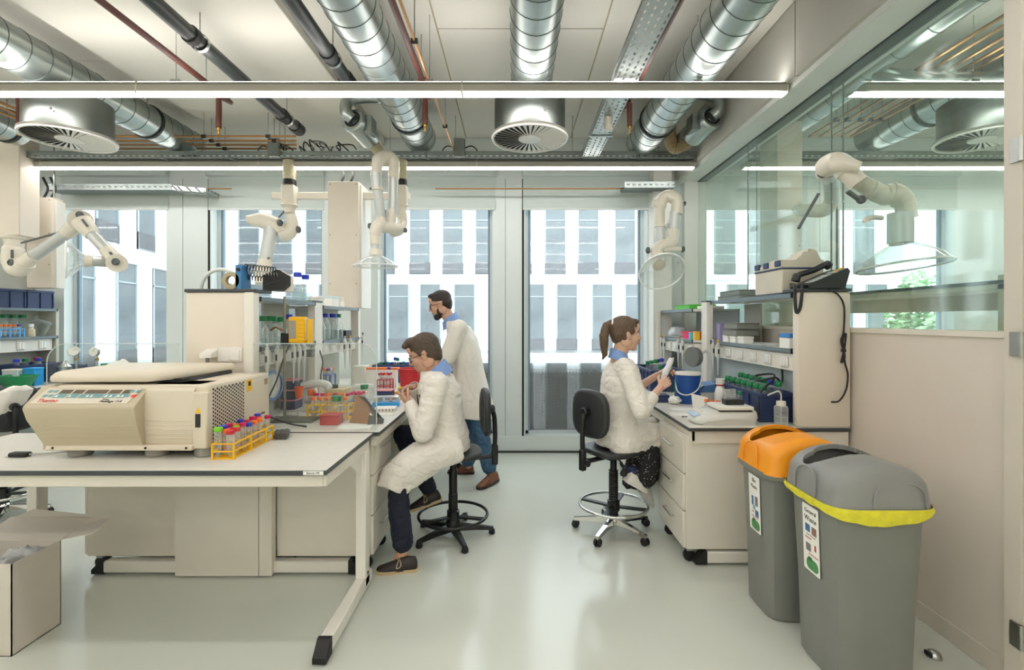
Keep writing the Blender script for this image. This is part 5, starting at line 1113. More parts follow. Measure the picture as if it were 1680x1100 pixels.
o = MB().tube(smooth([(-1.62, 3.35, .885), (-1.5, 3.3, .89), (-1.55, 3.42, .9), (-1.4, 3.38, .886), (-1.5, 3.5, .89), (-1.62, 3.46, .886)], 8), .005, 8).build('coiled_cable', M('grey cable', '#aeb0ad', .5)); tag(o, 'grey cable coiled on the bench behind the lab stand', 'cable')
o = MB().tube(smooth([(-1.6, 3.92, 1.3), (-1.58, 3.93, 1.2), (-1.59, 3.92, 1.1), (-1.6, 3.95, .95), (-1.55, 3.9, .886)], 8), .006, 8).build('power_cable', cord); tag(o, 'black power cable hanging from the rail left of the far bay', 'cable')
lidbox('dark grey mains adapter plugged into the island rail', (-1.6, 3.74, 1.26), .045, .06, .06, M('adapter grey', '#5d6262', .5), MATS['adapter grey'], 'mains_adapter', 'adapter')
# ---- things on the island bench
lidbox('small red open-topped box at the front of the island bench', (-1.18, 3.08, ZT), .115, .1, .065, M('dull red', '#b8373c', .4), MATS['dull red'], 'red_box', lh=.008)
r0 = rack('yellow tube rack full of orange-capped tubes on the island bench', (-1.26, 3.27, ZT), .27, .11, .095, yellow, 6, 2)
for k in range(12):
    i, j = k % 6, k // 6; c = 'orange' if j == 0 or i in (2, 4) else 'magenta'
    vial(f'{c}-capped tube in the yellow bench rack, {["front", "rear"][j]} row, {ORD[i]} from the left', (-1.37 + i * .044, 3.245 + j * .05, ZT + .006), .135 + .02 * j, .0135, CN[c], 'tubes in the yellow bench rack', milk if k % 3 == 0 else None)
bottle('round clear bottle with green cap in front of the yellow rack', (-1.185, 3.18, ZT), .165, .05, green, (milk, .3), group='bottles on the island bench')
bottle('clear bottle with green cap behind the tablet', (-1.14, 3.62, ZT), .18, .045, green, (aqua, .5), group='bottles on the island bench')
r1 = rack('blue tube rack with magenta-capped tubes left of the tablet', (-1.12, 3.4, ZT), .1, .11, .1, M('rack blue', '#3c6fc0', .4), 3, 2)
for k in range(6): vial(f'{"magenta" if k < 4 else "red"}-capped tube in the blue rack left of the tablet, {ORD[k]}', (-1.15 + (k % 3) * .033, 3.37 + (k // 3) * .05, ZT + .006), .15, .012, magenta if k < 4 else red, 'tubes in the blue rack by the tablet')
t = T('tablet', 'tablet in a brown folding case propped on the island bench', 'tablet', (-.98, 3.13, ZT)); cs_ = M('brown leather case', '#9a6f4e', .55, var=.06)
MB().prism([(-.075, -.02, .004), (.055, -.05, .004), (.1, .06, .004), (-.03, .09, .004)], (0, 0, .004)).build('case_base', cs_, t)
MB().prism([(-.09, -.045, .006), (.04, -.08, .006), (.045, -.06, .085), (-.06, -.02, .105)], (.004, .006, 0)).build('case_stand', cs_, t)
MB().prism([(-.06, -.02, .105), (.045, -.06, .085), (-.0, -.015, .17), (-.085, .02, .17)], (.003, .006, .002)).build('case_flap', cs_, t)
MB().prism([(.12, -.02, .01), (.03, .1, .01), (-.07, .03, .17), (.005, -.06, .17)], (.009, .006, .004)).build('screen', black, t); MB().prism([(.045, -.1, .004), (.13, -.055, .004), (.125, -.03, .03), (.05, -.075, .06)], (.004, .003, 0)).build('case_tab', M('case grey', '#4d4f4e', .5), t)
for k, (x, y, rz, nm) in enumerate(((-1.0, 3.0, .1, 'in front of the tablet'), (-.95, 3.42, -.1, 'beyond the tablet'), (-1.02, 3.86, .2, 'left of the red bucket'))):
    o = MB().box((-.1, -.07, 0), (.1, .07, .004)).xf(Matrix.Translation((x, y, ZT)) @ Matrix.Rotation(rz, 4, 'Z')).build('paper_sheet', paper); tag(o, f'loose white papers lying on the island bench {nm}', 'paper')
t = lidbox('cream container with black knob on its lid behind the yellow rack', (-1.4, 3.72, ZT), .19, .15, .14, M('cream tub', '#cdb98a', .45), MATS['cream tub'], 'container', lh=.03); MB().lathe([(.025, 0), (.022, .025), (.012, .03)], (0, 0, .14), n=16).build('knob', black, t)
t = T('pipetting_gun', 'white pipetting aid with orange trigger on its stand at the island bench', 'pipette gun', (-1.5, 3.6, ZT)); MB().tube(smooth([(-.1, 0, .17), (0, 0, .19), (.08, 0, .18), (.1, 0, .15)], 5), .03, 14).build('body', pipw, t); MB().tube([(.04, 0, .17), (.05, 0, .02)], [.026, .02], 14).build('handle', pipw, t); MB().box((-.05, -.03, .1), (-.015, .01, .15), .006).build('trigger', orange, t); MB().box((.0, -.035, .1), (.015, -.025, .14), .003).build('button', orange, t); MB().lathe([(.05, 0), (.05, .012), (.02, .02)], (.05, 0, 0), n=18).build('stand_foot', pipg, t)
for k in range(3): lidbox(f'navy box with pink lid in the stack under the pipettes, {["lowest", "middle", "topmost"][k]}', (-1.69, 3.62, ZT + k * .075), .11, .13, .073, navy, M('pink lid', '#d98f98', .5), 'navy_box', group='stacked navy boxes', lh=.01)
t = T('desk_fan', 'round white and blue disc-shaped device beside the lab stand', 'device', (-1.66, 3.22, ZT)); MB().lathe([(.09, 0), (.095, .01), (.09, .05), (.03, .06)], (-.02, 0, .23), (1, -.2, 0), 26).build('disc', pipw, t); MB().lathe([(.09, .05), (.1, .052), (.1, .064), (.085, .066)], (-.02, 0, .23), (1, -.2, 0), 26, False).build('blue_ring', M('ring blue', '#5d86c4', .4), t); MB().box((-.04, -.03, 0), (.02, .03, .16), .006).build('foot', pipg, t)
r2 = rack('tall blue tube rack with many-coloured caps under the far bay', (-1.62, 4.12, ZT), .1, .12, .2, MATS['rack blue'], 3, 2)
for k, c in enumerate(('magenta', 'orange', 'blue', 'red', 'orange', 'white', 'magenta', 'blue', 'orange')): vial(f'{c}-capped tube in the tall blue rack, {ORD[k]}', (-1.655 + (k % 3) * .033, 4.08 + (k // 3) * .04, ZT + .1), .15, .013, CN[c], 'tubes in the tall blue rack')
bottle('bottle with big yellow cap under the far shelf bay', (-1.66, 3.98, ZT), .26, .04, yellow, group='bottles on the island bench', caph=.05)
o = MB().lathe([(.02, 0), (.03, .08), (.032, .08), (.022, 0)], (-1.58, 3.5, ZT + .1), n=18).build('orange_cup', M('orange cup', '#e5642a', .45)); tag(o, 'small orange cup beside the pipetting aid', 'cup')
lidbox('clear plastic box of tips behind the green-capped bottle', (-1.27, 4.0, ZT), .16, .12, .13, pplas, pplas, 'tip_box'); lidbox('white paper towel dispenser by the post at the far bay', (-1.52, 4.72, ZT), .12, .14, .22, white, white, 'dispenser', 'dispenser')
cr = crate('navy crate of bottles at the window end of the island bench', (-1.3, 5.25, ZT), .42, .3, .19, navy)
for k in range(8): c = ['green', 'green', 'blue', 'blue', 'green', 'green', 'blue', 'green'][k]; bottle(f'{c}-capped bottle in the window-end crate, {ORD[k]} from the left', (-1.46 + k * .046, 5.2 + (k % 2) * .08, ZT + .008), .19 + (.06 if k in (3, 4) else .01), .026, CN[c], group='bottles in the island crate')
t = T('rack_strip', 'long orange rack strip lying across boxes near the window', 'rack', (-1.3, 4.72, ZT)); MB().box((-.2, -.03, .18), (.16, .03, .2), .004).build('strip', orange, t); MB().box((-.18, -.03, 0), (.14, .03, .18), .004).build('support', paper, t); MB().box((.05, -.032, .182), (.08, .032, .203)).build('blue_clip', blue, t)
o = MB().lathe([(.07, 0), (.075, .005), (.1, .22), (.112, .225), (.112, .235), (.1, .235), (.073, .012), (.01, .01)], (-.945, 4.3, ZT), n=30).build('bucket', M('bucket red', '#d0343a', .4)); tag(o, 'red plastic bucket in front of the walking man', 'bucket')
r3 = rack('red tube rack with magenta caps left of the red bucket', (-1.2, 4.42, ZT), .12, .1, .12, M('rack red', '#c23a46', .4), 4, 2)
for k in range(8): c = ['magenta', 'red', 'orange', 'magenta', 'red', 'magenta', 'blue', 'magenta'][k]; vial(f'{c}-capped tube in the red rack, {ORD[k]}', (-1.245 + (k % 4) * .03, 4.395 + (k // 4) * .05, ZT + .006), .17, .011, CN[c], 'tubes in the red rack')
lidbox('navy box with pink lid left of the red bucket', (-1.09, 4.02, ZT), .13, .1, .085, navy, MATS['pink lid'], 'navy_box', lh=.01)
t = T('sample_tray', 'bright blue sample tray with clear cover beside the seated man', 'tray', (-1.0, 3.72, ZT), .15); MB().box((-.1, -.06, 0), (.1, .06, .035), .004).build('tray', M('sky blue plastic', '#2f9fe0', .4), t); MB().box((-.095, -.055, .035), (.095, .055, .075), .003).build('cover', pplas, t)
for k in range(3): MB().lathe([(.01, .035), (.01, .06)], (-.07 + k * .05, 0, 0), n=10).build('vial_top', [yellow, white, orange][k], t)
t = T('tube_block', 'white block with a row of small dark holes on the bench edge', 'block', (-.93, 3.5, ZT), .1); MB().box((-.09, -.06, .004), (.06, .06, .03), .003).build('block', white, t)
for k in range(6): MB().cyl((-.075 + k * .024, -.0605, .02), (-.075 + k * .024, -.0625, .02), .005, n=10).build('hole', black, t)
for k, (x, y, c1, c2, nm) in enumerate(((-1.05, 4.35, yellow, blue, 'beside the red rack'), (-1.0, 4.0, black, yellow, 'beside the pink-lidded navy box'))):
    t = T('marker_pen', f'{["yellow and blue", "black and yellow"][k]} marker lying {nm}', 'pen', (x, y, ZT), .7); MB().cyl((-.06, 0, .011), (.02, 0, .011), .01, n=12).build('barrel', c1, t); MB().cyl((.02, 0, .011), (.06, 0, .011), .0105, n=12).build('cap', c2, t)
# ---- on the front table
ry = rack('yellow rack of coloured tubes beside the centrifuge', (-1.405, 2.49, ZT), .4, .1, .075, yellow, 5, 2, rz=pi / 2 + .04)
cols = [('lime', 0, 0), ('red', 1, 0), ('orange', .45, .5), ('blue', 0, 1), ('magenta', .6, 1), ('red', 1, 1.2), ('magenta', .1, 2), ('lime', .6, 2), ('orange', 0, 3), ('magenta', 1, 2.5), ('orange', .5, 3.2), ('blue', 1, 3.6), ('blue', 0, 4.2), ('orange', 1, 4.8), ('red', .2, 5.2), ('magenta', .5, 5.8), ('orange', 1, 6.1), ('red', .5, 7), ('blue', .2, 7.6), ('magenta', 1, 7.9)]
for k, (c, u, v) in enumerate(cols):
    r_ = .017 if k in (0, 1, 3) else .0135
    vial(f'{c}-capped tube in the yellow rack by the centrifuge, {ORD[k]} from the front', (-1.437 + u * .062 - v * .0016, 2.315 + v * .046, ZT + .007), .125 + (.012 if k % 3 == 0 else 0), r_, CN[c], 'tubes in the rack by the centrifuge', amber if k % 4 == 2 else None, ((random.random() - .5) * .06, (random.random() - .5) * .08))
t = T('cable_plug', 'black and white cable plug lying on the front table at the left', 'plug', at(33, 748, 2.34)); t.location.z = ZT; MB().box((-.045, -.02, .0), (.045, .02, .022), .006).build('grip', rubber, t); MB().box((-.06, -.018, .003), (-.035, .018, .02), .003).build('face', pipw, t); MB().tube([(.045, 0, .011), (.1, .03, .008), (.2, .09, .006)], .004, 8).build('cable', M('grey cable', '#aeb0ad', .5), t)
for k in range(3): o = MB().tube(smooth([(-1.37 + k * .022, 2.76 + .01 * k, ZT + .02), (-1.345 + k * .022, 2.72, ZT + .022), (-1.33 + k * .022, 2.67, ZT + .018)], 4), .018, 12).build('weight_bag', M('dark grey weight', '#4b4a45', .6)); tag(o, f'dark grey rounded lead weight behind the yellow rack, {ORD[k]} from the left', 'weight', 'lead weights')
# ---- far left bench
for k, (y0, y1) in enumerate(((4.8, 5.09), (5.12, 5.4))): crate(f'navy crate on the far left shelf, {["nearer the viewer", "nearer the window"][k]}', (-5.36, (y0 + y1) / 2, 1.67), .28, y1 - y0, .2, navy)
for k, y in enumerate((4.92, 5.02, 5.12, 5.21)): bottle(f'green-capped clear bottle on the far left shelf, {ORD[k]} from the left edge', (-5.36, y, 1.365), .24, .045, green, (aqua, .4), group='bottles on the far left shelf')
r4 = rack('light blue tube rack with orange caps on the far left shelf', (-5.23, 4.95, 1.365), .24, .06, .09, M('rack light blue', '#4fa3e6', .4), 5, 1, pi / 2)
for k in range(5): c = 'orange' if k < 4 else 'blue'; vial(f'{c}-capped tube in the light blue rack at the far left, {ORD[k]}', (-5.23, 4.86 + k * .046, 1.371), .125, .015, CN[c], 'tubes in the light blue rack', milk)
bottle('cream jar with red tip beside the glass desiccator', (-5.24, 5.18, 1.365), .14, .035, paper, g=M('cream jar', '#d8cdb0', .5)); 
t = T('desiccator', 'round glass desiccator with knob lid on the far left shelf', 'jar', (-5.3, 5.3, 1.365)); MB().lathe([(.05, 0), (.07, .02), (.1, .08), (.115, .12), (.125, .125), (.125, .135)], n=28).build('bowl', glass, t); MB().lathe([(.125, .136), (.125, .145), (.1, .165), (.04, .19), (.018, .195), (.022, .215), (.012, .225)], n=28).build('lid', glass, t)
cr = crate('navy crate with bottles on the far left bench', (-5.22, 5.12, ZT), .3, .4, .2, navy)
for k, (x, y, c) in enumerate(((-5.2, 4.99, 'blue'), (-5.2, 5.08, 'green'), (-5.14, 5.16, 'blue'), (-5.24, 5.24, 'red'))): bottle(f'{c}-capped bottle in the far left bench crate, {ORD[k]} from the viewer', (x, y, ZT + .008), .25, .04, CN[c], group='bottles in the far left crate')
lidbox('pale storage box in front of the far left crate', (-5.08, 4.86, ZT), .16, .1, .17, M('frosted box', '#cfd8df', .4), white, 'storage_box'); lidbox('bright blue box beside the pale box at the far left', (-4.93, 4.9, ZT), .12, .1, .18, MATS['sky blue plastic'], MATS['sky blue plastic'], 'blue_box')
o = MB().loft([[(-4.93 + x * k, 4.74 + y * k, z) for x, y in srect(.15, .1, 24, 4)] for k, z in ((.62, ZT), (.66, ZT + .008), (.98, ZT + .11), (1.05, ZT + .115), (1.05, ZT + .12), (.96, ZT + .12), (.64, ZT + .012))]).build('basin', M('basin green', '#1d8a55', .4)); tag(o, 'green plastic basin at the edge of the far left bench', 'basin')
lidbox('small white box with violet lid at the far left edge', (-4.98, 4.45, ZT), .14, .12, .11, white, M('violet lid', '#6b7bd0', .5), 'lidded_box')
t = T('window_table', 'narrow white table under the left window', 'table', (-4.28, 5.28, 0)); worktop(t, -4.7, 5.08, -3.85, 5.5)
for x in (-4.62, -3.93):
    for y in (5.13, 5.45): MB().box((x - .02, y - .02, 0), (x + .02, y + .02, ZT - .024)).build('leg', white, t, w=True)
crate('dark crate with red packs left of the steel cylinder', (-4.96, 5.28, ZT), .24, .22, .17, navy); crate('dark crate behind the right pressure gauge', (-4.52, 5.32, ZT), .28, .24, .15, navy)
t = T('gas_cylinder', 'small steel flask with blue label beside the far left crates', 'flask', (-4.82, 5.12, ZT)); MB().lathe([(.055, 0), (.06, .01), (.06, .17), (.03, .2), (.025, .23)], n=22).build('flask_body', steel, t); MB().lathe([(.0605, .02), (.0605, .07)], n=22, caps=False).build('label_band', blue, t)
for k, (px, z) in enumerate(((122, 1.215), (157, 1.215))):
    c = at(px, 577, 5.2); t = T('pressure_gauge', f'round pressure gauge at the left window, {["left one, tilted", "right one, facing the room"][k]}', 'gauge', c, group='pressure gauges'); d = (.5, -1, .2) if k == 0 else (0, -1, 0)
    MB().lathe([(.04, 0), (.055, .004), (.055, .03), (.05, .033)], (0, 0, 0), d, 26).build('case', steel, t); MB().lathe([(.049, .0335), (.001, .034)], (0, 0, 0), d, 26).build('dial', paper, t); x, y, dd = frame_of(d); MB().beam(dd * .036, dd * .036 + (x * .6 + y * .8) * .036, .004, .001).build('needle', black, t)
    MB().tube([(0, .02, -.05), (0, .02, -.16), (0.03, .02, c.z * 0 - (c.z - ZT) + .0)], .009, 10).build('stem', steel, t); MB().cyl((0, .02, -.1), (0, .02, -.07), .016, n=12).build('valve', brass, t)
bottle('clear bottle with green cap behind the centrifuge lid', (-4.42, 5.15, ZT), .2, .05, green, group='bottles under the left window')
o = MB(); rg = []
for k in range(14):
    f = k / 13; x = -4.38 + .5 * f; w_ = .07 + .04 * sin(f * 3 + 1) + .02 * noise.noise(V((f * 6, 0, 1))); rg.append([(x + .02 * noise.noise(V((a, f * 5, 2))), 5.2 + .1 * cos(a), ZT + .004 + max(0, (w_ * (1 + .25 * noise.noise(V((cos(a) * 2, f * 5, 4))))) * (1 + sin(a)))) for a in [2 * pi * j / 20 for j in range(20)]])
o = o.loft(rg).build('crumpled_coat', M('coat cotton', '#e4dfd8', .85), sharp=60); tag(o, 'crumpled white lab coat on the table under the left window', 'coat')
# ---- right bench: phone on the pillar
t = T('telephone', 'black desk telephone on the shelf pillar at the partition', 'telephone', (1.93, 3.05, 1.745)); pb_ = M('phone black', '#202426', .35, var=.08)
MB().prism([(-.12, -.11, .0), (.1, -.11, .0), (.13, -.11, .105), (.115, -.11, .125), (-.13, -.11, .02)], (0, .2, 0)).xf(Matrix.Rotation(.0, 4, 'Z')).build('body', pb_, t, sharp=20)
up_ = V((.245, 0, .105)).normalized(); nr_ = V((-up_.z, 0, up_.x)); base_ = V((-.12, -.11, .024))
for r_ in range(5):
    for c_ in range(4): p_ = base_ + up_ * (.04 + r_ * .026) + V((0, .02 + c_ * .022, 0)) + nr_ * .001; MB().beam(p_, p_ + nr_ * .004, .014, .017, up_).build('key', M('key grey', '#c9ccc9', .5), t)
for c_ in range(4): p_ = base_ + up_ * .19 + V((0, .02 + c_ * .022, 0)); MB().beam(p_, p_ + nr_ * .004, .02, .017, up_).build('key', MATS['key grey'], t)
p_ = base_ + up_ * .235 + V((0, .06, 0)); MB().beam(p_, p_ + nr_ * .004, .07, .025, (0, 1, 0)).build('yellow_label', yellow, t)
MB().tube(smooth([base_ + up_ * .0 + V((0, .15, .03)), base_ + up_ * .02 + V((0, .15, .06)), base_ + up_ * .13 + V((0, .15, .05)), base_ + up_ * .21 + V((0, .15, .055)), base_ + up_ * .24 + V((0, .15, .03))], 6), [.026] * 6 + [.018] * 13 + [.027] * 6, 14).build('handset', pb_, t)
MB().prism([(.02, -.08, 0), (.13, -.08, 0), (.05, -.08, .07)], (0, .14, 0)).build('stand', pb_, t)
o = MB().tube(smooth([(1.8, 3.12, 1.78), (1.765, 3.02, 1.765), (1.745, 2.985, 1.7), (1.745, 2.97, 1.6), (1.765, 2.965, 1.62), (1.775, 2.96, 1.72), (1.8, 3.0, 1.765)], 7), .01, 8).build('handset_cord', cord); tag(o, 'coiled black handset cord hanging over the pillar edge', 'cord')
pts_ = [at(1360, 475, 2.955), at(1376, 485, 2.945), at(1385, 505, 2.95), at(1384, 545, 2.95), at(1380, 560, 2.945), at(1386, 585, 2.945), at(1380, 595, 2.945), at(1385, 575, 2.945), at(1388, 548, 2.945), at(1383, 560, 2.945), at(1386, 594, 2.945), at(1391, 615, 2.95), at(1388, 640, 2.95), at(1377, 658, 2.945), at(1364, 660, 2.95)]
t = T('telephone_cable', 'tied black telephone cable hanging down the pillar front', 'cable', (2.03, 2.95, 1.1)); MB().tube(smooth(pts_, 6), .0055, 8).build('cable', cord, t, w=True); MB().cyl(at(1384, 573, 2.945), at(1384, 578, 2.945), .014, n=10).build('tie', cord, t, w=True)
t = T('spectrometer', 'beige instrument with navy stripes and slanted top on the right shelf', 'instrument', (1.92, 3.36, 1.715)); ib = M('instrument beige', '#d3cbb9', .45); nb_ = M('instrument navy', '#2b3a66', .45)
MB().box((-.14, -.17, .012), (.14, .19, .175), .006).build('body', ib, t); MB().box((-.145, -.175, 0), (.145, .195, .012), .003).build('base_strip', nb_, t); MB().box((-.143, -.173, .175), (.143, .193, .185), .002).build('top_strip', nb_, t)
MB().prism([(-.14, .19, .185), (-.14, -.17, .185), (-.14, -.17, .235), (-.14, -.06, .245), (-.14, .19, .2)], (.28, 0, 0)).build('slanted_top', ib, t)
MB().prism([(-.05, -.17, .235), (.12, -.17, .235), (.09, -.17, .3), (.045, -.17, .31), (.03, -.17, .29), (.0, -.17, .29), (-.01, -.17, .27)], (0, .14, 0)).build('cuvette_cover', ib, t)
for y in (-.12, .03, .15): MB().box((-.15, y - .035, .195), (-.13, y + .03, .235), .004).build('navy_key_block', nb_, t)
for k in range(2): lidbox(f'flat grey case on the right shelf top, {["lower", "upper"][k]} of the two', (1.9, 4.0, 1.715 + k * .04), .24 - .02 * k, .4 - .04 * k, .038, M('case grey mid', '#7d8581', .5), MATS['case grey mid'], 'flat_case', lh=.01, group='flat grey cases')
for k, (y, sy, h, m_, nm) in enumerate(((4.22, .06, .16, M('lavender box', '#9d93c2', .6), 'lavender box at the far end'), (4.0, .26, .05, M('grey file', '#84867d', .6), 'lowest grey file box'), (3.98, .24, .05, MATS['grey file'], 'topmost grey file box'))):
    lidbox(f'{nm} of the right near shelf bay', (1.88, y, 1.36 + (.06 if k == 1 else .115 if k == 2 else 0)), .18, sy, h, m_, m_, 'file_box', lh=.008)
for k in range(3): lidbox(f'small white carton under the grey file boxes, {ORD[k]} from the window side', (1.84, 4.1 - k * .14, 1.36), .08, .1, .058, paper, paper, 'carton', group='small white cartons')
for k in range(5): o = MB().lathe([(.035, 0), (.042, .004), (.044, .018), (.04, .019)], (1.85 + (k % 2) * .07, 3.62 - (k // 2) * .1, 1.36 + (k % 2) * .0), n=18).build('petri_dish', pplas); tag(o, f'clear petri dish on the right shelf, {ORD[k]}', 'dish', 'petri dishes')
lidbox('pack of white wipes with blue end next to the right pillar', (1.87, 3.2, 1.36), .14, .12, .1, paper, M('wipe blue', '#3f7fc4', .5), 'wipes_pack', lh=.03)
lidbox('flat green glove box on top of the far right shelf', (1.82, 4.85, 1.65), .26, .42, .05, M('glove box green', '#58b83e', .5), MATS['glove box green'], 'glove_box', lh=.008); lidbox('pale flat box behind the green box on the far right shelf', (1.86, 4.55, 1.65), .2, .14, .03, paper, paper, 'flat_box')
lidbox('bright magenta pack on the far right shelf', (1.78, 4.72, 1.36), .16, .3, .075, M('magenta pack', '#d3164f', .5), MATS['magenta pack'], 'magenta_pack')
for k, (c, nm) in enumerate((('#e8b93a', 'yellow'), ('#2f9a8f', 'teal'), ('#58b6de', 'light blue'))): lidbox(f'small {nm} carton beside the magenta pack', (1.7 + .0 * k, 4.48 + k * .055, 1.36), .05, .05, .07 + .01 * (k == 0), M('carton ' + nm, c, .5), M('carton ' + nm, c, .5), 'carton', lh=.01)
o = MB().loft([[(1.74 + (.09 + .02 * noise.noise(V((a, k, 1)))) * cos(a) * w_, 5.12 + .16 * sin(a) * w_, 1.365 + z + .012 * noise.noise(V((a * 2, k, 5)))) for a in [2 * pi * j / 24 for j in range(24)]] for k, (w_, z) in enumerate(((.9, 0), (1.05, .02), (1.0, .06), (.7, .1), (.2, .11)))]).build('plastic_wrap', clear('wrap film', '#eceff0', '#eceff0', .35, 1.0, 2), sharp=60); tag(o, 'crumpled clear plastic wrap on the far right shelf by the window', 'wrap')
# ---- right bench top
t = T('pail', 'blue pail with white lid and wire handle on the right bench', 'pail', (1.4, 3.88, ZT)); MB().lathe([(.095, 0), (.098, .005), (.1, .22), (.104, .224), (.104, .232)], n=30).build('pail_body', M('pail blue', '#1d4f9c', .35), t); MB().lathe([(.106, .228), (.106, .24), (.1, .246), (.02, .248)], n=30).build('lid', white, t)
MB().tube(smooth([(.085, -.07, .19), (.03, -.13, .12), (-.05, -.13, .08), (-.11, -.09, .1), (-.105, .0, .18)], 6), .005, 8).build('handle', white, t); MB().lathe([(.012, 0), (.012, .008)], (.08, -.068, .19), (.7, -.7, 0), 12).build('handle_lug', white, t)
crR = crate('long navy crate of green-capped bottles against the right pillar', (1.71, 3.46, ZT), .22, .66, .19, navy)
k = 0
for j in range(7):
    for i in range(2):
        c = 'blue' if (j, i) == (1, 1) else 'green'; bottle(f'{c}-capped bottle in the long crate, {ORD[j]} row from the viewer, {["aisle", "wall"][i]} side', (1.66 + i * .1, 3.2 + j * .087, ZT + .008), .225 + .025 * ((j * 3 + i) % 3), .038, CN[c], (aqua, .5), group='bottles in the long right crate')
o = MB().tube(smooth([(1.84, 3.3, 1.24), (1.83, 3.28, 1.12), (1.75, 3.22, 1.16), (1.68, 3.3, 1.13), (1.72, 3.42, 1.15), (1.8, 3.34, 1.17), (1.72, 3.2, 1.14), (1.62, 3.15, 1.08), (1.585, 3.12, .98), (1.58, 3.1, .89)], 8), .007, 8).build('crate_cable', cord); tag(o, 'thick black cable coiled over the long right crate', 'cable')
t = T('wash_bottle', 'translucent wash bottle with bent spout at the front of the right bench', 'bottle', (1.69, 3.04, ZT)); MB().lathe([(.036, 0), (.04, .005), (.041, .11), (.038, .12), (.024, .128)], n=22).build('vessel', pplas, t); MB().lathe([(.034, .003), (.038, .006), (.0385, .055)], n=22).build('liquid', aqua, t); MB().lathe([(.028, .124), (.028, .152), (.01, .156)], n=22).build('cap', white, t)
MB().tube(smooth([(0, 0, .02), (0, 0, .15), (0, 0, .19), (-.015, 0, .215), (-.05, .0, .205), (-.085, 0, .19)], 6), .0045, 8).build('spout', pipw, t); MB().tube([(-.03 + .0035 * k, -.0415 + .0045 * abs(k - 4) / 4 * 0, .088 + .006 * sin(k * 1.9)) for k in range(10)], .0012, 6).build('handwriting', black, t)
t = T('hotplate', 'white hotplate stirrer with blue control panel at the bench corner', 'hotplate', (1.35, 3.13, ZT)); hw = M('hotplate white', '#d2d3cd', .35)
MB().loft([[(x * k + ox, y * k, z) for x, y in srect(.21, .1, 28, 4)] for k, z, ox in ((.96, .004, 0), (1, .02, 0), (.98, .045, .01), (.86, .075, .03), (.7, .088, .05))]).build('body', hw, t); MB().prism([(-.17, -.1, 0), (.18, -.1, 0), (.14, -.1, .035), (.0, -.1, .04), (-.12, -.1, .022)], (0, -.004, 0)).build('front_scallop', M('hotplate grey', '#b9b9b1', .4), t)
MB().box((-.06, -.095, .092), (.17, .095, .118), .01, 2).build('heating_plate', white, t); MB().box((-.05, -.085, .084), (.16, .085, .094)).build('plate_gap', black, t)
MB().prism([(-.2, -.06, .048), (-.1, -.06, .078), (-.1, .07, .078), (-.2, .07, .048)], (-.002, 0, .004)).build('control_panel', M('panel sky', '#a9c6e6', .4), t)
for y in (-.03, .03): MB().lathe([(.017, 0), (.016, .016), (.01, .018)], (-.15, y, .066), (-.28, 0, 1), 16).build('dial_knob', white, t)
t = T('vial_rack', 'black vial rack with green-capped vial standing on the hotplate', 'rack', (1.42, 3.12, ZT + .118)); MB().box((-.06, -.03, 0), (.06, .03, .035), .003).build('block', black, t)
for k in range(3): MB().lathe([(.012, .03), (.012, .065)], (-.045 + k * .03, 0, 0), n=12).build('vial', glass, t)
MB().lathe([(.016, .03), (.016, .06), (.01, .065)], (.045, 0, 0), n=14).build('green_vial', glass, t); MB().lathe([(.013, .062), (.013, .085)], (.045, 0, 0), n=14).build('green_cap', green, t); MB().box((-.055, .0, .035), (.02, .006, .1)).build('clear_guard', pplas, t)
bottle('white plastic bottle with red ring beside the long crate', (1.57, 3.66, ZT), .22, .042, white, g=M('white hdpe', '#e9e8e2', .4), neck=.7, caph=.04); o = MB().lathe([(.031, 0), (.033, .002), (.033, .01), (.031, .012)], (1.57, 3.66, ZT + .168), n=20).build('ring', red); o.parent = bpy.data.objects[[q.name for q in bpy.data.objects if q.get('label') == 'white plastic bottle with red ring beside the long crate'][0]]; o.location = (0, 0, .168)
t = T('heating_block', 'small heating block with teal display behind the white bottle', 'instrument', (1.6, 4.0, ZT)); MB().box((-.1, -.1, 0), (.08, .1, .08), .006).build('base', pipw, t); MB().prism([(-.1, -.1, .08), (.08, -.1, .08), (.08, -.1, .15), (-.05, -.1, .13)], (0, .2, 0)).build('top', M('block blue', '#5c86b8', .4), t); MB().prism([(-.09, -.09, .1), (-.05, -.09, .132), (-.05, .08, .132), (-.09, .08, .1)], (-.004, 0, .004)).build('display', M('teal screen', '#1f5d63', .25), t)
for k in range(3): vial(f'small orange-capped tube beside the hotplate, {ORD[k]} from the left', (1.4 + .03 * k, 3.5 - .03 * k, ZT), .085, .012, orange, 'orange-capped tubes on the right bench', milk)
t = rack('small blue rack beside the hotplate', (1.49, 3.52, ZT), .09, .08, .05, MATS['rack blue'], 3, 2)
t = T('magnifier_lamp', 'round grey magnifier lamp on an arm at the right rail', 'lamp', (1.55, 4.02, ZT)); MB().lathe([(.06, 0), (.082, 0), (.086, .01), (.08, .05), (.05, .07), (.02, .07)], (-.08, -.03, .36), (1, .45, 0), 30).build('shade', M('lamp grey', '#7d7f7c', .35, .5), t); MB().lathe([(.078, .004), (.05, .05), (.01, .06)], (-.08, -.03, .36), (1, .45, 0), 30, False).build('reflector', alu, t); MB().tube(smooth([(0, .03, .36), (.08, .05, .4), (.11, .04, .3), (.1, .03, .02)], 6), .012, 10).build('arm', pipw, t); MB().lathe([(.05, 0), (.05, .015), (.02, .02)], (.1, .03, 0), n=20).build('foot', pipg, t)
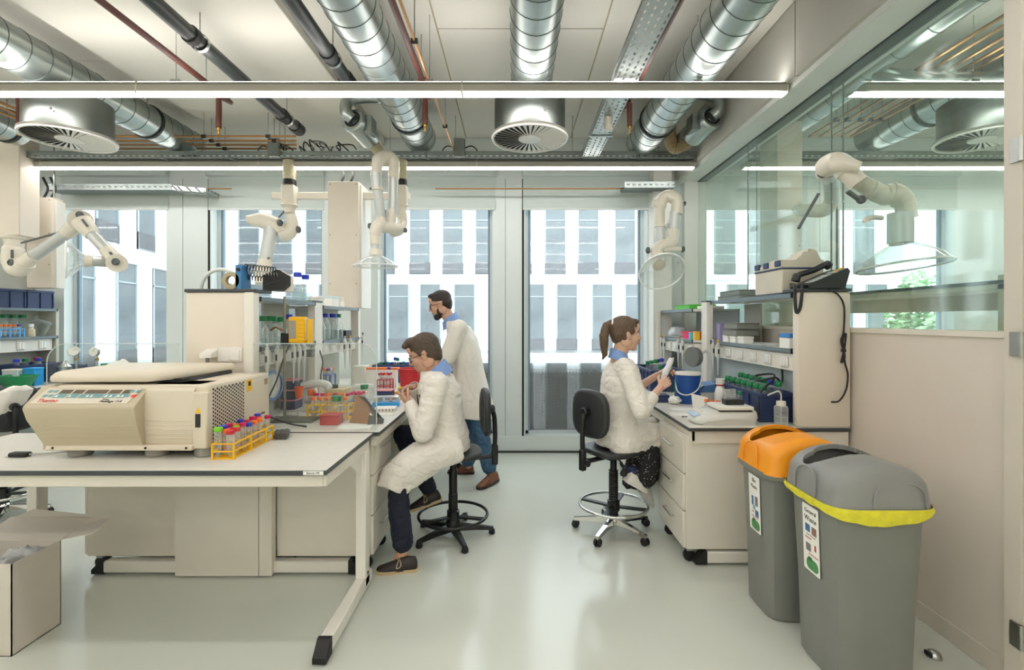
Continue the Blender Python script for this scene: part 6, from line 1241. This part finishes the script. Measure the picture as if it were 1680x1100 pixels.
for k, (x, y, rz, sx, nm) in enumerate(((1.26, 3.56, .1, .1, 'nearest the pail'), (1.2, 3.36, -.2, .11, 'at the bench edge'), (1.22, 3.24, .3, .06, 'beside the hotplate'))):
    o = MB().box((-sx, -.05, 0), (sx, .05, .006)).xf(Matrix.Translation((x, y, ZT)) @ Matrix.Rotation(rz, 4, 'Z')).build('notebook', paper); tag(o, f'white notebook lying on the right bench {nm}', 'notebook', 'notebooks on the right bench')
o = MB().cyl((1.14, 3.27, ZT + .008), (1.26, 3.25, ZT + .008), .005, n=8).build('pen', M('pen dark', '#5a5148', .4)); tag(o, 'dark pen lying beside the hotplate', 'pen')
o = MB().prism([(1.32, 3.55, ZT), (1.42, 3.5, ZT), (1.41, 3.5, ZT + .1), (1.31, 3.56, ZT + .12)], (.003, .004, 0)).build('paper_note', paper); tag(o, 'printed paper note standing in front of the blue pail', 'paper')
for k in range(3): o = MB().lathe([(.018, 0), (.022, .05), (.024, .05)], (1.36 + k * .045, 3.42 + .02 * k, ZT), n=14).build('beaker', pplas); tag(o, f'small clear beaker behind the hotplate, {ORD[k]} from the left', 'beaker', 'small beakers')
lidbox('flat navy box beside the woman\'s hands on the right bench', (1.19, 3.92, ZT), .12, .1, .06, navy, navy, 'navy_box', lh=.01)
o = MB().cyl((1.27, 3.8, ZT + .05), (1.272, 3.81, ZT + .19), .005, n=8).build('marker', green); tag(o, 'slim green marker standing upright left of the blue pail', 'pen')
o = MB().ball((1.27, 3.8, ZT + .03), (.05, .04, .03), 16, 10); 
for v in o.v: v += V((0, 0, 1)) * 0 + (v - V((1.27, 3.8, ZT + .03))) * (.35 * noise.noise(v * 60))
for v in o.v: v.z = max(v.z, ZT)
o = o.build('tissue', paper, sharp=20); tag(o, 'crumpled paper tissue left of the blue pail', 'tissue')
crate('far navy crate of bottles under the right pipettes', (1.42, 4.75, ZT), .3, .6, .2, navy)
for k in range(8): c = ['green', 'green', 'green', 'blue', 'green', 'blue', 'green', 'black'][k]; bottle(f'{c}-capped bottle in the far right crate, {ORD[k]} from the viewer', (1.37 + (k % 2) * .1, 4.52 + (k // 2) * .14, ZT + .008), .235 + .02 * (k % 3), .035, CN[c], group='bottles in the far right crate')
lidbox('orange-edged tip box behind the woman\'s arm', (1.25, 5.1, ZT), .1, .1, .2, orange, white, 'tip_box', lh=.03)
# ============================================================= PEOPLE
def remesh(mb, name, mat, parent, voxel, it=4, disp=None, fac=.5):
    """union of the collected solids as one continuous skin"""
    me = bpy.data.meshes.new('t'); me.from_pydata(mb.v, [], mb.f); o = bpy.data.objects.new('t', me); COL.objects.link(o)
    r = o.modifiers.new('r', 'REMESH'); r.mode = 'VOXEL'; r.voxel_size = voxel
    s = o.modifiers.new('s', 'SMOOTH'); s.iterations = it; s.factor = fac
    dg = bpy.context.evaluated_depsgraph_get(); ne = bpy.data.meshes.new_from_object(o.evaluated_get(dg)); bpy.data.objects.remove(o); bpy.data.meshes.remove(me)
    if disp:
        nv = [v.normal.copy() for v in ne.vertices]
        for v, n in zip(ne.vertices, nv): v.co += n * disp(v.co)
    ne.transform(Matrix.Translation(-V(parent.location)))
    ne.polygons.foreach_set('use_smooth', [True] * len(ne.polygons)); ne.materials.clear(); ne.materials.append(mat); ne.name = name
    q = bpy.data.objects.new(name, ne); COL.objects.link(q); q.parent = parent; return q
def cap(mb, p, q, r1, r2=None, n=14):
    r2 = r1 if r2 is None else r2; p, q = V(p), V(q); mb.ball(p, r1, n, 8); mb.ball(q, r2, n, 8); mb.cyl(p, q, r1, r2, n)
def chain(mb, pts, rs):
    for i in range(len(pts) - 1): cap(mb, pts[i], pts[i + 1], rs[i], rs[i + 1])
def hand(mb, w, d, pn, side, curl=(.5, .6, .5), thumb=.6, k=1.0, spread=.1):
    """palm and five separate fingers: d pointing direction, pn the way the palm faces, side towards the thumb"""
    w = V(w); d = V(d).normalized(); pn = V(pn); pn = (pn - d * pn.dot(d)).normalized(); s = V(side); s = (s - d * s.dot(d) - pn * s.dot(pn)).normalized()
    for o, l in ((.029, .084), (.010, .088), (-.010, .084), (-.028, .076)):
        cap(mb, w + s * o * .55 * k, w + (d * l + s * o) * k, .0135 * k, .0115 * k)
    for i, (o, l, b) in enumerate(((.029, .074, .084), (.010, .082, .088), (-.010, .076, .084), (-.028, .06, .076))):
        p = w + (d * b + s * o) * k; dr = (d + s * (o * spread * 30)).normalized(); c = 0
        for j, (fr, r0, r1) in enumerate(((.45, .0098, .0088), (.31, .0088, .008), (.24, .008, .0068))):
            c += curl[j] * (1 + .12 * i); q = p + (dr * cos(c) + pn * sin(c)) * l * fr * k; cap(mb, p, q, r0 * k, r1 * k, 10); p = q
    p = w + (d * .022 + s * .022 + pn * .006) * k; td = (d * .62 + s * .7 + pn * .35).normalized()
    for j, (l, r0, r1) in enumerate(((.042, .0145, .0115), (.034, .0112, .0098), (.026, .0098, .0075))):
        td2 = (td * cos(thumb * j * .6) + (pn * .6 + d * .6 - s * .5).normalized() * sin(thumb * j * .6)).normalized(); q = p + td2 * l * k; cap(mb, p, q, r0 * k, r1 * k, 10); p = q
def head_mt(c, yaw, pitch, k=1.07):
    return Matrix.Translation(V(c)) @ Matrix.Rotation(yaw, 4, 'Z') @ Matrix.Rotation(pitch, 4, 'Y') @ Matrix.Scale(k, 4)
def head(mb, mt, k=1.0):
    h = MB()
    h.ball((-.012, 0, .03), (.098, .077, .094), 24, 16); h.ball((.026, 0, -.035), (.066, .06, .08), 20, 14)
    h.ball((.06, 0, -.1), (.024, .026, .02)); h.ball((.03, 0, -.088), (.045, .048, .028)); h.ball((.068, 0, .022), (.028, .052, .02)); h.ball((.072, 0, .06), (.022, .05, .03))
    cap(h, (.089, 0, .012), (.107, 0, -.022), .008, .0115); h.ball((.098, .01, -.028), .0085); h.ball((.098, -.01, -.028), .0085)
    h.ball((.0865, 0, -.052), (.011, .023, .0075)); h.ball((.085, 0, -.064), (.011, .02, .0075)); h.ball((.075, 0, -.078), (.012, .022, .012))
    for s in (-1, 1):
        h.ball((.056, s * .038, -.022), (.03, .026, .028)); h.ball((-.012, s * .058, -.055), (.04, .018, .035)); h.ball((-.006, s * .077, -.006), (.018, .007, .03)); h.ball((-.014, s * .083, .002), (.011, .005, .02))
    chain(h, [(-.02, 0, -.06), (-.045, 0, -.19)], [.056, .056])
    h.xf(mt @ Matrix.Scale(k, 4)); mb.add(h.v, h.f)
def face_parts(t, mt, irism, brow):
    tm = Matrix.Translation(-V(t.location)) @ mt
    for s in (-1, 1):
        MB().ball((.0755, s * .031, .001), (.012, .0135, .0095), 12, 8).xf(tm).build('eye', M('eye white', '#d9d4cc', .3), t); MB().ball((.0845, s * .031, .0), (.004, .0055, .0055), 10, 6).xf(tm).build('iris', M(irism, '#3d2f25', .3), t)
        MB().tube(smooth([(.082, s * .012, .022), (.084, s * .03, .029), (.07, s * .052, .022)], 4), .0042, 6).xf(tm).build('eyebrow', brow, t)
    m = MB(); m.ball((.0955, 0, -.053), (.005, .019, .004)); m.xf(tm).build('upper_lip', M('lip', '#a9655a', .5), t); m = MB(); m.ball((.0945, 0, -.062), (.005, .016, .0045)); m.xf(tm).build('lower_lip', MATS['lip'], t)
def glasses(t, mt):
    tm = Matrix.Translation(-V(t.location)) @ mt; fm_ = M('spectacle frame', '#2a1f1a', .35)
    g = MB()
    for s in (-1, 1):
        g.tube([(.099 - .01 * abs(cos(a)) , s * .034 + .025 * cos(a), .0 + .019 * sin(a)) for a in [2 * pi * k / 20 for k in range(20)]], .0022, 6, closed=True)
    g.tube([(.1, -.009, .004), (.104, 0, .006), (.1, .009, .004)], .0022, 6)
    for s in (-1, 1): g.tube([(.09, s * .06, .008), (.05, s * .081, .008), (-.005, s * .087, .006), (-.022, s * .083, -.014)], .0022, 6)
    g.xf(tm).build('spectacles', fm_, t)
def shoe(t, heel, toe, up, mats, name='shoe', h=.075, w=.042, L=None, lace=None):
    """heel and toe are the ends of the sole"""
    heel, toe = V(heel), V(toe); d = (toe - heel); L = d.length; d.normalize(); up = (V(up) - d * V(up).dot(d)).normalized(); s = up.cross(d); off = V(t.location)
    def ring(f, wd, hh, z0=0.): return [heel + d * (f * L) + s * (wd * cos(a) * (1 if True else 0)) + up * (z0 + max(0, sin(a)) * hh + min(0, sin(a)) * .004) for a in [2 * pi * k / 18 for k in range(18)]]
    u = MB().loft([ring(.02, w * .45, h * .55, .014), ring(.06, w * .75, h * .95, .014), ring(.25, w * .85, h * 1.02, .014), ring(.4, w * .9, h * .95, .014), ring(.58, w * 1.0, h * .72, .014), ring(.78, w * 1.02, h * .48, .014), ring(.92, w * .82, h * .36, .014), ring(.985, w * .4, h * .22, .014)])
    o = u.build(name, mats[0], t, w=True, sharp=70)
    def sole(f, wd): return wd
    pts = []
    for f, wd in ((.0, .5), (.05, .8), (.2, .9), (.4, .86), (.6, 1.02), (.8, 1.08), (.93, .88), (1.0, .45)): pts.append((f, wd))
    poly = [heel + d * (f * L) + s * (w * q) for f, q in pts] + [heel + d * (f * L) - s * (w * q) for f, q in reversed(pts)]
    MB().prism([p - off for p in poly], up * .02).build('sole', mats[1], o)
    if len(mats) > 2:
        m = MB()
        for k in range(4):
            f = .46 + k * .07; hh = .014 + h * (.95 - .28 * k * .8) * .92; m.tube([heel + d * (f * L) + s * .022 + up * (hh - .008) - off, heel + d * (f * L + .012) + up * (hh + .004) - off, heel + d * (f * L) - s * .022 + up * (hh - .008) - off], .0025, 6)
        if lace: m.tube(smooth([heel + d * (.45 * L) + up * (h + .008) - off, heel + d * (.4 * L) + s * .05 + up * (h * .75) - off, heel + d * (.5 * L) + s * .055 + up * (h * .6) - off, heel + d * (.47 * L) + s * .02 + up * (h * .95) - off], 5), .0025, 6)
        m.build('laces', mats[2], o)
def torso(mb, cs, lat, fwd, ws, ds, n=28, p=2.4):
    lat = V(lat).normalized(); rings = []
    for c, w, dd, f in zip(cs, ws, ds, fwd): f = V(f); f = (f - lat * f.dot(lat)).normalized(); rings.append([V(c) + lat * x + f * y for x, y in srect(w, dd, n, p)])
    mb.loft(rings)
def folds(amp, sx=9, sy=9, sz=5, seed=0.):
    def f(c): q = V((c.x * sx + seed, c.y * sy, c.z * sz)); a = noise.noise(q); b = noise.noise(q * 2.3 + V((5, 1, 2))); c3 = noise.noise(q * 1.6 + V((2, 7, 1))); return amp * ((1 - abs(a) * 2) * .9 + .4 * b - .4 - .7 * max(0, 1 - 6 * abs(c3)) ** 2)
    return f
skin = M('skin', '#cb9f87', .5, var=.05, scale=14); skin2 = M('skin light', '#d6ac94', .5, var=.05, scale=14)
coatm = M('lab coat cotton', '#e4dfd6', .85, var=.02, scale=20, bump=.12, bscale=90)
jeans = M('dark indigo denim', '#171d2e', .85, var=.2, scale=60); jeans2 = M('blue denim', '#40617f', .85, var=.2, scale=40)
collar = M('blue collar', '#7f9dd0', .8, var=.03)
hairb = M('brown hair', '#514336', .55, var=.3, scale=40, bump=.6, bscale=70, stretch=(1, 1, 4)); haird = M('dark hair', '#2f2622', .6, var=.25, scale=40, bump=.5, bscale=80); hairl = M('light brown hair', '#5f4b39', .5, var=.3, scale=30, bump=.5, bscale=60, stretch=(3, 3, 1))
sole_t = M('tan sole', '#cbb48b', .7); leath = M('dark leather', '#2b2320', .5, var=.15); lacem = M('tan lace', '#c9b694', .8); brownl = M('brown leather', '#7a4d35', .4, var=.15, scale=20); whiteshoe = M('white canvas', '#e3e0da', .8, var=.04)
def collar_band(t, mt, r=.066, z0=-.175, z1=-.115, mat=None, tilt=.02):
    tm = Matrix.Translation(-V(t.location)) @ mt; rings = []
    for z, k in ((z0, 1.32), (z0 + .03, 1.18), (z1, 1.02), (z1 - .004, .96), (z0 + .02, 1.0)): rings.append([(-.04 + r * k * cos(a) * 1.08, r * k * sin(a) * 1.12, z + tilt * -cos(a) - .012 * (cos(a) > .5)) for a in [2 * pi * q / 28 for q in range(28)]])
    MB().loft(rings, False).xf(tm).build('shirt_collar', mat or collar, t)
# ---- seated man at the island bench, bent over his work
t = T('person', 'seated man in white lab coat and glasses working at the left bench', 'person', (-.5, 3.42, 0)); 
HM = head_mt((-.645, 3.4, 1.305), pi + .06, .42, 1.1); HL, HR = V((-.49, 3.34, .705)), V((-.49, 3.5, .705)); KL, KR = V((-.755, 3.03, .575)), V((-.83, 3.56, .69)); AL, AR = V((-.70, 2.985, .1)), V((-.6, 3.5, .25))
SL, SR = V((-.535, 3.235, 1.105)), V((-.58, 3.61, 1.105)); EL, ER = V((-.6, 3.13, .815)), V((-.67, 3.68, .87)); WL, WR = V((-.715, 3.27, .965)), V((-.735, 3.475, 1.06))
spine = [(-.48, 3.42, .66), (-.49, 3.42, .78), (-.52, 3.42, .92), (-.545, 3.42, 1.04), (-.56, 3.42, 1.12), (-.58, 3.42, 1.185)]
b = MB(); head(b, HM)
chain(b, spine, [.12, .105, .1, .1, .075, .045]); chain(b, [spine[3], SL, EL, WL], [.08, .045, .04, .028]); chain(b, [spine[3], SR, ER, WR], [.08, .045, .04, .028])
chain(b, [HL, KL, AL], [.075, .055, .038]); chain(b, [HR, KR, AR], [.075, .055, .038])
hand(b, WL, (-.55, .35, .42), (-.35, .55, .6), (.1, .5, .75), (.55, .7, .5), .9)
hand(b, WR, (-.75, -.3, -.25), (-.2, -.65, -.5), (-.3, -.5, .7), (.6, .8, .6), .9)
chain(b, [AL, AL + V((-.03, 0, -.05))], [.036, .034]); chain(b, [AR, AR + V((-.04, 0, -.04))], [.036, .034])
remesh(b, 'body', skin, t, .0045, 3); face_parts(t, HM, 'iris brown', hairb); glasses(t, HM)
h = MB(); h.ball((-.02, 0, .055), (.102, .084, .082), 26, 16); h.ball((-.05, 0, .005), (.068, .08, .085), 22, 14); h.ball((.045, 0, .108), (.05, .066, .028)); h.ball((.08, .0, .098), (.032, .055, .022)); h.ball((-.075, 0, -.04), (.03, .055, .04))
for s in (-1, 1): h.ball((.012, s * .07, .03), (.022, .015, .035))
h.xf(HM); remesh(h, 'hair', hairb, t, .006, 3, folds(.004, 60, 60, 60))
c = MB(); lat = (0.1, 1, 0); fw_ = [(-1, .05, 0)] * 6
torso(c, [(-.475, 3.42, .63), (-.485, 3.42, .72), (-.505, 3.42, .82), (-.525, 3.42, .95), (-.54, 3.42, 1.06), (-.555, 3.42, 1.14), (-.58, 3.42, 1.19)], lat, [(-1, .1, 0)] * 7, [.2, .205, .195, .205, .205, .165, .1], [.15, .15, .14, .14, .14, .115, .095])
chain(c, [V((-.54, 3.32, 1.1)), SL, EL, WL + (EL - WL) * .12], [.09, .084, .07, .046]); chain(c, [V((-.57, 3.55, 1.1)), SR, ER, WR + (ER - WR) * .12], [.08, .074, .062, .046])
th = (KL - HL).normalized(); tl = V((th.y, -th.x, 0)).normalized()
torso(c, [(-.46, 3.33, .66), (-.55, 3.24, .655), (-.65, 3.14, .62), (-.73, 3.06, .575), (-.775, 3.02, .535), (-.79, 3.0, .485)], tl, [(0, 0, 1)] * 3 + [(-.3, -.2, 1)] * 2 + [(-.8, -.5, .5)], [.16, .14, .115, .1, .09, .085], [.1, .11, .105, .1, .09, .07], p=2.6)
torso(c, [(-.5, 3.3, .62), (-.58, 3.2, .58), (-.68, 3.1, .53), (-.735, 3.045, .475)], tl, [(0, 0, 1)] * 4, [.1, .09, .085, .085], [.06, .07, .065, .03])
chain(c, [HR, HR + (KR - HR) * .5], [.105, .095]); chain(c, [(-.52, 3.42, .68), (-.64, 3.26, .63)], [.1, .08])
remesh(c, 'lab_coat', coatm, t, .0065, 8, folds(.007, 7, 7, 14, 3))
for W_, E_ in ((WL, EL), (WR, ER)):
    d = (E_ - W_).normalized(); MB().lathe([(.036, -.012), (.043, -.01), (.048, .03), (.048, .045)], W_ - V(t.location), d, 20, False).build('cuff', coatm, t)
collar_band(t, HM, .062, -.19, -.098)
p = MB(); chain(p, [(-.48, 3.42, .69), HL, KL + V((.01, .01, -.01)), KL * .5 + AL * .5, AL + V((0, 0, .06))], [.1, .08, .062, .068, .064]); chain(p, [(-.48, 3.42, .69), HR, KR, AR + (KR - AR) * .16], [.12, .09, .076, .06]); remesh(p, 'trousers', jeans, t, .007, 4, folds(.005, 20, 20, 26))
shoe(t, (-.60, 2.965, 0.0), (-.85, 2.93, 0.0), (0, 0, 1), [leath, sole_t, lacem], lace=True); shoe(t, (-.53, 3.5, .235), (-.765, 3.46, .165), (.25, 0, 1), [leath, sole_t, lacem], lace=True)
for k in range(4):
    q = at(686 + k * 3.4, 655, 3.225); MB().cyl((q.x, q.y + .0, q.z - .035), (q.x - .004, q.y - .004, q.z + .03), .004, n=8).build('pocket_pen', red if k == 2 else black, t, w=True)
# tool and vial in his hands
q = T('screw_tool', 'small grey and yellow capping tool in the seated man\'s hand', 'tool', (-.81, 3.42, 1.03)); MB().lathe([(.012, -.05), (.014, -.045), (.014, -.02)], (0, 0, 0), (-.3, -.4, 1), 14).build('tip', orange, q); MB().lathe([(.014, -.02), (.019, -.015), (.019, .03), (.016, .034)], (0, 0, 0), (-.3, -.4, 1), 16).build('grip', M('tool grey', '#7d7f80', .4), q); MB().lathe([(.012, .034), (.012, .046)], (0, 0, 0), (-.3, -.4, 1), 14).build('button', yellow, q)
o = MB().lathe([(.004, 0), (.007, .01), (.007, .04), (.009, .04), (.009, .045)], (-.8, 3.36, .985), n=12).build('sample_vial', pplas); tag(o, 'tiny clear sample vial held in the seated man\'s fingers', 'vial')
# ---- seated woman at the right bench
t = T('person', 'seated woman in white lab coat with ponytail working at the right bench', 'person', (.76, 3.5, 0))
HM = head_mt((.815, 3.52, 1.445), .12, .06, 1.02); lat = V((-.25, 1, 0)).normalized(); F3 = (1, .25, 0)
HL, HR = V((.76, 3.6, .7)), V((.80, 3.44, .7)); KL, KR = V((1.14, 3.82, .68)), V((1.15, 3.66, .66)); AL, AR = V((.97, 3.62, .3)), V((.84, 3.44, .45))
SL, SR = V((.79, 3.70, 1.2)), V((.79, 3.355, 1.195)); EL, ER = V((.92, 3.76, .985)), V((.85, 3.22, .94)); WL, WR = V((1.075, 3.62, 1.13)), V((1.02, 3.355, 1.075))
b = MB(); head(b, HM); spine = [(.76, 3.52, .66), (.76, 3.52, .8), (.765, 3.52, .95), (.78, 3.52, 1.08), (.785, 3.525, 1.2), (.79, 3.525, 1.27)]
chain(b, spine, [.11, .095, .09, .09, .065, .04]); chain(b, [spine[4], SL, EL, WL], [.06, .042, .036, .025]); chain(b, [spine[4], SR, ER, WR], [.06, .042, .036, .025])
chain(b, [HL, KL, AL], [.075, .055, .036]); chain(b, [HR, KR, AR], [.075, .055, .036])
hand(b, WR, (.7, .35, .5), (-.1, .8, -.3), (.2, .1, .9), (.5, .6, .4), .7, .95); hand(b, WL, (.75, -.35, .45), (.3, -.6, -.4), (.1, .1, 1), (.35, .5, .4), .7, .95)
remesh(b, 'body', skin2, t, .0045, 3); face_parts(t, HM, 'iris hazel', hairl)
h = MB(); h.ball((-.022, 0, .05), (.103, .082, .082), 26, 16); h.ball((-.05, 0, .01), (.07, .078, .082), 22, 14); h.ball((.05, 0, .095), (.04, .06, .02)); h.ball((-.07, 0, -.03), (.035, .055, .045))
for s in (-1, 1): h.ball((.0, s * .068, .025), (.045, .018, .03)); h.ball((-.03, s * .062, -.02), (.02, .018, .03))
h.ball((-.105, 0, .07), (.03, .03, .03))
chain(h, [(-.11, 0, .075), (-.15, -.005, .05), (-.165, -.01, -.02), (-.16, -.01, -.09), (-.15, -.01, -.15), (-.165, -.012, -.19)], [.024, .03, .034, .03, .022, .006])
h.xf(HM); remesh(h, 'hair', hairl, t, .0055, 3, folds(.0035, 60, 60, 25))
MB().tube([(HM @ V((-.113 + .004 * sin(a), .027 * cos(a), .074 + .027 * sin(a)))) - V(t.location) for a in [2 * pi * k / 18 for k in range(18)]], .007, 8, closed=True).build('hair_tie', M('white tie', '#efeeea', .6), t)
tm = Matrix.Translation(-V(t.location)) @ HM
for z in (.0, -.03): MB().ball((.006, -.084, z - .005), .0045, 8, 6).xf(tm).build('earring', chrome, t)
c = MB()
torso(c, [(.745, 3.52, .64), (.745, 3.52, .72), (.755, 3.52, .86), (.765, 3.52, .98), (.78, 3.52, 1.1), (.785, 3.525, 1.2), (.79, 3.525, 1.26)], lat, [F3] * 7, [.2, .195, .165, .172, .185, .16, .07], [.15, .15, .12, .125, .13, .1, .068])
chain(c, [(.785, 3.42, 1.2), SR, ER, WR + (ER - WR) * .48], [.08, .072, .064, .046]); chain(c, [(.785, 3.62, 1.2), SL, EL, EL + (WL - EL) * .2], [.075, .068, .058, .05])
chain(c, [HR + V((-.02, 0, 0)), HR + (KR - HR) * 1.0], [.115, .1]); chain(c, [HL, HL + (KL - HL) * .95], [.11, .1]); chain(c, [(.76, 3.4, .66), (1.0, 3.55, .64)], [.1, .085])
remesh(c, 'lab_coat', coatm, t, .0065, 6, folds(.0065, 8, 8, 12, 9))
d = (ER - WR).normalized(); MB().lathe([(.034, .105), (.042, .108), (.048, .15)], WR - V(t.location), d, 20, False).build('cuff', coatm, t)
collar_band(t, HM, .057, -.195, -.125)
p = MB(); rings = []
for q, (cx_, cy_, z, w, dd) in enumerate(((.95, 3.6, .62, .17, .1), (.95, 3.57, .57, .2, .11), (.95, 3.57, .5, .2, .115), (.945, 3.58, .42, .2, .12), (.94, 3.6, .345, .18, .125))): rings.append([V((cx_ + dd * x + .3 * w * y * 0, cy_ + w * y, z + .04 * x + .012 * sin(q + 7 * x))) for x, y in [(cos(a), sin(a)) for a in [2 * pi * k / 40 for k in range(40)]]])
p.loft(rings); remesh(p, 'skirt', None or M('black dotted skirt', '#131314', .8), t, .008, 2, folds(.012, 22, 22, 4, 2))
m = MATS['black dotted skirt']; nt = m.node_tree; vo = nt.nodes.new('ShaderNodeTexVoronoi'); vo.inputs['Scale'].default_value = 55; tc = nt.nodes.new('ShaderNodeTexCoord'); nt.links.new(tc.outputs['Object'], vo.inputs['Vector'])
lt = nt.nodes.new('ShaderNodeMath'); lt.operation = 'LESS_THAN'; lt.inputs[1].default_value = .2; nt.links.new(vo.outputs['Distance'], lt.inputs[0]); mx = nt.nodes.new('ShaderNodeMix'); mx.data_type = 'RGBA'
nt.links.new(lt.outputs[0], mx.inputs[0]); mx.inputs[6].default_value = (.006, .006, .007, 1); mx.inputs[7].default_value = (.45, .43, .4, 1); nt.links.new(mx.outputs[2], nt.nodes['Principled BSDF'].inputs['Base Color'])
for A_ in (AL, AR): MB().lathe([(.038, -.05), (.04, .0), (.038, .05)], A_ - V(t.location), (0, 0, 1), 16).build('sock', M('navy patterned sock', '#2a2f52', .8, var=.5, scale=40), t)
shoe(t, (.775, 3.4, .405), (.945, 3.47, .3), (.5, 0, 1), [whiteshoe, whiteshoe, whiteshoe], w=.042, h=.07); shoe(t, (.92, 3.58, .27), (1.04, 3.66, .12), (.8, 0, 1), [whiteshoe, whiteshoe, whiteshoe], w=.042, h=.07)
# what she holds: a white plastic bag and a spatula
bgm = MB(); rg = []
for k in range(9):
    f = k / 8; c0 = at(1088 + 14 * f, 622 - 34 * f, 3.5); w_ = .035 * (1 - .5 * abs(f - .4)); rg.append([c0 + V((w_ * cos(a) * (.7 + .3 * noise.noise(V((a, f * 4, 1)))), .02 * sin(a), .004 * sin(3 * a))) for a in [2 * pi * j / 16 for j in range(16)]])
o = bgm.loft(rg).build('plastic_bag', M('milky film', '#e8ebec', .35, var=.05), sharp=60); tag(o, 'small milky white plastic bag held in the seated woman\'s left hand', 'bag')
o = MB().tube([at(1104, 604, 3.42), at(1099, 611, 3.41), at(1094, 620, 3.4)], [.006, .005, .004], 8).build('spatula', M('dark steel', '#5d544c', .35, .7)); tag(o, 'short dark spatula between the seated woman\'s fingers', 'spatula')
# ---- standing man behind, mid step, bent over the bench
t = T('person', 'bearded man in white lab coat and jeans walking behind the seated man', 'person', (-.42, 4.68, 0))
HM = head_mt((-.735, 4.7, 1.70), pi + .05, .32)
HL, HR = V((-.40, 4.58, .93)), V((-.43, 4.78, .93)); KL, KR = V((-.335, 4.55, .5)), V((-.46, 4.8, .5)); AL, AR = V((-.235, 4.55, .1)), V((-.47, 4.81, .09))
SL, SR = V((-.53, 4.5, 1.47)), V((-.58, 4.88, 1.46)); EL, ER = V((-.62, 4.46, 1.2)), V((-.7, 4.9, 1.2)); WL, WR = V((-.82, 4.56, 1.08)), V((-.92, 4.85, 1.1))
spine = [(-.42, 4.68, .9), (-.43, 4.68, 1.05), (-.46, 4.68, 1.2), (-.5, 4.69, 1.35), (-.56, 4.69, 1.48), (-.61, 4.7, 1.555)]
b = MB(); head(b, HM); chain(b, spine, [.13, .11, .1, .1, .07, .045]); chain(b, [spine[4], SL, EL, WL], [.06, .045, .042, .03]); chain(b, [spine[4], SR, ER, WR], [.06, .045, .042, .03])
chain(b, [HL, KL, AL], [.08, .058, .04]); chain(b, [HR, KR, AR], [.08, .058, .04])
hand(b, WL, (-.85, .1, -.3), (-.2, .2, -.9), (-.1, .9, .1), (.3, .4, .3), .5); hand(b, WR, (-.85, -.1, -.3), (-.2, -.2, -.9), (-.1, -.9, .1), (.3, .4, .3), .5)
remesh(b, 'body', skin, t, .0055, 3); face_parts(t, HM, 'iris dark', haird); glasses(t, HM)
h = MB(); h.ball((-.02, 0, .05), (.1, .082, .08), 26, 16); h.ball((-.05, 0, .01), (.066, .079, .08), 22, 14); h.ball((.045, 0, .1), (.042, .06, .02)); h.ball((-.07, 0, -.035), (.03, .055, .04)); h.xf(HM); remesh(h, 'hair', haird, t, .006, 3, folds(.003, 60, 60, 60))
h = MB(); h.ball((.045, 0, -.092), (.05, .052, .034)); h.ball((.064, 0, -.108), (.03, .03, .024)); h.ball((.083, 0, -.044), (.014, .026, .006))
for s in (-1, 1): h.ball((.02, s * .052, -.062), (.03, .014, .04)); 
h.xf(HM); remesh(h, 'beard', haird, t, .005, 3)
c = MB(); ln = (0.1, 1, 0)
torso(c, [(-.41, 4.68, .62), (-.415, 4.68, .75), (-.435, 4.68, .92), (-.455, 4.68, 1.08), (-.485, 4.68, 1.25), (-.515, 4.69, 1.38), (-.55, 4.69, 1.48), (-.605, 4.7, 1.55)], ln, [(-1, .1, .1)] * 8, [.235, .225, .2, .19, .2, .205, .165, .075], [.215, .2, .165, .145, .145, .14, .115, .075])
chain(c, [(-.54, 4.6, 1.46), SL, EL, WL + (EL - WL) * .2], [.09, .085, .072, .048]); chain(c, [(-.56, 4.8, 1.46), SR, ER, WR + (ER - WR) * .2], [.09, .085, .072, .048])
remesh(c, 'lab_coat', coatm, t, .0075, 6, folds(.007, 7, 7, 4, 5)); collar_band(t, HM, .066, -.205, -.13)
p = MB(); chain(p, [(-.42, 4.68, .92), HL, KL, AL + V((-.01, 0, .05))], [.1, .085, .08, .072]); chain(p, [(-.42, 4.68, .92), HR, KR, AR + V((0, 0, .05))], [.1, .085, .08, .072]); remesh(p, 'trousers', jeans2, t, .008, 4, folds(.005, 20, 20, 30))
shoe(t, (-.165, 4.57, .02), (-.34, 4.36, 0.0), (0, 0, 1), [brownl, leath, leath], h=.085, w=.045); shoe(t, (-.41, 4.82, 0), (-.68, 4.84, 0), (0, 0, 1), [brownl, leath, leath], h=.085, w=.045)
